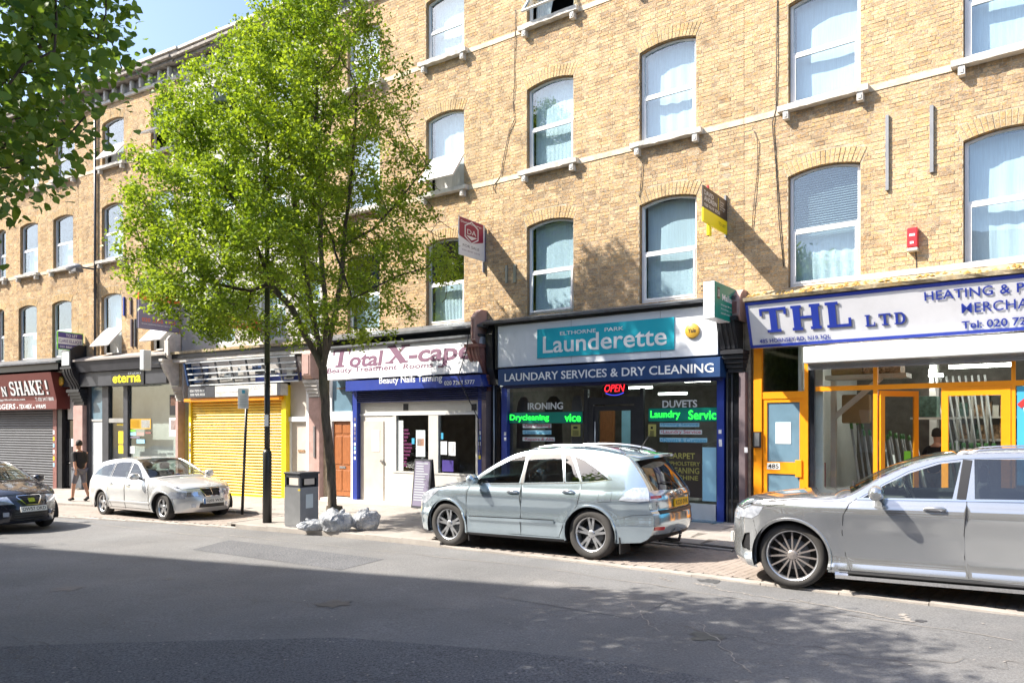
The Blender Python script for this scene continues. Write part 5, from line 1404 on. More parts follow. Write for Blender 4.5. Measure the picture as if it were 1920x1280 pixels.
# ------------------------------------------------------------------ grill shop building (far left)
LS = SA2.L
hS = house(SA2, 'terrace_house', 'brick building at the far left above the maroon grill and shake shop sign',
           {1: [(SA2.S(-60, 0), SA2.S(-24, 0), dict(curtain='lower')), (SA2.S(-24, 0) + .8, SA2.S(8, 0), dict(curtain='lower')), wpair(SA2, 35, 69, curtain='lower'), wpair(SA2, 98, 134, curtain='lower')],
            2: [(SA2.S(-24, 0) + .8, SA2.S(11, 0), dict(curtain='lower')), wpair(SA2, 38, 71, curtain='lower'), wpair(SA2, 100, 137, curtain='lower')],
            3: [wpair(SA2, 104, 140, curtain='none'), wpair(SA2, 40, 73, curtain='none')]}, dark=.06, near=300)
gS = hS['_bz'] + .1
MB().prism([(0, 4.55), (-.75, 4.32), (-.75, 4.26), (0, 4.26)], 'x', 0, LS - .2).build('ledge', M['lead'], hS); MB().box(0, LS - .3, -.6, 0, 4.02, 4.255).build('cornice_board', M['black_paint'], hS)
zc0, zc1 = SA2.Z(60, 767, .6), SA2.Z(60, 700, .6); sx = SA2.S(106, .5)
sgm = MB().prism([(0, zc0), (-.5, zc0), (-.5, zc0 + .35), (-.72, zc1), (0, zc1)], 'x', 0, sx).build('shop_sign', M['maroon'], hS)
om3 = .62; kz = -(.72 - .5) / (zc1 - zc0 - .35)
def TS(e):
    m_ = Matrix.Identity(4); m_[1][2] = kz; m_[1][3] = -.5 - kz * (zc0 + .35) - e; return m_
for dx, m, e in ((.06, 'letter_black', .006), (0, 'letter_white', .016)):
    slab_word('SHAKE', SA2.S(17, om3) + dx, SA2.S(80, om3) + dx, SA2.Z(50, 740.5, om3) - dx * .3, SA2.Z(50, 714, om3) - dx * .3, 0, M[m], sgm, T=TS(e), st=.26, gap=.08).location = (0, 0, 0)
    slab_word('N', SA2.S(1, om3) + dx, SA2.S(11, om3) + dx, SA2.Z(5, 743, om3), SA2.Z(5, 725, om3), 0, M[m], sgm, T=TS(e)).location = (0, 0, 0)
    slab_word('!', SA2.S(81, om3) + dx, SA2.S(87, om3) + dx, SA2.Z(84, 739, om3), SA2.Z(84, 713, om3), 0, M[m], sgm, T=TS(e)).location = (0, 0, 0)
def st2(t, x0, x1, yt, yb, T=None, y=0, **k): o = letters(t, SA2.S(x0, om3), SA2.S(x1, om3), SA2.Z(x0, yb, om3), SA2.Z(x0, yt, om3), y, M['letter_white'], sgm, T=T, **k); o.location = (0, 0, 0)
st2('info@grillnshake.net', -22, 42, 748, 753, TS(.01), bold=.02); st2('T: 020 3417 8808', 61, 95, 745, 751.5, TS(.01), bold=.02)
for t, x0, x1 in (('BURGERS', -18, 29), ('·', 32, 34), ('TEX-MEX', 36, 60), ('·', 62, 65), ('WRAPS', 67, 86)):
    z1_ = SA2.Z(x0, 758, .5); z0_ = SA2.Z(x0, 770, .5)
    if t == '·': mid_ = (z0_ + z1_) / 2; z0_, z1_ = mid_ - .03, mid_ + .03
    o = letters(t, SA2.S(x0, .5), SA2.S(x1, .5), max(z0_, zc0 + .03), z1_, -.506, M['letter_white'], sgm, bold=.03); o.location = (0, 0, 0)
z = gS + .02; x1_ = SA2.S(101, .1)
while z < zc0:
    MB().prism([(-.05, z), (-.08, z + .012), (-.095, z + .05), (-.08, z + .085), (-.05, z + .096)], 'x', .05, x1_).build('shutter_slat', M['shutter_grey'], hS); z += .10
MB().box(.05, x1_, -.05, 0, gS, zc0).build('shutter_back', M['shutter_grey'], hS)
MB().box(x1_, SA2.S(108, .1), -.14, .05, gS, zc0 + .1).build('shutter_guide', M['redbrown'], hS)
for k in range(6): MB().box(x1_ + .02, x1_ + .12, -.146, -.14, 1.6 - k * .25, 1.75 - k * .25).build('sticker', M[['board_white', 'yellow', 'cyan_strip'][k % 3]], hS)
MB().box(SA2.S(108, .1), SA2.S(117, .1), -.12, .05, gS, 4.0).build('pilaster', M['black_paint'], hS)
dS_ = MB().box(SA2.S(117, 0), SA2.S(138, 0), .04, .08, gS + .05, SA2.Z(126, 788, 0)).build('door', M['black_gloss'], hS, label='black panelled door between the shutter and the pink column')
a, b = SA2.S(120, 0), SA2.S(135, 0)
for (c, d) in ((gS + .15, gS + .95), (gS + 1.1, gS + 1.95)):
    MB().box(a, (a + b) / 2 - .03, .025, .041, c, d).build('door_panel', M['black_paint'], dS_, loc=(0, 0, 0)); MB().box((a + b) / 2 + .03, b, .025, .041, c, d).build('door_panel', M['black_paint'], dS_, loc=(0, 0, 0))
MB().box((a + b) / 2 - .12, (a + b) / 2 + .12, .02, .04, gS + 1.0, gS + 1.05).build('letter_box', M['chrome'], dS_, loc=(0, 0, 0))
MB().box(SA2.S(126, 0), SA2.S(140, 0), .02, .03, SA2.Z(126, 786, 0), SA2.Z(126, 728, 0)).build('transom_window', M['room_light'], hS)
MB().box(SA2.S(110, .3), LS - .1, -.3, 0, SA2.Z(126, 726, 0), 4.0).build('fascia_board', M['dark_grey'], hS)
MB().box(SA2.S(134, .15), SA2.S(139, .15), -.16, -.12, SA2.Z(137, 836, 0), SA2.Z(137, 822, 0)).build('door_notice', M['board_white'], hS)
ab = MB(); ab.lathe([(.0, 0), (.16, .02), (.18, .1), (0, .12)], 16, 'y', (SA2.S(116, .3), -.42, SA2.Z(116, 714, .3))); ab.build('alarm_disc', M['gold'], hS)
# ------------------------------------------------------------------ things fixed on the facades
def on(seg, name, label, cat, px, py, out=0, group=None, ang=0):
    s = seg.S(px, 0); z = seg.Z(px, py, 0); x, y = seg.W(s, -out)
    return thing(name, label, cat, (x, y, z), -seg.a + ang, group)
def hexa(c, r, th=.012): 
    return None
def flag_board(seg, name, label, px_wall, py_top, py_bot, W, parts_fn, both=None, tilt=0, group='estate agent boards on the brick terrace', post=True, base=None):
    """a board held square to the wall, local frame: x out from the wall, y thickness, z up. readable from the right"""
    s = seg.S(px_wall, 0); z1 = seg.Z(px_wall, py_top, 0); z0 = seg.Z(px_wall, py_bot, 0); x, y = seg.W(s, 0)
    t = thing(name, label, 'sign', (x, y, z0), 0, group)
    ang = math.atan2(-seg.n.y, -seg.n.x) + tilt
    t.rotation_euler = (0, 0, ang); H = z1 - z0
    # right-hand reader sees outer end on the left, so text runs from outer (x=W) to wall (x=0); that face looks along local +y
    return t, H
def face_text(t, txt, x_out, x_in, z0, z1, y, m, parent=None, **k):
    """text on the +y face; reading direction from x_out (outer) to x_in (wall)"""
    V, Fc = text_mesh(txt, k.get('bold', 0.0), 0.0, k.get('sp', 1.0)); mn = V.min(0); mx = V.max(0); mb = MB()
    for v in V: mb.v.append((x_out + (v[0] - mn[0]) / (mx[0] - mn[0]) * (x_in - x_out), y, z0 + (v[1] - mn[1]) / (mx[1] - mn[1]) * (z1 - z0)))
    for f in Fc: mb.face(f)
    return mb.build('lettering', M[m], parent or t)
def B_(t, name, m, x0, x1, y0, y1, z0, z1, parent=None): return MB().box(x0, x1, y0, y1, z0, z1).build(name, M[m], parent or t)
# brown / yellow board
t, H = flag_board(SCc, 'agent_board', 'brown and yellow letting board standing out from the brick above the green box sign', 1363, 378, 441, 1.3, None)
t.scale = (1.25, 1, 1)
b = B_(t, 'panel', 'board_brown', .02, 1.02, -.012, .012, .26, H); B_(t, 'lower_panel', 'board_yellow', .02, 1.02, -.014, .014, 0, .258)
B_(t, 'post', 'grey_metal', .0, .05, -.03, .0, -.05, H + .12); B_(t, 'post', 'board_red', .72, .77, -.045, -.013, -.2, H + .08); B_(t, 'foot', 'board_yellow', .70, .80, -.03, .02, -.2, -.002)
face_text(t, 'DAVID', .98, .60, H - .16, H - .07, .0135, 'letter_white', bold=.02); face_text(t, 'ANDREW', .98, .46, H - .27, H - .18, .0135, 'letter_white', bold=.02)
B_(t, 'divider', 'board_yellow', .40, .415, .0125, .0145, H - .3, H - .06)
for k, w in enumerate((.18, .16, .24, .2)): face_text(t, ['Sales', 'Let', 'Manage', 'Survey'][k], .34, .34 - w, H - .12 - k * .05, H - .085 - k * .05, .0135, 'letter_white')
face_text(t, '020 7619 3750', .98, .34, .30, .36, .0135, 'letter_white', bold=.02); face_text(t, 'TO LET', .40, .10, .10, .16, .0155, 'board_brown')
# for-sale board
t, H = flag_board(SB2, 'agent_board', 'maroon and white FOR SALE board with a house emblem on the brick wall', 911, 424, 492, .8, None)
t.scale = (1.35, 1, 1)
B_(t, 'panel', 'board_white', .05, .80, -.012, .012, 0, H); B_(t, 'top_panel', 'burgundy', .10, .80, .0125, .017, H * .50, H - .01)
MB().prism([(.80, H * .5), (.45, H * .37), (.10, H * .5)], 'y', .0125, .0168).build('top_panel_point', M['burgundy'], t)
def hexring(cx, cz, r, w, y0, y1):
    P = lambda R: [(cx + R * math.cos(PI / 6 + k * PI / 3) * .86, cz + R * math.sin(PI / 6 + k * PI / 3)) for k in range(6)]
    return ring(MB(), P(r), P(r - w), y0, y1)
hexring(.45, H * .66, .27, .03, .018, .022).build('emblem', M['board_white'], t); MB().prism([(.29, H * .56), (.61, H * .56), (.45, H * .46)], 'y', .018, .021).build('emblem_base', M['board_white'], t)
face_text(t, 'DA', .58, .32, H * .60, H * .73, .0225, 'board_white', bold=.0); face_text(t, 'David Astburys', .76, .16, H - .14, H - .07, .0185, 'board_white', bold=.01)
face_text(t, 'FOR SALE', .70, .22, H * .24, H * .31, .0135, 'board_slate'); face_text(t, '020 8347 5545', .72, .2, H * .13, H * .17, .0135, 'board_mauve')
B_(t, 'rear_panel', 'blue_paint', .0, .78, -.04, -.015, .02, H - .12); B_(t, 'post', 'grey_metal', .0, .05, -.06, -.041, -.25, H)
# green box sign
s = SCc.S(1386, 0); x, y = SCc.W(s, 0); zb_ = SCc.Z(1386, 610, 0); zt_ = SCc.Z(1386, 546, 0)
t = thing('box_sign', 'green box sign standing out above the black console right of the launderette', 'sign', (x, y, zb_), math.atan2(-SCc.n.y, -SCc.n.x), None); H = zt_ - zb_
t.scale = (1.55, 1, 1)
B_(t, 'case', 'board_white', .12, .86, -.21, -.0, 0, H); B_(t, 'front_panel', 'board_green', .13, .85, -.0, .01, .01, H - .01)
face_text(t, 'Mallard', .62, .18, H * .54, H * .72, .0125, 'board_white', bold=.05)
for k in range(3): face_text(t, ['Design & print', 'Printing, scans', 'and more'][k], .66, .2 + .05 * (k == 2), H * (.38 - k * .11), H * (.43 - k * .11), .0125, 'board_white', bold=.03)
MB().box(.70, .78, .0105, .014, H * .55, H * .86).build('label_strip', M['board_brown'], t); face_text(t, 'SIGN', .77, .71, H * .6, H * .8, .015, 'board_white')
B_(t, 'bracket', 'grey_metal', .0, .12, -.16, -.12, H * .4, H * .5)
B_(t, 'vent', 'letter_black', .858, .864, -.25, -.22, H * .86, H * .90); B_(t, 'vent', 'letter_black', .858, .864, -.25, -.22, H * .74, H * .78)
# large shop-to-let board
t, H = flag_board(SA, 'agent_board', 'large slate and orange TO LET SHOP board over the studio shopfront', 338, 540, 624, 1.5, None)
B_(t, 'panel', 'board_mauve', .05, 1.52, -.02, .02, 0, H * .60); B_(t, 'middle_panel', 'board_orange', .05, 1.52, -.021, .021, H * .60 + .002, H * .80); B_(t, 'top_panel', 'board_slate', .05, 1.52, -.02, .02, H * .80 + .002, H + .15)
face_text(t, 'F.C.', 1.42, .95, H * .93, H * 1.02, .022, 'letter_white', sp=1.3); face_text(t, 'FULLER CO', 1.42, .5, H * .86, H * .89, .022, 'letter_white')
face_text(t, 'TO LET', 1.30, .35, H * .64, H * .76, .023, 'board_slate', bold=.01); face_text(t, 'SHOP', 1.0, .42, H * .34, H * .46, .022, 'letter_white', bold=.01)
face_text(t, '020 3355 1135', 1.40, .2, H * .15, H * .23, .022, 'board_orange', bold=.02); face_text(t, 'www.commercial-property.com', 1.42, .2, H * .08, H * .12, .022, 'letter_white')
B_(t, 'post', 'goods', .03, .09, -.06, -.022, -.3, H + .1); B_(t, 'rear_panel', 'board_slate', .05, 1.5, -.12, -.10, 0, H)
# red / white let board behind the tree
t, H = flag_board(SB, 'agent_board', 'white board with a red TO LET band behind the street tree', 492, 566, 620, 1.9, None)
B_(t, 'panel', 'board_white', .05, 1.95, -.02, .02, H * .36, H + .25); B_(t, 'lower_panel', 'board_red', .05, 1.95, -.021, .021, -.05, H * .36 - .002)
face_text(t, 'TO LET', 1.5, .55, .05, .05 + H * .2, .0225, 'board_white', bold=.03); face_text(t, '7281 2001', 1.1, .3, H * .55, H * .66, .0215, 'letter_grey', bold=.02); face_text(t, 'SHOP AND UPPER PARTS', 1.8, .3, H * .9, H * 1.0, .0215, 'board_slate')
B_(t, 'post', 'grey_metal', .0, .05, -.06, -.022, -.3, H + .2)
# small purple board
t, H = flag_board(SA, 'agent_board', 'small purple and white TO LET board with a green edge, near the satellite dish', 158, 627, 659, 1.05, None, tilt=.15)
B_(t, 'panel', 'lime', .05, 1.09, -.012, .012, -.01, H + .01); B_(t, 'face', 'board_white', .08, 1.06, .0125, .016, .02, H - .02)
B_(t, 'top_band', 'board_purple', .08, 1.06, .0162, .019, H * .68, H - .02); B_(t, 'lower_band', 'board_purple', .08, 1.06, .0162, .019, .02, H * .30)
face_text(t, 'TO LET', .76, .3, H * .74, H * .90, .0195, 'board_white', bold=.03); face_text(t, 'CLARKE', 1.03, .66, H * .40, H * .58, .0168, 'board_purple', bold=.04); face_text(t, 'ELLIOT', .62, .12, H * .40, H * .58, .0168, 'board_purple', bold=.04); face_text(t, '020 8800 2000', 1.0, .2, H * .09, H * .22, .0195, 'board_white', bold=.03)
B_(t, 'bracket', 'grey_metal', .0, .08, -.03, .0, H * .4, H * .5)
# satellite dish
t = on(SA2, 'satellite_dish', 'dark grey satellite dish beside the small purple board', 'dish', 143, 664, 0)
d = MB(); pr_ = [(.02 + .34 * k / 6, .10 * (k / 6) ** 2) for k in range(7)]; d.lathe(pr_, 24, 'y', (0, 0, 0)); T = Matrix.Translation((.30, -.45, .35)) @ Matrix.Rotation(.3, 4, 'X') @ Matrix.Rotation(-.35, 4, 'Z') @ Matrix.Scale(-1, 4, (0, 1, 0))
q = MB(); q.add(d, T); q.build('dish', M['sat'], t); MB().tube([(.3, -.45, .35), (.18, -.2, .1), (.05, 0, .0)], .02, 6).build('arm', M['grey_metal'], t); MB().tube([(.3, -.46, .12), (.34, -.85, .30)], .012, 6).build('feed_arm', M['grey_metal'], t)
MB().tube([(.34, -.82, .29), (.35, -.92, .32)], .035, 8).build('receiver', M['grey_metal'], t)
# flood light
t = on(SA2, 'flood_light', 'grey wall lamp high between the windows of the two left brick buildings', 'lamp', 150, 512, 0)
lm = MB(); lm.lathe([(.01, -.42), (.10, -.38), (.18, -.22), (.21, 0), (.18, .22), (.10, .38), (.01, .42)], 18, 'x', (.55, -.55, .05)); lm.v = [(v[0], v[1], .05 + (v[2] - .05) * .75) for v in lm.v]; lm.build('housing', M['grey_metal'], t)
MB().tube([(.8, -.5, .05), (.9, -.1, .05), (.92, 0, .05)], .035, 8).build('arm', M['dark_grey'], t); MB().box(.62, .90, -.70, -.42, -.14, -.02).build('lens', M['sat'], t)
# grey security camera box left of the yellow shutter
t = on(SA, 'wall_speaker', 'pale grey box on a bracket over the studio shop window', 'speaker', 318, 700, 0); MB().box(-.15, .08, -1.0, -.72, .05, .72).build('case', M['housing'], t, bevel=.03); MB().tube([(0, -.72, .3), (.05, 0, .3)], .03, 6).build('arm', M['grey_metal'], t)
# red alarm box
t = on(SD, 'alarm_box', 'red alarm box on the brick between the two plumbing merchant windows', 'alarm', 1703, 474, 0)
w_ = SD.S(1722, 0) - SD.S(1703, 0)
MB().box(0, w_ * 1.05, -.14, 0, .06, .40).build('case', M['alarm_red'], t, bevel=.015); MB().box(.0, w_ * 1.05, -.13, 0, 0, .058).build('base', M['stone'], t, bevel=.01); MB().box(.04, w_ - .03, -.144, -.141, .25, .29).build('label', M['board_white'], t); MB().box(.05, w_ - .05, -.144, -.141, .12, .16).build('label', M['board_white'], t)
MB().tube([(.12, -.01, 0), (.13, -.012, -.35), (.12, -.01, -.6)], .008, 5).build('cable', M['cable'], t)
# fixings left over on the wall
for (sg_, x, y0, y1, m_, lab) in ((SA, 234, 557, 592, 'blue_paint', 'blue metal strap beside the open studio window'), (SA, 246.5, 558, 590, 'mauve', 'brown metal strap right of the blue strap'), (SA, 248, 598, 650, 'mauve', 'lower brown batten, left of its pair'), (SA, 255, 598, 650, 'dark_grey', 'lower brown batten, right of its pair')):
    t = on(sg_, 'wall_batten', lab + ' on the brick', 'batten', x, y1, 0); H = sg_.Z(x, y0, 0) - sg_.Z(x, y1, 0); MB().box(-.03, .04, -.06, 0, 0, H).build('batten', M[m_], t, bevel=.005)
# cables hanging down the brickwork
def cable(seg, name, label, pts, r=.010, out=.02, m='cable'):
    s0, z0 = seg.S(pts[-1][0], 0), seg.Z(*pts[-1], 0); x, y = seg.W(s0, 0)
    t = MB(); P = []
    for k, p in enumerate(pts): P.append((seg.S(p[0], 0) - s0, -out - (.01 if k % 2 else 0), seg.Z(*p, 0) - z0))
    t.tube(P, r, 5); o = t.build(name, M[m]); o.location = (x, y, z0); o.rotation_euler = (0, 0, -seg.a); tag(o, label, 'cable', 'cables on the brick walls'); return o
cable(SCc, 'wall_cable', 'thin dark cable wandering down the brick left of the launderette building\'s left windows', [(968, 20), (967, 70), (965, 130), (966, 160), (963, 195), (966, 225), (955, 250), (945, 300), (940, 330), (926, 350), (930, 362)], .008)
cable(SD, 'wall_cable', 'dark cable dropping past the left window of the plumbing merchant building', [(1458, 0), (1457, 130), (1456, 205), (1449, 232), (1455, 300), (1462, 420), (1470, 500)], .010)
cable(SD, 'wall_cable', 'second dark cable, bowed, left of the plumbing merchant building\'s window', [(1414, 245), (1422, 265), (1421, 320), (1413, 400), (1411, 432)], .007)
cable(SCc, 'wall_cable', 'short dark cable below the sill over the launderette\'s right window', [(1205, 305), (1204, 330), (1200, 370)], .008)
# ------------------------------------------------------------------ trees
def grow(seeds, targets, step, infl, kill, iters=70, rng=None, drift=(0, 0, .12)):
    """space colonisation; seeds = [(pos, parent_index)]"""
    pos = [np.array(s[0], float) for s in seeds]; par = [s[1] for s in seeds]
    A = np.array(targets, float); near = np.full(len(A), 1e9); nid = np.zeros(len(A), int)
    P = np.array(pos)
    d = np.linalg.norm(A[:, None] - P[None], axis=2); nid = d.argmin(1); near = d.min(1)
    for it in range(iters):
        act = near < infl
        if not act.any() or len(A) == 0: break
        new = []; ids = np.unique(nid[act])
        for i in ids:
            m = act & (nid == i); v = A[m] - pos[i]; v /= np.linalg.norm(v, axis=1)[:, None] + 1e-9
            dv = v.mean(0) + np.array(drift) + rng.normal(0, .12, 3); dv /= np.linalg.norm(dv) + 1e-9
            new.append((pos[i] + dv * step, i))
        base = len(pos)
        for p, i in new: pos.append(p); par.append(i)
        Q = np.array([p for p, _ in new]); dd = np.linalg.norm(A[:, None] - Q[None], axis=2)
        k = dd.argmin(1); mn = dd.min(1); up = mn < near; near[up] = mn[up]; nid[up] = base + k[up]
        keep = near > kill; A = A[keep]; near = near[keep]; nid = nid[keep]
        if len(A) == 0: break
    return np.array(pos), np.array(par)
def tree_radii(pos, par, tip=.006, ex=2.3, rmax=None):
    n = len(pos); r = np.zeros(n); ch = [[] for _ in range(n)]
    for i in range(n):
        if par[i] >= 0: ch[par[i]].append(i)
    for i in range(n - 1, -1, -1):
        r[i] = tip if not ch[i] else sum(r[c] ** ex for c in ch[i]) ** (1 / ex)
    if rmax: r *= 1; s = rmax / r[0]; r = r * (s ** np.clip(r / r[0], 0, 1) ** .5) if s < 1 else r * (1 + (s - 1) * (r / r[0]))
    return r, ch
def skin_tree(mb_t, mb_b, pos, par, r, ch, thick=.05, org=(0, 0, 0)):
    """chains of nodes become tapered tubes: thick ones in mb_t (trunk and limbs), thin in mb_b"""
    o = np.array(org); n = len(pos); done = set()
    def chain(i):
        c = [par[i], i] if par[i] >= 0 else [i]
        while ch[c[-1]]:
            nx_ = max(ch[c[-1]], key=lambda k: r[k]); c.append(nx_)
        return c
    starts = [i for i in range(n) if par[i] < 0]
    st = list(starts)
    while st:
        i = st.pop(); c = chain(i)
        for a, b in zip(c[:-1], c[1:]):
            pass
        main = set(c)
        for k in c[(1 if par[i] >= 0 else 0):]:
            for q in ch[k]:
                if q not in main: st.append(q)
        pts = [tuple(pos[k] - o) for k in c]; rr = [float(r[k]) for k in c]
        if par[i] >= 0: rr[0] = min(rr[0], rr[1] * 1.25)
        if len(pts) < 2: continue
        cut = len(rr)
        for j, q in enumerate(rr):
            if q < thick: cut = j; break
        if cut >= 2: mb_t.tube(pts[:cut + 1], rr[:cut + 1], 10, cap=False)
        if cut < len(rr) - 1 or cut < 2:
            k0 = max(cut - 1, 0) if cut >= 2 else 0; mb_b.tube(pts[k0:], rr[k0:], 5, cap=False)
def leaves(centres, size, spread, per, rng, org=(0, 0, 0), droop=.3, tonef=None, round_=False):
    C = np.repeat(np.asarray(centres), per, axis=0); n = len(C)
    C = C + rng.normal(0, spread, (n, 3)) - np.array(org)
    nrm = rng.normal(0, 1, (n, 3)); nrm[:, 2] = np.abs(nrm[:, 2]) * 1.1 + .25; nrm /= np.linalg.norm(nrm, axis=1)[:, None]
    t = rng.normal(0, 1, (n, 3)); t[:, 2] -= droop; t -= nrm * (t * nrm).sum(1)[:, None]; t /= np.linalg.norm(t, axis=1)[:, None]
    b = np.cross(nrm, t); s = size * rng.uniform(.65, 1.25, (n, 1))
    if round_:
        prof = [(0, 0), (.28, .36), (.62, .36), (1.0, 0), (.62, -.36), (.28, -.36)]
    else: prof = [(0, 0), (.42, .30), (1.0, 0), (.42, -.30)]
    k = len(prof); V = np.zeros((n, k, 3))
    for j, (u, w) in enumerate(prof): V[:, j] = C + t * s * u + b * s * w + nrm * s * (.12 * abs(w) * 2 - .15 * u * u)
    V = V.reshape(-1, 3); F = (np.arange(n)[:, None] * k + np.arange(k)[None]).astype(int)
    tn = rng.uniform(0, 1, n)
    if tonef is not None: tn = tonef(C + np.array(org), tn)
    me = bpy.data.meshes.new('foliage'); me.vertices.add(len(V)); me.vertices.foreach_set('co', V.ravel().astype(np.float32))
    me.loops.add(n * k); me.loops.foreach_set('vertex_index', F.ravel().astype(np.int32)); me.polygons.add(n)
    me.polygons.foreach_set('loop_start', (np.arange(n) * k).astype(np.int32)); me.update(calc_edges=True)
    T = np.repeat(tn, k); set_tone(me, np.stack([T, T, T], 1)); return me
M['leaf_main'] = leafmat('leaf_bright', (.10, .19, .015, 1), (.34, .46, .06, 1), .5)
M['leaf_fore'] = leafmat('leaf_dark', (.10, .20, .045, 1), (.26, .40, .09, 1), .46)
M['leaf_far'] = leafmat('leaf_far', (.03, .07, .015, 1), (.07, .14, .03, 1), .35)
rng = np.random.default_rng(12)
# the street tree in front of the shops
tb = px_ground(627, 980, PAVE); TX, TY = tb.x, tb.y; TZ = pz(TX, TY); DP = TY
tw = lambda px, py, dy=0: np.array([(px - 960) / F_PX * (DP + dy), DP + dy, CAM_Z + (HOR - py) / F_PX * (DP + dy)])
ENV = [(3.5, -6.0, -2.9), (4.0, -7.2, -1.6), (4.6, -7.9, -1.0), (5.4, -8.2, -.95), (6.3, -8.05, -1.05), (7.4, -7.75, -1.6), (8.6, -7.25, -1.9), (9.3, -6.7, -2.15), (10.1, -5.75, -2.5), (11.0, -5.0, -2.9), (11.7, -4.2, -3.6)]
def env(z): return interp([(e[0], e[1]) for e in ENV], z), interp([(e[0], e[2]) for e in ENV], z)
tg = []
while len(tg) < 3400:
    z = rng.uniform(3.6, 11.6); l, r_ = env(z); c = (l + r_) / 2; w = (r_ - l) / 2
    a = rng.uniform(0, 2 * PI); q = rng.uniform(0, 1) ** .42; x = c + w * q * math.cos(a); y = DP + w * .85 * q * math.sin(a)
    lump = math.sin(x * 2.1 + 1.3) * math.sin(y * 2.3 + z * 1.1) * math.sin(z * 2.4 + x)
    dens = .85 + .5 * lump
    if q > .78: dens *= .62 + .5 * math.sin(a * 7 + z * 2.2)
    if x > -3.6: dens *= .60
    if x > -2.2: dens *= .8
    if z < 5 and x > -6: dens *= .55
    if z < 5.2 and q < .5: dens *= .35
    if rng.uniform() < dens: tg.append((x, y, z))
seeds = []
def chainseed(pts, parent):
    last = parent
    P = [np.array(p, float) for p in pts]
    for a, b in zip(P[:-1], P[1:]):
        n = max(1, int(np.linalg.norm(b - a) / .22))
        for k in range(1, n + 1):
            seeds.append((a + (b - a) * k / n + rng.normal(0, .008, 3), last)); last = len(seeds) - 1
    return last
seeds.append((np.array([TX, TY, TZ - .1]), -1))
fork = chainseed([(TX, TY, TZ - .1), tw(621, 900), tw(613, 800), tw(607, 730), tw(605, 690)], 0)
P0 = seeds[fork][0]
la = chainseed([P0, tw(572, 632), tw(547, 575, -.2), tw(527, 553, -.3), tw(508, 533, -.3)], fork)
chainseed([seeds[la][0], tw(470, 545, -.5), tw(410, 533, -.6), tw(360, 508, -.7), tw(320, 520, -.8)], la)
chainseed([seeds[la][0], tw(492, 490, -.3), tw(470, 430, -.5), tw(430, 360, -.6)], la)
lb = chainseed([P0, tw(592, 620, .2), tw(574, 520, .5), tw(560, 430, .7), tw(545, 330, .6), tw(540, 220, .4)], fork)
lc = chainseed([P0, tw(612, 600, -.3), tw(604, 500, -.6), tw(600, 400, -.8), tw(590, 280, -.7), tw(595, 150, -.4)], fork)
ld = chainseed([P0, tw(622, 620, .1), tw(640, 520, .3), tw(648, 420, .4), tw(662, 300, .4), tw(668, 180, .3)], fork)
chainseed([seeds[ld - 14][0], tw(700, 430, .2), tw(770, 350, .1), tw(800, 310, 0)], ld - 14)
chainseed([seeds[lc - 25][0], tw(660, 560, -.9), tw(740, 520, -1.2), tw(800, 500, -1.3)], lc - 25)
chainseed([seeds[lb - 30][0], tw(560, 560, 1.2), tw(500, 520, 1.8)], lb - 30)
pos, par = grow(seeds, tg, .20, 1.15, .30, 90, rng)
r, ch = tree_radii(pos, par, .0055, 2.25)
r = np.where(r > .05, np.minimum(r, .05 + (r - .05) * .72), r); r[:] = np.minimum(r * 1.12, .172)
tree = thing('street_tree', 'bright green leafy street tree rising from the pavement beside the lamp post and litter bin', 'tree', (TX, TY, TZ))
mt, mbb = MB(), MB(); skin_tree(mt, mbb, pos, par, r, ch, .045, (TX, TY, TZ))
mt.tube([(0, 0, -.12), (0, 0, .02), (0, 0, .12), (0, 0, .35)], [.30, .24, .20, .17], 12, cap=False)
mt.build('trunk', M['bark'], tree); mbb.build('branches', M['branch'], tree, kind='stuff')
tips = [i for i in range(len(pos)) if r[i] < .016 and i > len(seeds) * .5]
tipp = pos[tips]; wgt = []
for p in tipp:
    d = 1.0
    if p[0] > -3.7: d = .55
    if p[0] > -2.3: d = .42
    if p[2] < 5 and p[0] > -5.8: d = min(d, .4)
    wgt.append(d)
keep = rng.uniform(0, 1, len(tipp)) < np.array(wgt)
tipp = tipp[keep]
per = int(max(6, min(60, 230000 / max(1, len(tipp)))))
def tonef(C, tn):
    lum = .5 + .5 * np.sin(C[:, 0] * 2.3 + C[:, 2] * 1.7) * np.sin(C[:, 1] * 2.1 - C[:, 2] * 1.3)
    return np.clip(.55 * tn + .45 * lum, 0, 1)
link('foliage', leaves(tipp, .084, .105, per, rng, (TX, TY, TZ), tonef=tonef), tree, label=None).data.materials.append(M['leaf_main'])
TREE_INFO = (len(pos), len(tipp), per); print('TREE', TREE_INFO)
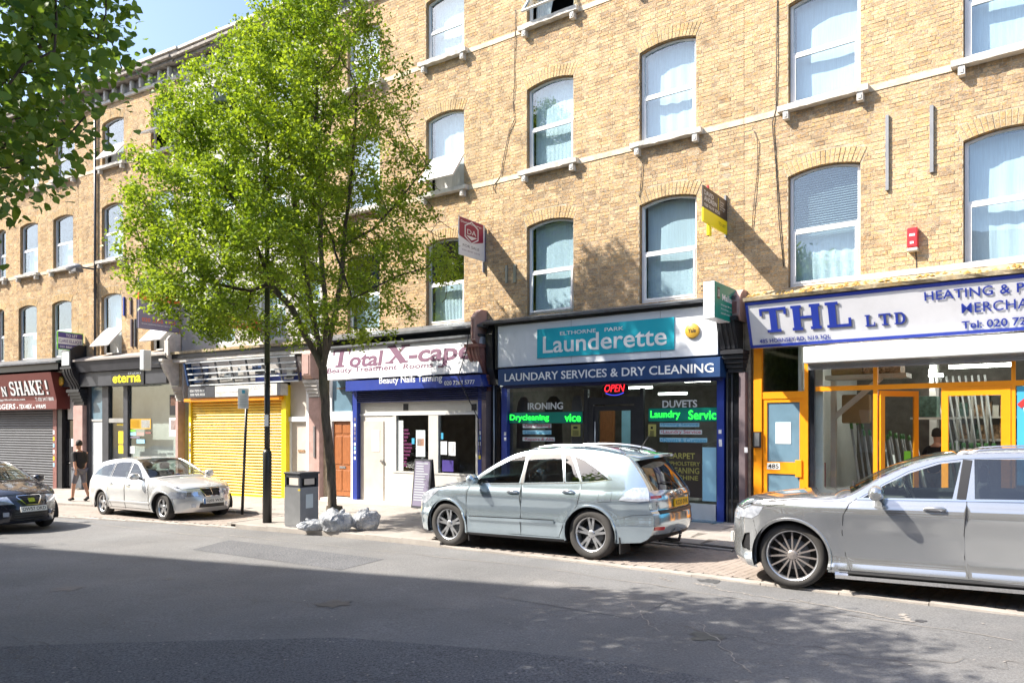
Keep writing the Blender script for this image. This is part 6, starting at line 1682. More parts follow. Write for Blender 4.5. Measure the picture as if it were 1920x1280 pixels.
# foreground tree whose boughs hang into the upper left, and its row along the near pavement
def round_tree(name, label, x, y, h0, cz, R, Rz, nt, leafsz, per, spread, m, seed, group=None, lean=(0, 0), thin=None, rl=True):
    rg = np.random.default_rng(seed); z0 = gz(x, y) + .1; t_ = thing(name, label, 'tree', (x, y, z0), 0, group)
    T = []
    while len(T) < nt:
        v = rg.normal(0, 1, 3); v /= np.linalg.norm(v); q = rg.uniform(0, 1) ** .4; p = np.array([x + lean[0], y + lean[1], cz]) + v * q * np.array([R, R, Rz])
        if thin is not None and not thin(p, rg): continue
        T.append(p)
    sd = [(np.array([x, y, z0]), -1)]
    top = np.array([x + lean[0] * .3, y + lean[1] * .3, h0]); n = int(h0 / .25)
    for k in range(1, n + 1): sd.append((np.array([x, y, z0]) * (1 - k / n) + top * k / n, len(sd) - 1))
    P, pr = grow(sd, T, .28, 2.2, .42, 60, rg); r_, c_ = tree_radii(P, pr, .008, 2.3); r_ = np.minimum(r_, .17)
    a, b = MB(), MB(); skin_tree(a, b, P, pr, r_, c_, .05, (x, y, z0)); a.build('trunk', M['bark'], t_); b.build('branches', M['branch'], t_, kind='stuff')
    tp = P[[i for i in range(len(P)) if r_[i] < .03 and i > n]]
    link('foliage', leaves(tp, leafsz, spread, per, rg, (x, y, z0), round_=rl), t_).data.materials.append(M[m]); print(name, len(P), len(tp) * per)
    return t_
def kpos(l, w): p, a = KP(l, w); return p.x, p.y
fx, fy = -6.3, 5.0
round_tree('roadside_tree', 'dark green tree with rounded leaves hanging into the upper left corner of the view', fx, fy, 2.9, 5.75, 3.0, 2.65, 2300, .10, 44, .17, 'leaf_fore', 3, lean=(-.05, .9))
for k, (x, y, R, cz, Rz) in enumerate(((-12.4, 7.4, 2.6, 6.4, 3.0), (-19.0, 11.6, 2.8, 6.4, 3.0), (-25.2, 15.4, 2.8, 6.4, 3.0), (-7.0, -.2, 2.8, 6.0, 2.8))):
    round_tree('roadside_tree', ['tree on the near pavement, left of the view', 'second tree of the near pavement row, out of view to the left', 'third tree of the near pavement row, out of view to the left', 'tree behind the photographer on the near pavement'][k], x, y, 3.2, cz, R, Rz, 900, .17, 12, .22, 'leaf_far', 20 + k, 'trees along the near pavement')
# ------------------------------------------------------------------ the far side of the street, seen only in reflections
random.seed(3)
mk('brick_far', (.24, .17, .11), .9, var=.3, vscale=1.2)
OPP = (-44.0, 20.3, -.5)
op = thing('opposite_terrace', 'brown brick terrace on the near side of the street, reflected in windows', 'building', OPP, -math.radians(24), None)
OPH = 16.5
MB().box(0, 30.8, -8, 0, 0, OPH).build('wall', M['brick_far'], op)
MB().box(-.1, 30.9, -.15, .18, OPH, OPH + .35).build('parapet', M['stone'], op)
for k in range(12):
    w_ = random.uniform(.5, 1.6); x_ = 6 + k * 2.05 + random.uniform(-.5, .5)
    if x_ < 29.5: MB().box(x_, x_ + w_, -.6, -.1, OPH + .3, OPH + random.uniform(.45, .9)).build('shadow_edge_block', M['brick_far'], op)  # unseen roof blocks added to roughen the straight shadow edge on the road
for k in range(10):
    for zf in (4.4, 7.8, 11.0): MB().box(1 + k * 3.0, 2.2 + k * 3.0, 0, .03, zf, zf + 1.8).build('window', M['black_gloss'], op)
op2 = thing('opposite_house', 'lower brick house behind the photographer, reflected in windows', 'building', (-15.2, 4.6, -.4), -math.radians(33), None)
MB().box(0, 30, -8, 0, 0, 8.2).build('wall', M['brick_far'], op2); MB().prism([(-8.2, 8.2), (.2, 8.2), (-3.9, 10.6)], 'x', -.1, 30.1).build('roof', M['lead'], op2)
for k in range(9):
    for zf in (1.2, 4.6): MB().box(1 + k * 3.0, 2.2 + k * 3.0, 0, .03, zf, zf + 1.8).build('window', M['white_frame'], op2)
# ------------------------------------------------------------------ street furniture
p = px_ground(501, 979, PAVE); z = pz(p.x, p.y)
t = thing('lamp_post', 'black lamp post, mossy green higher up, between the yellow shutter and the tree trunk', 'lamp post', (p.x, p.y, z))
MB().tube([(0, 0, -.05), (0, 0, 1.48), (0, 0, 1.56)], [.095, .095, .062], 14).build('base', M['pole_black'], t)
MB().tube([(0, 0, 1.56), (0, 0, 3.4)], [.062, .060], 12).build('lower_shaft', M['pole_black'], t)
MB().tube([(0, 0, 3.4), (0, 0, 8.2)], [.060, .045], 12).build('upper_shaft', M['pole_green'], t)
MB().tube([(0, 0, 8.2), (-.25, -.35, 8.5), (-.55, -.75, 8.6)], [.04, .035, .03], 8).build('arm', M['pole_green'], t)
MB().box(-.75, -.40, -1.05, -.65, 8.53, 8.66).build('lantern', M['grey_metal'], t, bevel=.03)
MB().box(-.045, .045, -.066, -.058, 2.05, 2.30).build('door_sticker', M['board_white'], t)
# parking sign
D_ = 17.7; x = (454 - 960) / F_PX * D_; z = pz(x, D_)
t = thing('parking_sign', 'small white parking plate on a thin dark pole in front of the yellow shutter', 'sign', (x, D_, z))
MB().tube([(0, 0, 0), (.12, 0, 2.95)], .034, 10).build('pole', M['pole_black'], t)
zt = CAM_Z + (HOR - 728) / F_PX * D_ - z
MB().box(-.08, .17, -.06, -.045, zt - .48, zt).build('plate', M['board_white'], t, bevel=.004)
MB().box(.02, .09, -.064, -.061, zt - .12, zt - .04).build('symbol', M['cyan_text'], t)
for k in range(7): MB().box(-.04, .13, -.063, -.061, zt - .18 - k * .038, zt - .168 - k * .038).build('print_line', M['letter_grey'], t)
# litter bin
p = px_ground(563, 990, PAVE); z = pz(p.x, p.y); a_st = math.radians(-34)
t = thing('litter_bin', 'square grey litter bin with a dark shaded side beside the lamp post', 'bin', (p.x, p.y, z), a_st)
w = .47
MB().box(-w, 0, 0, w, .0, .80).build('body', M['grey_metal'], t, bevel=.012); MB().box(-w, 0, -.005, .0, .04, .80).build('front_panel', M['steel'], t, label='pale front panel')
hd = MB()
for (a, b, c, d) in ((-w, 0, 0, w),): hd.box(a, a + .05, 0, w, .80, 1.06); hd.box(-.05, 0, 0, .05, .80, 1.06); hd.box(-.05, 0, w - .05, w, .80, 1.06); hd.box(a, 0, 0, .02, .80, .84); hd.box(a + .05, -.05, w - .03, w, .80, 1.06)
hd.box(-w + .04, -.04, .04, w - .04, .78, .82); hd.box(-w, 0, 0, .02, 1.0, 1.06); hd.box(-.02, 0, .05, w - .05, .98, 1.06); hd.build('hood', M['dark_grey'], t)
MB().box(-w + .14, -.06, .0, .012, .845, .99).build('aperture_plate', M['cream'], t); MB().box(-.01, .004, .10, .36, .85, .97).build('aperture_plate', M['cream'], t)
MB().box(-w - .02, .02, -.02, w + .02, 1.062, 1.10).build('lid', M['dark_grey'], t, bevel=.01)
MB().box(0, .006, .14, .32, .38, .66).build('notice', M['pale_strip'], t); MB().box(-.06, .003, -.008, -.004, .74, .77).build('sticker', M['yellow'], t)
# bin bags
def bag(px, py, wid, hgt, label, seed, squash=1.0):
    rg = random.Random(seed); p = px_ground(px, py, PAVE); z = pz(p.x, p.y)
    bm = bmesh.new(); bmesh.ops.create_icosphere(bm, subdivisions=6, radius=1.0)
    from mathutils import noise
    kd = Vector((rg.uniform(-.5, .5), rg.uniform(-.4, .1), 1)).normalized(); sv = Vector((seed * 3.1, seed * 1.7, seed))
    for v in bm.verts:
        n = v.co.normalized(); r_ = 1 + .20 * noise.noise(n * 1.5 + sv)
        r_ += .06 * (.35 - abs(noise.noise(n * 2.6 + sv))) * 2 + .028 * (.3 - abs(noise.noise(n * 6.5 + sv))) * 2 + .016 * (.3 - abs(noise.noise(n * 14 + sv))) * 2
        d_ = n.dot(kd)
        if d_ > .80: r_ *= 1 - .55 * min(1, (d_ - .80) / .12)
        if d_ > .955: r_ += (d_ - .955) * 16
        c = Vector((n.x * r_ * wid / 2, n.y * r_ * wid / 2 * squash, (n.z * r_ * .5 + .40) * hgt))
        if c.z < .03: c.x *= 1.04; c.y *= 1.04
        c.z = max(c.z, 0.004 + .008 * noise.noise(n * 5)); v.co = c
    me = bpy.data.meshes.new('bin_bag'); bm.to_mesh(me); bm.free(); me.polygons.foreach_set('use_smooth', [True] * len(me.polygons)); me.materials.append(M['bag'])
    o = bpy.data.objects.new('bin_bag', me); COL.objects.link(o); o.location = (p.x, p.y, z); tag(o, label, 'bag', 'rubbish bags at the kerb'); return o
bag(585, 994, .52, .24, 'flattened pale rubbish bag at the foot of the litter bin', 1, .6); bag(631, 995, .60, .46, 'clear plastic rubbish bag, the middle one of three by the tree trunk', 2); bag(686, 993, .52, .45, 'grey rubbish bag on the right of the three by the tree trunk', 5)
# A-board
D_ = 18.7; x = (795 - 960) / F_PX * D_; z = pz(x, D_); t = thing('menu_board', 'dark framed pavement price board standing outside the beauty shop', 'board', (x, D_, z), math.radians(-34))
for s_, nm in ((-1, 'front_board'), (1, 'rear_board')):
    m_ = MB().box(-.28, .28, -.012, .012, 0, 1.22); R_ = Matrix.Translation((0, s_ * .16, 0)) @ Matrix.Rotation(s_ * .12, 4, 'X'); m_.v = [tuple(R_ @ Vector(v)) for v in m_.v]; o = m_.build(nm, M['dark_grey'], t)
    q = MB().box(-.24, .24, -.018, -.013, .05, 1.17)
    q.v = [tuple(R_ @ Vector(v)) for v in q.v]
    if s_ < 0:
        q.build('price_panel', M['board_mauve'], o)
        for k in range(15):
            l_ = MB().box(-.21, random.uniform(.02, .2), -.021, -.019, 1.10 - k * .065, 1.125 - k * .065); l_.v = [tuple(R_ @ Vector(v)) for v in l_.v]; l_.build('print_line', M['letter_grey'], o)
# ------------------------------------------------------------------ cars
def cat1(P, n):
    out = []
    for i in range(len(P) - 1):
        a = P[max(i - 1, 0)]; b = P[i]; c = P[i + 1]; d = P[min(i + 2, len(P) - 1)]
        for k in range(n):
            t = k / n; out.append(tuple(.5 * (2 * b[j] + (c[j] - a[j]) * t + (2 * a[j] - 5 * b[j] + 4 * c[j] - d[j]) * t * t + (3 * b[j] - a[j] - 3 * c[j] + d[j]) * t ** 3) for j in range(len(b))))
    out.append(tuple(P[-1])); return out
def pip(poly, x, y):
    ins = False; n = len(poly); j = n - 1
    for i in range(n):
        xi, yi = poly[i]; xj, yj = poly[j]
        if (yi > y) != (yj > y) and x < (xj - xi) * (y - yi) / (yj - yi + 1e-12) + xi: ins = not ins
        j = i
    return ins
def circ(cx, cy, r, n=40): return [(cx + r * math.cos(2 * PI * k / n), cy + r * math.sin(2 * PI * k / n)) for k in range(n)]
def rrect(x0, x1, y0, y1): return [(x0, y0), (x1, y0), (x1, y1), (x0, y1)]
class Surf:
    def __init__(s, f, flip=False): s.f = f; s.flip = flip
    def P(s, a, b): return s.f(a, b)
    def N(s, a, b, e=.012):
        du = s.f(a + e, b) - s.f(a - e, b); dv = s.f(a, b + e) - s.f(a, b - e); n = du.cross(dv)
        if n.length < 1e-12: return Vector((0, 0, 1))
        n.normalize(); return -n if s.flip else n
    def tess(s, outer, regions, hx, hy):
        """regions [(name, poly, material, inset)] first match wins, None name drops"""
        vs = []; es = []
        def add(poly):
            i = len(vs); vs.extend([Vector(p) for p in poly]); n = len(poly); es.extend([(i + k, i + (k + 1) % n) for k in range(n)])
        add(outer)
        for r in regions: add(r[1])
        xs_ = [p[0] for p in outer]; ys_ = [p[1] for p in outer]
        x = min(xs_) + hx * .37
        while x < max(xs_):
            y = min(ys_) + hy * .41
            while y < max(ys_):
                if pip(outer, x, y): vs.append(Vector((x, y)))
                y += hy
            x += hx
        R = delaunay_2d_cdt(vs, es, [], 0, 1e-4); V = R[0]; groups = {}
        for f in R[2]:
            cx = sum(V[k].x for k in f) / 3; cy = sum(V[k].y for k in f) / 3
            if not pip(outer, cx, cy): continue
            key = -1
            for i, r in enumerate(regions):
                if pip(r[1], cx, cy): key = i; break
            groups.setdefault(key, []).append(f)
        out = {}
        for key, fs in groups.items():
            if key >= 0 and regions[key][0] is None: continue
            ins = regions[key][3] if key >= 0 and len(regions[key]) > 3 else 0
            ids = sorted({k for f in fs for k in f}); mp = {k: i for i, k in enumerate(ids)}
            pts = []; nr = []
            for k in ids:
                n = s.N(V[k].x, V[k].y); nr.append(n); pts.append(tuple(s.P(V[k].x, V[k].y) - n * ins))
            F = []
            for f in fs:
                a, b, c = (V[k] for k in f); ccw = (b - a).cross(c - a) > 0
                q = [mp[k] for k in f]; F.append(tuple(q if ccw != s.flip else q[::-1]))
            out[key] = (pts, F, nr)
        return out
    def ribbon(s, path, w, h, closed=False, step=.04):
        P = []
        pp = list(path) + ([path[0]] if closed else [])
        for a, b in zip(pp[:-1], pp[1:]):
            n = max(1, int(math.hypot(b[0] - a[0], b[1] - a[1]) / step))
            for k in range(n): P.append((a[0] + (b[0] - a[0]) * k / n, a[1] + (b[1] - a[1]) * k / n))
        P.append(pp[-1]); mb = MB(); pr = None
        for k, p in enumerate(P):
            a = P[max(k - 1, 0)]; b = P[min(k + 1, len(P) - 1)]; dx, dy = b[0] - a[0], b[1] - a[1]; l = math.hypot(dx, dy) + 1e-9; nx_, ny_ = -dy / l, dx / l
            c = s.P(*p); N = s.N(*p); t3 = (s.P(b[0], b[1]) - s.P(a[0], a[1])).normalized(); sd = N.cross(t3).normalized() * w / 2
            r = mb.vs([c - sd - N * .004, c - sd * .8 + N * h, c + sd * .8 + N * h, c + sd - N * .004])
            if pr is not None:
                for j in range(3): mb.face((pr + j, r + j, r + j + 1, pr + j + 1))
            pr = r
        return mb
def mesh_n(name, pts, F, nr, m):
    me = bpy.data.meshes.new(name); me.from_pydata(pts, [], F); me.materials.append(m)
    me.polygons.foreach_set('use_smooth', [True] * len(me.polygons)); me.update()
    try: me.normals_split_custom_set_from_vertices([tuple(n) for n in nr])
    except Exception as ex: print('normals', ex)
    return me
def merge(a, b):
    k = len(a[0]); return (a[0] + b[0], a[1] + [tuple(i + k for i in f) for f in b[1]], a[2] + b[2])
def make_wheel(par, x, y, z, R, rim, wid, style, side, lab=None, steer=0):
    """wheel as tyre mesh with rim, spokes"""
    t = MB(); hw = wid / 2; t.lathe([(rim * 1.0, -hw * .86), (rim + .012, -hw), (R - .045, -hw), (R - .012, -hw * .82), (R, -hw * .5), (R, hw * .5), (R - .012, hw * .82), (R - .045, hw), (rim + .012, hw), (rim, hw * .86)], 48, 'y')
    o = t.build('wheel', M['tyre'], par, loc=(x, y, z)); o.rotation_euler = (0, 0, steer)
    f = side  # +1: outer face on +y
    r = MB(); r.lathe([(rim, -hw * .8), (rim - .012, -hw * .7), (rim - .02, hw * .6 * 1), (rim - .006, hw * .86), (rim + .008, hw * .9)] if f > 0 else [(rim, hw * .8), (rim - .012, hw * .7), (rim - .02, -hw * .6), (rim - .006, -hw * .86), (rim + .008, -hw * .9)], 48, 'y')
    r.build('rim', M['alloy'], o, loc=(0, 0, 0))
    yo = f * hw * .62
    d = MB(); d.lathe([(.0, f * -.02), (rim * .62, f * -.02), (rim * .62, f * -.04)], 32, 'y', (0, 0, 0)); d.build('brake_disc', M['grey_metal'], o, loc=(0, 0, 0))
    b_ = MB(); b_.lathe([(0, -f * .05), (rim, -f * .05)], 32, 'y'); b_.build('wheel_back', M['rubber'], o, loc=(0, 0, 0))
    def spoke(a0, w0, w1, r0=.045, r1=None, m='alloy', dy=0):
        r1 = r1 or rim - .008; ca, sa = math.cos(a0), math.sin(a0); mb = MB(); pts = []
        for (rr, w, yy) in ((r0, w0, yo * 1.0 + f * dy), (rim * .6, (w0 + w1) / 2, yo * .98), (r1, w1, yo * 1.12)):
            for sg in (-1, 1):
                px_, pz_ = rr * ca - sg * w / 2 * sa, rr * sa + sg * w / 2 * ca; pts.append((px_, yy, pz_))
            for sg in (1, -1):
                px_, pz_ = rr * ca - sg * w / 2 * .8 * sa, rr * sa + sg * w / 2 * .8 * ca; pts.append((px_, yy - f * .035, pz_))
        i = mb.vs(pts)
        for k in range(2):
            for j in range(4):
                a, b = i + 4 * k + j, i + 4 * k + (j + 1) % 4; q = (a, b, b + 4, a + 4); mb.face(q if f < 0 else q[::-1])
        mb.build('spoke', M[m], o, loc=(0, 0, 0))
    if style == 'five_twin':
        for k in range(5):
            for da in (-.17, .17): spoke(PI / 2 + k * 2 * PI / 5 + da, .042, .036)
    elif style == 'five':
        for k in range(5): spoke(PI / 2 + k * 2 * PI / 5, .085, .075)
    else:
        for k in range(15): spoke(PI / 2 + k * 2 * PI / 15, .022, .018, r0=.06, m='alloy_dark')
    h = MB(); h.lathe([(0, yo * 1.0 + f * .012), (.045, yo + f * .01), (.062, yo), (.065, yo - f * .04)], 24, 'y'); h.build('hub_cap', M['alloy' if style != 'multi' else 'alloy_dark'], o, loc=(0, 0, 0))
    for k in range(5):
        a = k * 2 * PI / 5 + .3; n_ = MB(); n_.lathe([(0, yo + f * .006), (.009, yo + f * .005), (.009, yo - f * .02)], 8, 'y', (.052 * math.cos(a), 0, .052 * math.sin(a))); n_.build('wheel_nut', M['dark_grey'], o, loc=(0, 0, 0))
    return o
def car(name, label, P, heading, S):
    """P = ground point of nose centre, heading = travel direction angle (x axis of the car)"""
    x, y = P; z = gz(x, y) + S.get('lift', .0); fx_, fy_ = math.cos(heading), math.sin(heading)
    t = thing(name, label, 'car', (x, y, z), heading, None)
    pitch = math.atan2(gz(x, y) - gz(x - fx_ * 3, y - fy_ * 3), 3); t.rotation_euler = (0, -pitch, heading)
    L, hwm = S['L'], S['hw']; raw = S['outline']; N6 = 6; OUT = cat1(raw, N6)
    def eo(a):
        a = min(max(a, 0), len(raw) - 1) * N6; i = min(int(a), len(OUT) - 2); f = a - i; return [OUT[i][j] * (1 - f) + OUT[i + 1][j] * f for j in range(4)]
    zb, tum = S['belt'], S['tumble']
    secx = np.array([q[0] for q in S['sect']]); secy = np.array([q[1] for q in S['sect']]); plx = np.array([q[0] for q in S['plan']]); ply = np.array([q[1] for q in S['plan']])
    def smooth_i(xs_, ys_, v):
        e = .035; return float(np.interp(v - e, xs_, ys_) + 2 * np.interp(v, xs_, ys_) + np.interp(v + e, xs_, ys_)) / 4
    def hw(X, z_):
        w = hwm - smooth_i(plx, ply, X) - smooth_i(secx, secy, min(z_, zb))
        if z_ > zb: w -= (z_ - zb) * tum + (z_ - zb) ** 2 * S.get('tum2', .12)
        for (cx, r_) in S['arches']:
            d = math.hypot(X - cx, z_ - S['R']); w += .014 * math.exp(-((d - r_ - .03) / .05) ** 2)
        cz = S.get('crease'); 
        if cz: w += cz[2] * math.exp(-((z_ - (cz[0] + cz[1] * X)) / .030) ** 2)
        return w
    sides = {1: Surf(lambda X, z_: Vector((-X, hw(X, z_), z_)), flip=False), -1: Surf(lambda X, z_: Vector((-X, -hw(X, z_), z_)), flip=True)}
    # for +y: du=(-1,..,0), dv=(0,..,1): du x dv = (.., +1?, ..) sign handled below
    if sides[1].N(2, .6).y < 0: sides[1].flip = True; sides[-1].flip = False
    kx = S.get('kexp', 2.4)
    def stripf(a, v):
        X, z_, bx, bz = eo(a); w = hw(X, z_); q = 1 - abs(v) ** kx; return Vector((-(X - bx * q), v * w, z_ + bz * q))
    st = Surf(stripf); 
    if st.N(6, 0).z < 0: st.flip = True
    pm = M[S['paint']]; top = [(o[0], o[1]) for o in OUT]
    bot = S['bottom']; outer = top + bot
    for sd in (1, -1):
        regs = [(None, circ(cx, S['R'], r_, 44), None) for (cx, r_) in S['arches']]
        regs += [(r[0], r[1], r[2], r[3] if len(r) > 3 else 0) for r in S['side']]
        G = sides[sd].tess(outer, regs, .06, .045)
        for key, (p_, F_, n_) in G.items():
            if key < 0: link('body_side', mesh_n('body_side', p_, F_, n_, pm), t)
            else:
                r = regs[key]; o = link(r[0], mesh_n(r[0], p_, F_, n_, M[r[2]] if r[2] else pm), t)
        for rb in S['ribbons']:
            sides[sd].ribbon(rb[1], rb[2], rb[3], closed=rb[5] if len(rb) > 5 else False).build(rb[0], M[rb[4]], t)
        # wheel arch lining
        for (cx, r_) in S['arches']:
            li = MB(); yy = hw(cx, S['R'] + r_) - .015; li.lathe([(r_ + .004, sd * yy), (r_ + .004, sd * (yy - .30)), (.02, sd * (yy - .30))], 32, 'y', (-cx, 0, S['R']), a0=-.32, a1=PI + .32); li.build('wheel_arch', M['rubber'], t)
            sides[sd].ribbon([p for p in [(cx + r_ * math.cos(q_), S['R'] + r_ * math.sin(q_)) for q_ in np.linspace(-.9, PI + .9, 70)] if p[1] > .25], .035, .012).build('arch_lip', M[S.get('lip', S['paint'])] if S.get('lip') else pm, t)
        for kind, cx in (('f', S['arches'][0][0]), ('r', S['arches'][1][0])):
            make_wheel(t, -cx, sd * (hw(cx, S['R'] + .1) - S['tw'] / 2 - .025), S['R'], S['R'], S['rim'], S['tw'], S['wheel'], sd)
        # handles and mirror
        for (hx, hz) in S['handles']:
            c = sides[sd].P(hx, hz); n = sides[sd].N(hx, hz); hb_ = MB(); hb_.tube([c + Vector((.10, 0, 0)) + n * .005, c + Vector((.07, 0, .004)) + n * .035, c + Vector((-.07, 0, .008)) + n * .035, c + Vector((-.10, 0, .006)) + n * .005], [.014, .017, .017, .014], 8); hb_.build('door_handle', M[S.get('hmat', S['paint'])] if S.get('hmat') else pm, t)
        mx, mz, ml = S['mirror']; c = sides[sd].P(mx, mz); m_ = MB()
        m_.lathe([(.001, -ml / 2), (.06, -ml * .46), (.085, -ml * .25), (.09, 0), (.085, ml * .3), (.05, ml * .47), (.001, ml / 2)], 18, 'y', (0, 0, 0)); m_.v = [(c.x + v[0] * .85, c.y + sd * (.06 + ml / 2) + v[1], c.z + .07 + v[2] * .95) for v in m_.v]
        mo = m_.build('door_mirror', pm, t); s_ = MB(); s_.tube([(c.x, c.y - sd * .02, c.z), (c.x, c.y + sd * .09, c.z + .03)], .022, 8); s_.build('mirror_arm', M['trim_black'], mo, loc=(0, 0, 0))
    so = [(0, -1), (len(raw) - 1, -1), (len(raw) - 1, 1), (0, 1)]
    so = [(a, -1) for a in np.linspace(0, len(raw) - 1, len(raw) * 3)] + [(a, 1) for a in np.linspace(len(raw) - 1, 0, len(raw) * 3)]
    regs = [(r[0], r[1], r[2], r[3] if len(r) > 3 else 0) for r in S['strip']]
    G = st.tess(so, regs, .16, .1)
    for key, (p_, F_, n_) in G.items():
        if key < 0: link('body_top', mesh_n('body_top', p_, F_, n_, pm), t)
        else: r = regs[key]; link(r[0], mesh_n(r[0], p_, F_, n_, M[r[2]] if r[2] else pm), t)
    for rb in S['sribbons']: st.ribbon(rb[1], rb[2], rb[3], closed=rb[5] if len(rb) > 5 else False, step=.12).build(rb[0], M[rb[4]], t)
    # floor pan, cabin
    fp = MB(); zz_ = S.get('pan', .2); wI = hwm - .12
    ax0, ax1 = S['arches'][0][0], S['arches'][1][0]; rr_ = S['arches'][0][1]
    fp.box(-(ax1 - rr_ - .02), -(ax0 + rr_ + .02), -wI, wI, zz_, .42); fp.box(-L + .35, -.35, -wI + .26, wI - .26, zz_ + .03, .44)
    fp.build('floor_pan', M['rubber'], t)
    cb_ = MB(); x0 = S['cowl']; cb_.box(-(x0 + .45), -(x0 - .1), -wI + .12, wI - .12, .5, zb - .06); cb_.build('dashboard', M['seat'], t, bevel=.04)
    seats = [(x0 + 1.0, sy) for sy in (-.38, .38)] + [(x0 + 1.85, sy) for sy in (-.38, .38)]
    for (sx_, sy) in seats:
        s_ = MB(); s_.box(-(sx_ + .25), -(sx_ - .25), sy - .24, sy + .24, .42, .62); b = MB().box(-(sx_ + .34), -(sx_ + .22), sy - .24, sy + .24, .6, zb + .16); h_ = MB().box(-(sx_ + .33), -(sx_ + .25), sy - .13, sy + .13, zb + .19, zb + .36)
        so_ = s_.build('seat', M['seat'], t, bevel=.05); b.build('backrest', M['seat'], so_, loc=(0, 0, 0), bevel=.05); h_.build('headrest', M['seat'], so_, loc=(0, 0, 0), bevel=.04)
    sw = MB(); c0 = Vector((-(x0 + .52), -.36 if S.get('rhd', 1) else .36, zb + .0)); pts = []
    for k in range(25): a = 2 * PI * k / 24; pts.append((c0.x + .08 * math.sin(a), c0.y + .18 * math.cos(a), c0.z + .17 * math.sin(a)))
    sw.tube(pts, .014, 6, cap=False); sw.build('steering_wheel', M['trim_black'], t)
    return t, st, sides, hw
def stick(t, st, a, v, w, h, m, name, txt=None, tm='letter_black', th=.012, off=.008, tilt=None, parent=None):
    c = st.P(a, v); n = st.N(a, v); 
    zax = Vector((0, 0, 1)); xax = zax.cross(n).normalized(); up = n.cross(xax).normalized()
    T = Matrix((( xax.x, n.x * -1, up.x, c.x + n.x * off), (xax.y, n.y * -1, up.y, c.y + n.y * off), (xax.z, n.z * -1, up.z, c.z + n.z * off), (0, 0, 0, 1)))
    b = MB().box(-w / 2, w / 2, -th, .01, -h / 2, h / 2); b.v = [tuple(T @ Vector(q)) for q in b.v]; o = b.build(name, M[m], parent or t)
    if txt: letters(txt, -w / 2 * .88, w / 2 * .9, -h * .32, h * .32, -th - .002, M[tm], o, bold=.03, T=T, depth=0)
    return o, T
dirt_ = None
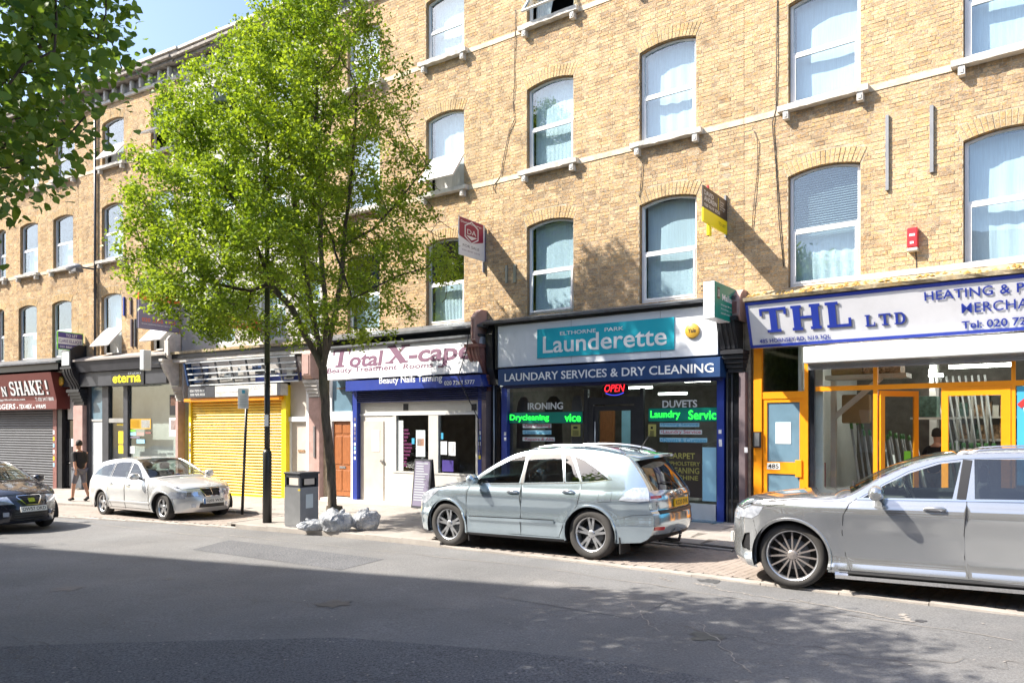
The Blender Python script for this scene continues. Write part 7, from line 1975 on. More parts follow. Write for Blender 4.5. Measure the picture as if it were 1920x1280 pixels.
# ---- ice blue estate car in the middle
LEX = dict(L=4.73, hw=.925, R=.374, rim=.250, tw=.235, wheel='five_twin', paint='paint_lexus', belt=1.06, tumble=.40, tum2=.12, cowl=1.42, pan=.22,
    outline=[(.24, .24, .26, 0), (.17, .36, .27, 0), (.12, .52, .24, 0), (.15, .68, .22, 0), (.30, .84, .26, .02), (.58, .945, .22, .04), (1.02, 1.02, .12, .06), (1.34, 1.085, .14, .06),
             (1.77, 1.34, .14, .045), (2.14, 1.525, .10, .045), (2.5, 1.60, .03, .05), (3.0, 1.625, 0, .05), (3.5, 1.61, 0, .05), (3.92, 1.56, -.02, .05), (4.16, 1.49, -.10, .05),
             (4.36, 1.27, -.13, .03), (4.50, 1.06, -.14, .01), (4.54, .93, -.16, 0), (4.54, .76, -.17, 0), (4.585, .69, -.145, 0), (4.59, .52, -.145, 0), (4.52, .36, -.15, 0), (4.40, .29, -.12, 0)],
    bottom=[(4.1, .27), (3.9, .24), (3.2, .235), (2.4, .23), (1.5, .235), (1.3, .24), (.6, .22)],
    sect=[(.2, .07), (.32, .035), (.45, .026), (.53, .0), (.62, .030), (.75, .027), (.84, .005), (.88, .0), (.95, .022), (1.06, .075)],
    plan=[(.1, .33), (.2, .23), (.34, .16), (.54, .095), (.85, .045), (1.2, .012), (1.6, 0), (3.3, 0), (3.9, .02), (4.2, .055), (4.4, .11), (4.6, .18)],
    arches=[(.93, .425), (3.645, .425)],
    side=[('window', cat1([(1.52, 1.075), (2.0, 1.09), (2.38, 1.10), (2.40, 1.30), (2.40, 1.535), (2.15, 1.47), (1.85, 1.32), (1.62, 1.17), (1.52, 1.075)], 1)[:-1], 'glass_car', .006),
          ('window', [(2.47, 1.105), (3.18, 1.13), (3.05, 1.555), (2.80, 1.56), (2.47, 1.545)], 'glass_car_dark', .006),
          ('window', [(3.22, 1.132), (3.46, 1.14), (3.22, 1.535), (3.10, 1.55)], 'glass_car_dark', .006),
          ('window', [(3.50, 1.142), (3.86, 1.165), (3.92, 1.185), (3.70, 1.33), (3.46, 1.46), (3.28, 1.52)], 'glass_car_dark', .006),
          ('headlight', [(.12, .68), (.36, .70), (.62, .86), (.76, .95), (.52, .93), (.32, .86), (.14, .74)], 'lamp_glass', -.004),
          ('tail_light', [(4.12, .89), (4.22, 1.02), (4.30, 1.07), (4.60, 1.08), (4.62, .90), (4.40, .875)], 'lamp_glass', -.008),
          ('door', [(1.38, .30), (2.43, .30), (2.44, .7), (2.43, 1.09), (1.41, 1.04), (1.36, .70)], None), ('door', [(2.43, .30), (3.12, .30), (3.25, .56), (3.46, .80), (3.50, 1.0), (3.49, 1.13), (2.43, 1.09), (2.44, .7)], None),
          ('sill', [(1.32, .2), (3.26, .2), (3.26, .275), (1.32, .275)], 'trim_black', 0)],
    ribbons=[('door_gap', [(1.38, .30), (1.36, .70), (1.41, 1.04)], .007, .0012, 'rubber'), ('door_gap', [(2.43, .26), (2.44, .7), (2.43, 1.09)], .008, .0012, 'rubber'),
             ('door_gap', [(3.12, .3), (3.25, .56), (3.46, .80), (3.50, 1.0), (3.49, 1.13)], .007, .0012, 'rubber'), ('sill_gap', [(1.36, .30), (3.14, .30)], .008, .0012, 'rubber'),
             ('window_trim', [(1.46, 1.06), (2.4, 1.088), (3.5, 1.125), (3.97, 1.18), (3.72, 1.345), (3.46, 1.485), (3.1, 1.565), (2.8, 1.575), (2.4, 1.555), (2.1, 1.475), (1.8, 1.315), (1.55, 1.14)], .018, .004, 'chrome', True),
             ('pillar_trim', [(2.435, 1.10), (2.435, 1.54)], .07, .003, 'trim_black'), ('pillar_trim', [(3.20, 1.13), (3.075, 1.55)], .022, .006, 'chrome'), ('pillar_trim', [(3.48, 1.14), (3.25, 1.535)], .028, .006, 'chrome'),
             ('side_moulding', [(1.42, .515), (3.06, .53)], .055, .016, 'paint_lexus'), ('moulding_trim', [(1.42, .545), (3.05, .56)], .010, .018, 'chrome'),
             ('bumper_gap', [(.50, .55), (.42, .70)], .007, .0012, 'rubber'), ('bumper_gap', [(4.02, .60), (4.3, .68), (4.6, .70)], .007, .0012, 'rubber'), ('fuel_flap', [(3.80, .86), (4.0, .87), (4.0, 1.02), (3.80, 1.01)], .005, .0012, 'rubber', True), ('wing_gap', [(1.40, 1.04), (1.0, 1.0), (.8, .96)], .006, .0012, 'rubber')],
    handles=[(2.30, .955), (3.30, .985)], hmat='chrome', mirror=(1.60, 1.08, .24),
    strip=[('windscreen', rrect(7.2, 9.85, -.93, .93), 'glass_car', .004), ('rear_window', rrect(14.25, 16.25, -.86, .86), 'glass_car_dark', .004),
           ('grille', rrect(3.05, 4.15, -.30, .30), 'trim_black', .01), ('headlight', rrect(3.35, 4.5, .5, 1.0), 'lamp_glass', -.004), ('headlight', rrect(3.35, 4.5, -1.0, -.5), 'lamp_glass', -.004),
           ('tail_light', rrect(16.25, 17.35, .60, 1.0), 'lamp_glass', -.008), ('tail_light', rrect(16.25, 17.35, -1.0, -.60), 'lamp_glass', -.008),
           ('bumper_top', rrect(18.15, 19.0, -.82, .82), 'trim_black', -.006), ('bumper_lower', rrect(20.7, 22.0, -.95, .95), 'trim_black', 0), ('lower_grille', rrect(.6, 1.7, -.55, .55), 'trim_black', .01),
           ('tailgate', rrect(16.3, 18.1, -.82, .82), None, 0), ('bonnet', rrect(4.4, 7.0, -.86, .86), None, 0)],
    sribbons=[('tailgate_gap', [(14.1, -.9), (16.3, -.92), (17.4, -.84), (18.15, -.8), (18.15, .8), (17.4, .84), (16.3, .92), (14.1, .9)], .008, .0012, 'rubber'), ('bonnet_gap', [(7.0, -.88), (4.35, -.82), (4.2, 0), (4.35, .82), (7.0, .88)], .007, .0012, 'rubber')])
pr_ = px_ground(1113, 1048, .02); pf_ = px_ground(842, 1023, .02); hd_ = math.atan2(pf_.y - pr_.y, pf_.x - pr_.x)
fwd = Vector((math.cos(hd_), math.sin(hd_))); lft = Vector((-fwd.y, fwd.x))
# the near side is the car's left side; contact points lie .82 m left of the centre line
mid = (pr_ + pf_) / 2; nose = mid + fwd * ((.93 + 3.645) / 2) - lft * .80
t, st, sides, hwf = car('estate_car', 'ice blue estate car parked outside the launderette, seen from its left rear', nose, hd_, dict(LEX, lift=.02))
CARS = [t]
stick(t, st, 17.55, 0, .52, .115, 'plate_yellow', 'number_plate', 'K020 0VK'); stick(t, st, 17.0, 0, .60, .03, 'chrome', 'plate_trim')
o, T = stick(t, st, 16.75, 0, .001, .001, 'chrome', 'emblem'); em = MB(); em.lathe([(.035, -.012), (.042, -.016), (.048, -.012)], 20, 'y'); em.box(-.012, -.004, -.016, -.012, -.02, .025); em.box(-.012, .02, -.016, -.012, -.022, -.014); em.v = [tuple(T @ Vector((q[0] * 1.25, q[1], q[2]))) for q in em.v]; em.build('emblem', M['chrome'], t); bpy.data.objects.remove(o)
sp = MB(); n = 12; pr = None
for k in range(n + 1):
    v = -.93 + 1.86 * k / n; a = st.P(13.75, v); b = st.P(14.25, v); q = 1 - abs(v / .93) ** 3 * .5; e = Vector((b.x - .20 * q, b.y * .97, b.z + .045))
    r = sp.vs([a + Vector((0, 0, .004)), (b + e) / 2 + Vector((0, 0, .03)), e, e - Vector((0, 0, .035)), b - Vector((0, 0, .01))])
    if pr is not None:
        for j in range(4): sp.face((pr + j, r + j, r + j + 1, pr + j + 1), j < 2)
    else: sp.face((r, r + 1, r + 2, r + 3, r + 4))
    pr = r
sp.face((pr + 4, pr + 3, pr + 2, pr + 1, pr)); spo = sp.build('spoiler', M['paint_lexus'], t)
up_ = MB(); up_.quad(st.P(14.32, -.84) + Vector((-.012, 0, .0)), st.P(14.32, .84) + Vector((-.012, 0, 0)), st.P(14.25, .80) + Vector((-.14, 0, .005)), st.P(14.25, -.80) + Vector((-.14, 0, .005))); up_.build('spoiler_underside', M['trim_black'], spo, loc=(0, 0, 0))
for sd in (-1, 1):
    rl = []
    for k in range(12): a = 9.9 + 3.7 * k / 11; c = st.P(a, sd * .93); rl.append(c + Vector((0, 0, .012 + .045 * math.sin(PI * k / 11) ** .4)))
    MB().tube(rl, .016, 8).build('roof_rail', M['chrome'], t)
    c = sides[sd].P(4.50, .47); n_ = sides[sd].N(4.50, .47)
    st.ribbon([(20.2, sd * .70), (20.15, sd * .97)], .055, .008).build('reflector', M['lamp_red'], t)
    c = st.P(16.8, sd * .9); st.ribbon([(16.95, sd * .72), (16.95, sd * .98)], .05, .014).build('tail_lens', M['lamp_red'], t)
c = st.P(13.3, .05); MB().tube([c, c + Vector((-.05, 0, .03)), c + Vector((-.22, .0, .26))], [.014, .008, .003], 6).build('aerial', M['trim_black'], t)
wp = MB(); wp.tube([st.P(16.2, 0) + Vector((-.02, 0, .01)), st.P(15.9, .1) + Vector((-.03, 0, .02)), st.P(15.7, .62) + Vector((-.02, 0, .02))], .011, 6); wp.build('rear_wiper', M['trim_black'], t)
tw_ = MB(); c = st.P(21.6, .0); tw_.tube([c + Vector((.15, .15, -.02)), c + Vector((-.05, .15, -.04)), c + Vector((-.16, .15, -.03)), c + Vector((-.18, .15, .05))], [.03, .03, .025, .02], 8); tw_.lathe([(.001, .03), (.022, .022), (.03, 0), (.022, -.022)], 12, 'z', tuple(c + Vector((-.18, .15, .08)))); tw_.build('tow_bar', M['rubber'], t)
for sd in (-1, 1): MB().box(-4.13, -4.11, sd * .55, sd * .86, .12, .36).build('mud_flap', M['rubber'], t); MB().box(-1.39, -1.37, sd * .58, sd * .86, .13, .30).build('mud_flap', M['rubber'], t)
# ---- silver grey off-roader at the right
GLC = dict(L=4.66, hw=.945, R=.388, rim=.292, tw=.245, wheel='multi', paint='paint_glc', belt=1.07, tumble=.36, tum2=.14, cowl=1.5, pan=.21, crease=(.985, .004, .010),
    outline=[(.34, .22, .26, 0), (.26, .34, .26, 0), (.21, .52, .22, 0), (.21, .72, .20, 0), (.28, .88, .22, .02), (.52, .985, .24, .05), (.98, 1.055, .12, .065), (1.46, 1.095, .14, .06),
             (1.85, 1.32, .13, .045), (2.22, 1.49, .10, .045), (2.62, 1.57, .03, .05), (3.1, 1.59, 0, .05), (3.6, 1.57, 0, .05), (4.02, 1.51, -.02, .05), (4.26, 1.43, -.10, .04),
             (4.42, 1.22, -.12, .03), (4.50, 1.04, -.13, .01), (4.53, .85, -.13, 0), (4.55, .65, -.12, 0), (4.54, .42, -.12, 0), (4.42, .28, -.12, 0)],
    bottom=[(4.1, .25), (3.9, .24), (3.2, .25), (2.4, .25), (1.5, .25), (1.3, .25), (.6, .20)],
    sect=[(.2, .06), (.28, .012), (.36, .058), (.45, .064), (.6, .056), (.72, .044), (.84, .018), (.915, .0), (.97, .012), (1.03, .045), (1.07, .072)],
    plan=[(.18, .36), (.26, .25), (.36, .18), (.52, .115), (.8, .05), (1.2, .012), (1.6, 0), (3.3, 0), (3.9, .02), (4.2, .05), (4.4, .10), (4.6, .17)],
    arches=[(.87, .44), (3.743, .44)],
    side=[('window', [(1.66, 1.10), (2.52, 1.115), (2.60, 1.50), (2.40, 1.475), (2.12, 1.375), (1.88, 1.245)], 'glass_car', .006),
          ('window', [(2.72, 1.12), (3.45, 1.13), (3.55, 1.48), (3.2, 1.525), (2.72, 1.525)], 'glass_car_dark', .006), ('window', [(3.52, 1.132), (4.05, 1.16), (3.95, 1.33), (3.62, 1.46)], 'glass_car_dark', .006),
          ('headlight', [(.18, .80), (.40, .80), (.50, .86), (.56, .955), (.30, .955), (.18, .92)], 'lamp_glass', -.004), ('air_intake', [(.20, .42), (.36, .40), (.36, .62), (.28, .60)], 'trim_black', .02),
          ('door', [(1.53, .285), (2.66, .285), (2.62, .5), (2.62, .75), (2.65, 1.09), (1.60, 1.085), (1.52, 1.03), (1.46, .90), (1.44, .70), (1.47, .45)], None), ('door', [(2.66, .285), (3.3, .3), (3.42, .6), (3.62, .82), (3.66, 1.1), (2.65, 1.09), (2.62, .75), (2.62, .5)], None)],
    ribbons=[('door_gap', [(1.53, .28), (1.47, .45), (1.44, .70), (1.46, .90), (1.52, 1.03), (1.60, 1.09)], .009, .0012, 'rubber'), ('door_gap', [(2.66, .27), (2.62, .5), (2.62, .75), (2.65, 1.1)], .009, .0012, 'rubber'),
             ('door_gap', [(3.3, .3), (3.42, .6), (3.62, .82), (3.66, 1.1)], .008, .0012, 'rubber'), ('sill_gap', [(1.40, .285), (3.3, .285)], .010, .0012, 'rubber'),
             ('side_step', [(1.36, .235), (3.3, .235)], .06, .05, 'chrome'), ('step_pads', [(1.5, .27), (3.25, .27)], .012, .045, 'rubber'),
             ('window_trim', [(1.60, 1.085), (2.62, 1.10), (3.5, 1.115), (4.12, 1.15)], .020, .007, 'chrome'), ('window_trim', [(1.6, 1.09), (1.86, 1.26), (2.1, 1.40), (2.38, 1.50), (2.62, 1.535), (3.2, 1.55), (3.6, 1.50), (3.98, 1.36), (4.12, 1.15)], .012, .006, 'chrome'),
             ('pillar_trim', [(2.60, 1.11), (2.66, 1.52)], .10, .003, 'trim_black'), ('wing_gap', [(1.50, 1.06), (1.30, 1.05), (1.0, 1.03), (.6, .96)], .006, .0012, 'rubber'), ('bumper_gap', [(.46, .60), (.42, .78)], .007, .0012, 'rubber')],
    handles=[(2.36, .995), (3.42, 1.01)], hmat='alloy', mirror=(1.82, 1.10, .27),
    strip=[('windscreen', rrect(7.2, 9.85, -.93, .93), 'glass_car', .004), ('rear_window', rrect(14.25, 16.1, -.86, .86), 'glass_car_dark', .004), ('grille', rrect(2.4, 4.0, -.48, .48), 'trim_black', .01),
           ('headlight', rrect(3.25, 4.15, .62, 1.0), 'lamp_glass', -.004), ('headlight', rrect(3.25, 4.15, -1.0, -.62), 'lamp_glass', -.004), ('lower_grille', rrect(.5, 1.5, -.6, .6), 'trim_black', .01), ('bonnet', rrect(4.2, 6.8, -.88, .88), None, 0)],
    sribbons=[('bonnet_gap', [(7.0, -.90), (4.2, -.84), (4.05, 0), (4.2, .84), (7.0, .90)], .007, .0012, 'rubber')])
pf_ = px_ground(1485, 1103, .02); hd_ = math.radians(180 - 33.0); fwd = Vector((math.cos(hd_), math.sin(hd_))); lft = Vector((-fwd.y, fwd.x))
nose = pf_ + fwd * .87 - lft * .82
t, st, sides, hwf = car('suv', 'silver grey off-road car with many-spoked wheels, cut off by the right edge', nose, hd_, dict(GLC, lift=.02)); CARS.append(t)
for sd in (-1, 1):
    rl = [st.P(10.0 + 3.6 * k / 11, sd * .94) + Vector((0, 0, .01 + .03 * math.sin(PI * k / 11) ** .4)) for k in range(12)]; MB().tube(rl, .014, 8).build('roof_rail', M['chrome'], t)
c = st.P(7.05, .3); MB().tube([st.P(6.95, -.7) + Vector((0, 0, .02)), st.P(7.3, .1) + Vector((0, 0, .02)), st.P(7.35, .75) + Vector((0, 0, .02))], .012, 6).build('wiper', M['trim_black'], t)
stick(t, st, 1.9, 0, .52, .112, 'plate_white', 'number_plate', 'LX20 KVG', off=-.015)
# ---- silver estate at the left
MER = dict(L=4.55, hw=.865, R=.317, rim=.205, tw=.205, wheel='five', paint='paint_merc', belt=.94, tumble=.42, tum2=.14, cowl=1.45, pan=.17,
    outline=[(.32, .20, .26, 0), (.25, .32, .27, 0), (.21, .45, .24, 0), (.23, .56, .23, 0), (.30, .67, .23, .01), (.52, .79, .24, .045), (.95, .885, .12, .065), (1.38, .95, .14, .06), (1.76, 1.17, .13, .04), (2.12, 1.34, .09, .04),
             (2.42, 1.40, .02, .045), (2.9, 1.42, 0, .045), (3.4, 1.40, 0, .045), (3.85, 1.34, -.02, .045), (4.08, 1.26, -.08, .04), (4.26, 1.05, -.11, .02), (4.36, .88, -.12, 0), (4.40, .62, -.12, 0), (4.41, .42, -.12, 0), (4.32, .26, -.1, 0)],
    bottom=[(4.0, .22), (3.2, .2), (2.4, .2), (1.5, .2), (.6, .18)],
    sect=[(.17, .06), (.25, .03), (.36, .012), (.42, .0), (.55, .008), (.68, .0), (.80, .012), (.88, .035), (.94, .065)],
    plan=[(.18, .35), (.26, .26), (.36, .18), (.52, .11), (.8, .05), (1.2, .012), (1.6, 0), (3.2, 0), (3.8, .02), (4.1, .05), (4.3, .10), (4.5, .17)],
    arches=[(.80, .365), (3.515, .365)],
    side=[('window', [(1.60, .965), (2.30, .975), (2.33, 1.33), (2.12, 1.295), (1.84, 1.15)], 'glass_car', .006), ('window', [(2.40, .978), (3.12, .99), (3.14, 1.31), (2.9, 1.345), (2.42, 1.345)], 'glass_car', .006),
          ('window', [(3.2, .99), (4.10, 1.02), (3.98, 1.14), (3.72, 1.24), (3.22, 1.31)], 'glass_car', .006), ('headlight', [(.20, .52), (.46, .52), (.60, .60), (.50, .69), (.28, .67)], 'lamp_glass', -.004),
          ('door', [(1.28, .22), (2.33, .22), (2.35, .95), (1.30, .92)], None), ('door', [(2.35, .22), (2.98, .22), (3.15, .5), (3.2, .95), (2.37, .95)], None)],
    ribbons=[('door_gap', [(1.27, .24), (1.28, .6), (1.36, .93)], .009, .0012, 'rubber'), ('door_gap', [(2.35, .22), (2.36, .96)], .009, .0012, 'rubber'), ('door_gap', [(3.0, .25), (3.14, .5), (3.2, .96)], .008, .0012, 'rubber'),
             ('side_moulding', [(1.22, .40), (3.1, .40)], .045, .012, 'paint_merc'), ('window_trim', [(1.52, .955), (2.4, .965), (3.2, .98), (4.18, 1.01), (4.0, 1.16), (3.72, 1.27), (3.2, 1.335), (2.9, 1.365), (2.35, 1.36), (2.10, 1.315), (1.8, 1.155)], .016, .004, 'trim_black', True),
             ('pillar_trim', [(2.365, .975), (2.375, 1.345)], .06, .003, 'trim_black'), ('pillar_trim', [(3.16, .99), (3.18, 1.32)], .05, .003, 'trim_black'), ('sill_gap', [(1.2, .26), (3.1, .26)], .012, .0012, 'rubber'), ('bumper_gap', [(.48, .42), (.44, .52)], .008, .0012, 'rubber')],
    handles=[(2.2, .80), (3.05, .82)], mirror=(1.66, .95, .22),
    strip=[('windscreen', rrect(7.15, 9.9, -.93, .93), 'glass_car', .004), ('rear_window', rrect(14.2, 15.9, -.86, .86), 'glass_car_dark', .004), ('grille', rrect(3.0, 4.35, -.36, .36), 'trim_black', .01),
           ('headlight', rrect(3.0, 4.15, .50, 1.0), 'lamp_glass', -.004), ('headlight', rrect(3.0, 4.15, -1.0, -.50), 'lamp_glass', -.004), ('lower_grille', rrect(.9, 1.7, -.55, .55), 'trim_black', .012), ('bonnet', rrect(4.4, 6.9, -.88, .88), None, 0)],
    sribbons=[('bonnet_gap', [(6.95, -.90), (4.45, -.86), (4.2, -.4), (4.38, 0), (4.2, .4), (4.45, .86), (6.95, .90)], .008, .0012, 'rubber'), ('bumper_trim', [(2.3, -.97), (2.3, .97)], .03, .012, 'paint_merc')])
pr_ = px_ground(194, 965, 0); pf_ = px_ground(311, 977, 0); hd_ = math.atan2(pf_.y - pr_.y, pf_.x - pr_.x); fwd = Vector((math.cos(hd_), math.sin(hd_))); rgt = Vector((fwd.y, -fwd.x))
mid = (pr_ + pf_) / 2; nose = mid + fwd * ((.80 + 3.515) / 2) - rgt * .75
t, st, sides, hwf = car('estate_car', 'pale silver estate car parked in front of the studio and the yellow shutter', nose, hd_, dict(MER, lift=0)); CARS.append(t)
def grille(t, st, a0, a1, w, n, m='chrome', wd=.012, name='grille_bar'):
    for k in range(n): a = a0 + (a1 - a0) * k / (n - 1); st.ribbon([(a, -w), (a, w)], wd, .006).build(name, M[m], t)
grille(t, st, 3.15, 4.2, .33, 5, 'dark_grey'); st.ribbon([(3.0, -.30), (3.05, .30), (4.35, .37), (4.35, -.37)], .022, .012, closed=True, step=.1).build('grille_frame', M['chrome'], t); st.ribbon([(3.0, 0), (4.4, 0)], .016, .013).build('grille_bar', M['chrome'], t)
o, _ = stick(t, st, 2.0, 0, .52, .112, 'plate_white', 'number_plate'); o2, T = stick(t, st, 2.0, 0, .001, .001, 'plate_white', 'spare', parent=t); bpy.data.objects.remove(o2)
bl = MB().box(-.26, -.215, -.016, -.012, -.056, .056); bl.v = [tuple(T @ Vector(q)) for q in bl.v]; bl.build('plate_band', M['plate_blue'], o); letters('GJ05 WXF', -.19, .25, -.037, .037, -.015, M['letter_black'], o, bold=.03, T=T, depth=0)
c = st.P(4.5, 0); sr = MB(); sr.tube([c, c + Vector((0, 0, .03))], .005, 6); 
for k in range(3): a = PI / 2 + k * 2 * PI / 3; sr.tube([c + Vector((0, 0, .065)), c + Vector((0, .036 * math.cos(a), .065 + .036 * math.sin(a)))], [.006, .002], 5)
sr.tube([c + Vector((0, .038 * math.cos(2 * PI * k / 16), .065 + .038 * math.sin(2 * PI * k / 16))) for k in range(17)], .003, 5); sr.build('bonnet_emblem', M['chrome'], t)
for sd in (-1, 1): stick(t, st, 1.3, sd * .74, .10, .08, 'lamp_glass', 'fog_light')
for sd in (-1, 1):
    for q in (.62, .82): stick(t, st, 3.55, sd * q, .10, .10, 'chrome', 'lamp_reflector', th=-.004)
# ---- dark hatchback coming from the left
LEO = dict(L=4.32, hw=.885, R=.315, rim=.21, tw=.205, wheel='five', paint='paint_leon', belt=.96, tumble=.42, tum2=.14, cowl=1.25, pan=.16,
    outline=[(.34, .19, .28, 0), (.25, .30, .30, 0), (.20, .44, .27, 0), (.22, .57, .25, 0), (.32, .70, .25, .01), (.56, .82, .24, .05), (.88, .91, .14, .07), (1.16, .98, .16, .06), (1.62, 1.23, .15, .04), (2.02, 1.39, .10, .04),
             (2.4, 1.43, .02, .045), (2.9, 1.43, 0, .045), (3.35, 1.38, 0, .04), (3.75, 1.30, -.04, .04), (3.95, 1.18, -.08, .03), (4.10, .96, -.1, .01), (4.16, .72, -.1, 0), (4.18, .42, -.1, 0), (4.08, .25, -.1, 0)],
    bottom=[(3.8, .22), (3.2, .2), (2.4, .2), (1.5, .2), (.6, .18)],
    sect=[(.17, .06), (.25, .03), (.36, .01), (.5, .0), (.65, .004), (.8, .01), (.9, .035), (.96, .065)],
    plan=[(.18, .38), (.26, .28), (.36, .20), (.52, .13), (.8, .06), (1.2, .012), (1.6, 0), (3.2, 0), (3.7, .03), (4.0, .08), (4.3, .18)],
    arches=[(.83, .36), (3.41, .36)],
    side=[('window', [(1.50, .985), (2.35, 1.0), (2.35, 1.35), (2.05, 1.32), (1.75, 1.18)], 'glass_car', .006), ('window', [(2.42, 1.0), (3.35, 1.03), (3.25, 1.26), (2.9, 1.35), (2.42, 1.36)], 'glass_car_dark', .006),
          ('headlight', [(.20, .56), (.40, .56), (.80, .74), (.62, .80), (.34, .70), (.22, .62)], 'lamp_glass', -.004)],
    ribbons=[('door_gap', [(1.25, .24), (1.28, .6), (1.4, .96)], .009, .0012, 'rubber'), ('door_gap', [(2.38, .22), (2.4, .98)], .009, .0012, 'rubber'), ('window_trim', [(1.44, .975), (3.42, 1.02)], .014, .003, 'trim_black')],
    handles=[(2.2, .83), (3.1, .86)], mirror=(1.55, .97, .23),
    strip=[('windscreen', rrect(7.15, 9.9, -.93, .93), 'glass_car', .004), ('rear_window', rrect(13.3, 14.9, -.86, .86), 'glass_car_dark', .004), ('grille', [(3.05, -.20), (3.05, .20), (4.1, .34), (4.25, .30), (4.25, -.30), (4.1, -.34)], 'trim_black', .012),
           ('headlight', rrect(3.2, 4.3, .56, 1.0), 'lamp_glass', -.004), ('headlight', rrect(3.2, 4.3, -1.0, -.56), 'lamp_glass', -.004), ('lower_grille', rrect(.7, 2.3, -.66, .66), 'trim_black', .015), ('bonnet', rrect(4.4, 6.9, -.86, .86), None, 0)],
    sribbons=[('bonnet_gap', [(6.95, -.88), (4.4, -.80), (4.3, 0), (4.4, .80), (6.95, .88)], .008, .0012, 'rubber'), ('grille_surround', [(3.0, -.21), (3.0, .21), (4.1, .36), (4.3, .32), (4.3, -.32), (4.1, -.36)], .028, .012, 'chrome', True), ('cowl_trim', [(7.1, -.92), (7.1, .92)], .05, .006, 'trim_black')])
np_ = px_ground(56, 985, 0) ; D_ = 15.6; nose = Vector(((60 - 960) / F_PX * D_, D_)); hd_ = math.radians(-29)
t, st, sides, hwf = car('hatchback', 'dark hatchback driving in from the left edge, front number plate in view', nose, hd_, dict(LEO, lift=0)); CARS.append(t)
stick(t, st, 2.35, 0, .52, .112, 'plate_white', 'number_plate', 'OW57 OKD', off=.02); stick(t, st, 3.65, 0, .13, .10, 'chrome', 'emblem'); grille(t, st, 3.2, 4.1, .22, 5, 'dark_grey', name='grille_bar'); grille(t, st, .9, 1.9, .6, 4, 'dark_grey')
for sd in (-1, 1): stick(t, st, 1.7, sd * .82, .11, .09, 'lamp_glass', 'fog_light')
st.ribbon([(5.2, .45), (5.25, .62)], .03, .01).build('washer_jet', M['trim_black'], t)
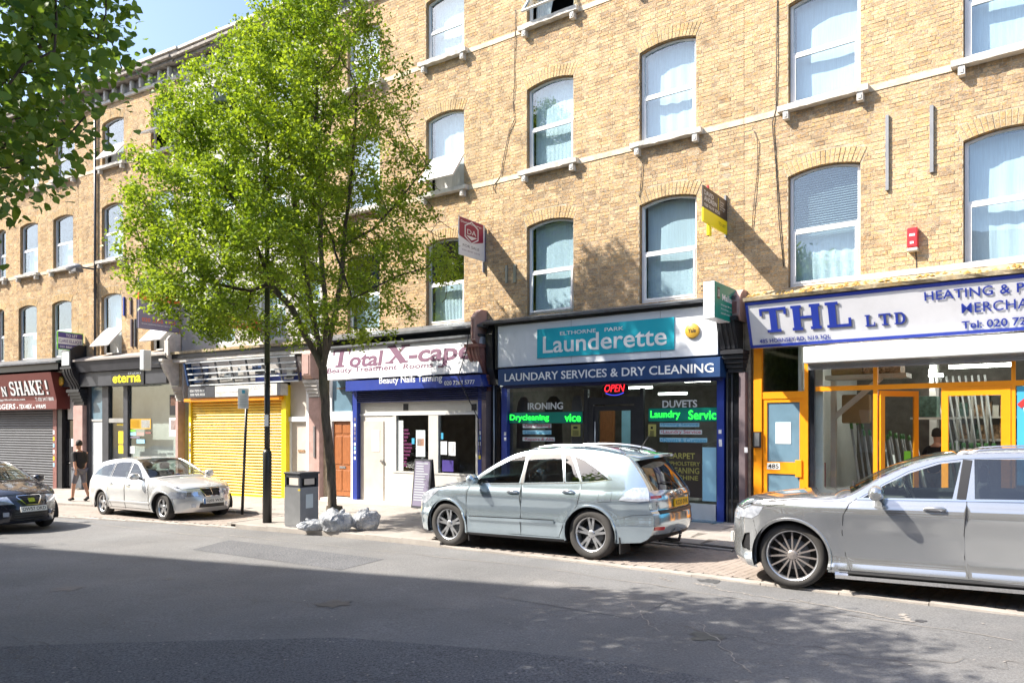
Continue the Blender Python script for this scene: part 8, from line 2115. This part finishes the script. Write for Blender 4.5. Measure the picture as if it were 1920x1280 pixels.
# ------------------------------------------------------------------ people
def skin_body(name, joints, edges, m, parent, sub=2):
    me = bpy.data.meshes.new(name); names = list(joints); me.from_pydata([joints[k][0] for k in names], [(names.index(a), names.index(b)) for a, b in edges], [])
    me.materials.append(M[m]); o = bpy.data.objects.new(name, me); COL.objects.link(o); o.parent = parent
    md = o.modifiers.new('skin', 'SKIN')
    for i, k in enumerate(names):
        r = joints[k][1]; v = me.skin_vertices[0].data[i]; v.radius = (r, r) if not isinstance(r, tuple) else r
        v.use_root = (i == 0)
    s = o.modifiers.new('sub', 'SUBSURF'); s.levels = sub; s.render_levels = sub
    md.use_smooth_shade = True
    return o
def person(label, loc, rot, top, legs, face='skin', stride=.28, lean=.05, look=0, arm=(.35, .15), group=None, bare=True):
    t = thing('person', label, 'person', loc, rot, group); s = stride
    J = {'pelvis': ((0, 0, .95), (.15, .11)), 'waist': ((.01, 0, 1.10), (.13, .095)), 'chest': ((lean * .8, 0, 1.30), (.17, .11)), 'shoulders': ((lean, 0, 1.43), (.12, .09)), 'neck': ((lean + .01, 0, 1.52), .052),
         'head0': ((lean + .03, 0, 1.60), (.07, .085)), 'head1': ((lean + .03, 0, 1.68), (.085, .098)), 'head2': ((lean + .02, 0, 1.76), (.055, .065))}
    E = [('pelvis', 'waist'), ('waist', 'chest'), ('chest', 'shoulders'), ('shoulders', 'neck'), ('neck', 'head0'), ('head0', 'head1'), ('head1', 'head2')]
    for sd, nm, ph in ((1, 'l', 1), (-1, 'r', -1)):
        k = ph * s; J['hip' + nm] = ((0, sd * .09, .90), .095); J['knee' + nm] = ((k * .5 + .04, sd * .10, .50), .060); J['ank' + nm] = ((k - (.05 if ph < 0 else 0), sd * .10, .10 + (.05 if ph < 0 else 0)), .040); J['toe' + nm] = ((k + .14, sd * .11, .035 + (0 if ph > 0 else 0)), .035)
        E += [('pelvis', 'hip' + nm), ('hip' + nm, 'knee' + nm), ('knee' + nm, 'ank' + nm), ('ank' + nm, 'toe' + nm)]
        a = arm[0 if sd > 0 else 1] * -ph; J['sh' + nm] = ((lean, sd * .19, 1.41), .058); J['el' + nm] = ((lean - .02 + a * .5, sd * .24, 1.15), .042); J['wr' + nm] = ((lean + .10 + a, sd * .24, .96), .028); J['pm' + nm] = ((lean + .13 + a * 1.1, sd * .235, .89), (.030, .016))
        E += [('shoulders', 'sh' + nm), ('sh' + nm, 'el' + nm), ('el' + nm, 'wr' + nm), ('wr' + nm, 'pm' + nm)]
    b = skin_body('body', J, E, face, t)
    for sd, nm in ((1, 'l'), (-1, 'r')):
        w = Vector(J['pm' + nm][0])
        for q in range(4):
            y0 = (q - 1.5) * .018; ln = (.075, .085, .08, .06)[q]; f = MB(); f.tube([w + Vector((.0, y0 * .3, .0)), w + Vector((.012, y0, -.035)), w + Vector((.022, y0, -.035 - ln * .5)), w + Vector((.010, y0, -.03 - ln))], [.009, .0085, .008, .006], 6); f.build('finger', M[face], b)
        f = MB(); f.tube([w + Vector((.01, sd * -.02, .02)), w + Vector((.04, sd * -.035, -.01)), w + Vector((.05, sd * -.03, -.05))], [.011, .010, .007], 6); f.build('thumb', M[face], b)
    # clothes as fitted shells, slightly larger than the body
    sh = {k: (J[k][0], (J[k][1][0] * 1.12, J[k][1][1] * 1.16) if isinstance(J[k][1], tuple) else J[k][1] * 1.22) for k in ('waist', 'chest', 'shoulders', 'shl', 'ell', 'shr', 'elr')}
    sh['hem'] = ((0, 0, .90), (.165, .125))
    skin_body('shirt', {k: sh[k] for k in ('chest', 'waist', 'hem', 'shoulders', 'shl', 'ell', 'shr', 'elr')}, [('chest', 'waist'), ('waist', 'hem'), ('chest', 'shoulders'), ('shoulders', 'shl'), ('shl', 'ell'), ('shoulders', 'shr'), ('shr', 'elr')], top, t)
    lg = {'pelvis': ((0, 0, .96), (.155, .118)), 'hipl': (J['hipl'][0], .108), 'hipr': (J['hipr'][0], .108), 'kneel': (J['kneel'][0], .074 if bare else .07), 'kneer': (J['kneer'][0], .074 if bare else .07)}
    le = [('pelvis', 'hipl'), ('hipl', 'kneel'), ('pelvis', 'hipr'), ('hipr', 'kneer')]
    if not bare:
        lg['ankl'] = (J['ankl'][0], .052); lg['ankr'] = (J['ankr'][0], .052); le += [('kneel', 'ankl'), ('kneer', 'ankr')]
    skin_body('shorts' if bare else 'trousers', lg, le, legs, t)
    for nm in 'lr':
        a = Vector(J['ank' + nm][0]); q = Vector(J['toe' + nm][0]); s_ = MB(); s_.tube([a + Vector((-.05, 0, -.05)), a + Vector((0, 0, -.03)), q + Vector((-.04, 0, .005)), q + Vector((.05, 0, -.005))], [.035, .048, .042, .026], 8); s_.build('shoe', M['cloth_black'], t)
    h = MB(); hx = lean + .01; h.lathe([(.001, 1.835), (.05, 1.825), (.085, 1.79), (.098, 1.74), (.098, 1.70), (.088, 1.66)], 20, 'z', (hx - .012, 0, 0)); h.v = [(v[0] * 1.0 - (.0), v[1] * .88, v[2]) for v in h.v]; h.build('hair', M['hair'], t)
    fx = lean + .03
    MB().tube([(fx + .095, 0, 1.685), (fx + .122, 0, 1.655), (fx + .10, 0, 1.645)], [.008, .013, .010], 6).build('nose', M[face], b)
    for sd in (1, -1):
        MB().lathe([(.001, .012), (.011, .006), (.013, 0), (.001, -.01)], 8, 'x', (fx + .085, sd * .033, 1.69)).build('eye', M['letter_black'], b)
        MB().tube([(fx - .01, sd * .088, 1.66), (fx - .02, sd * .104, 1.69), (fx - .01, sd * .092, 1.71)], [.008, .012, .008], 6).build('ear', M[face], b)
    MB().tube([(fx + .088, -.025, 1.622), (fx + .098, 0, 1.62), (fx + .088, .025, 1.622)], .006, 6).build('mouth', M['redbrown'], b)
    return t
D_ = 22.4; x = (150 - 960) / F_PX * D_
person('pedestrian in a dark top walking behind the silver estate car', (x, D_, pz(x, D_)), math.radians(150), 'cloth_black', 'cloth_grey', stride=.22)
x, y = SD.W(SD.S(1754, -1.9), 1.9)
person('man in a black top inside the plumbing merchant, seen through the open doorway', (x, y, hD['_bz'] + .08), math.radians(35), 'cloth_black', 'cloth_grey', stride=.05, arm=(.1, .1), bare=False)
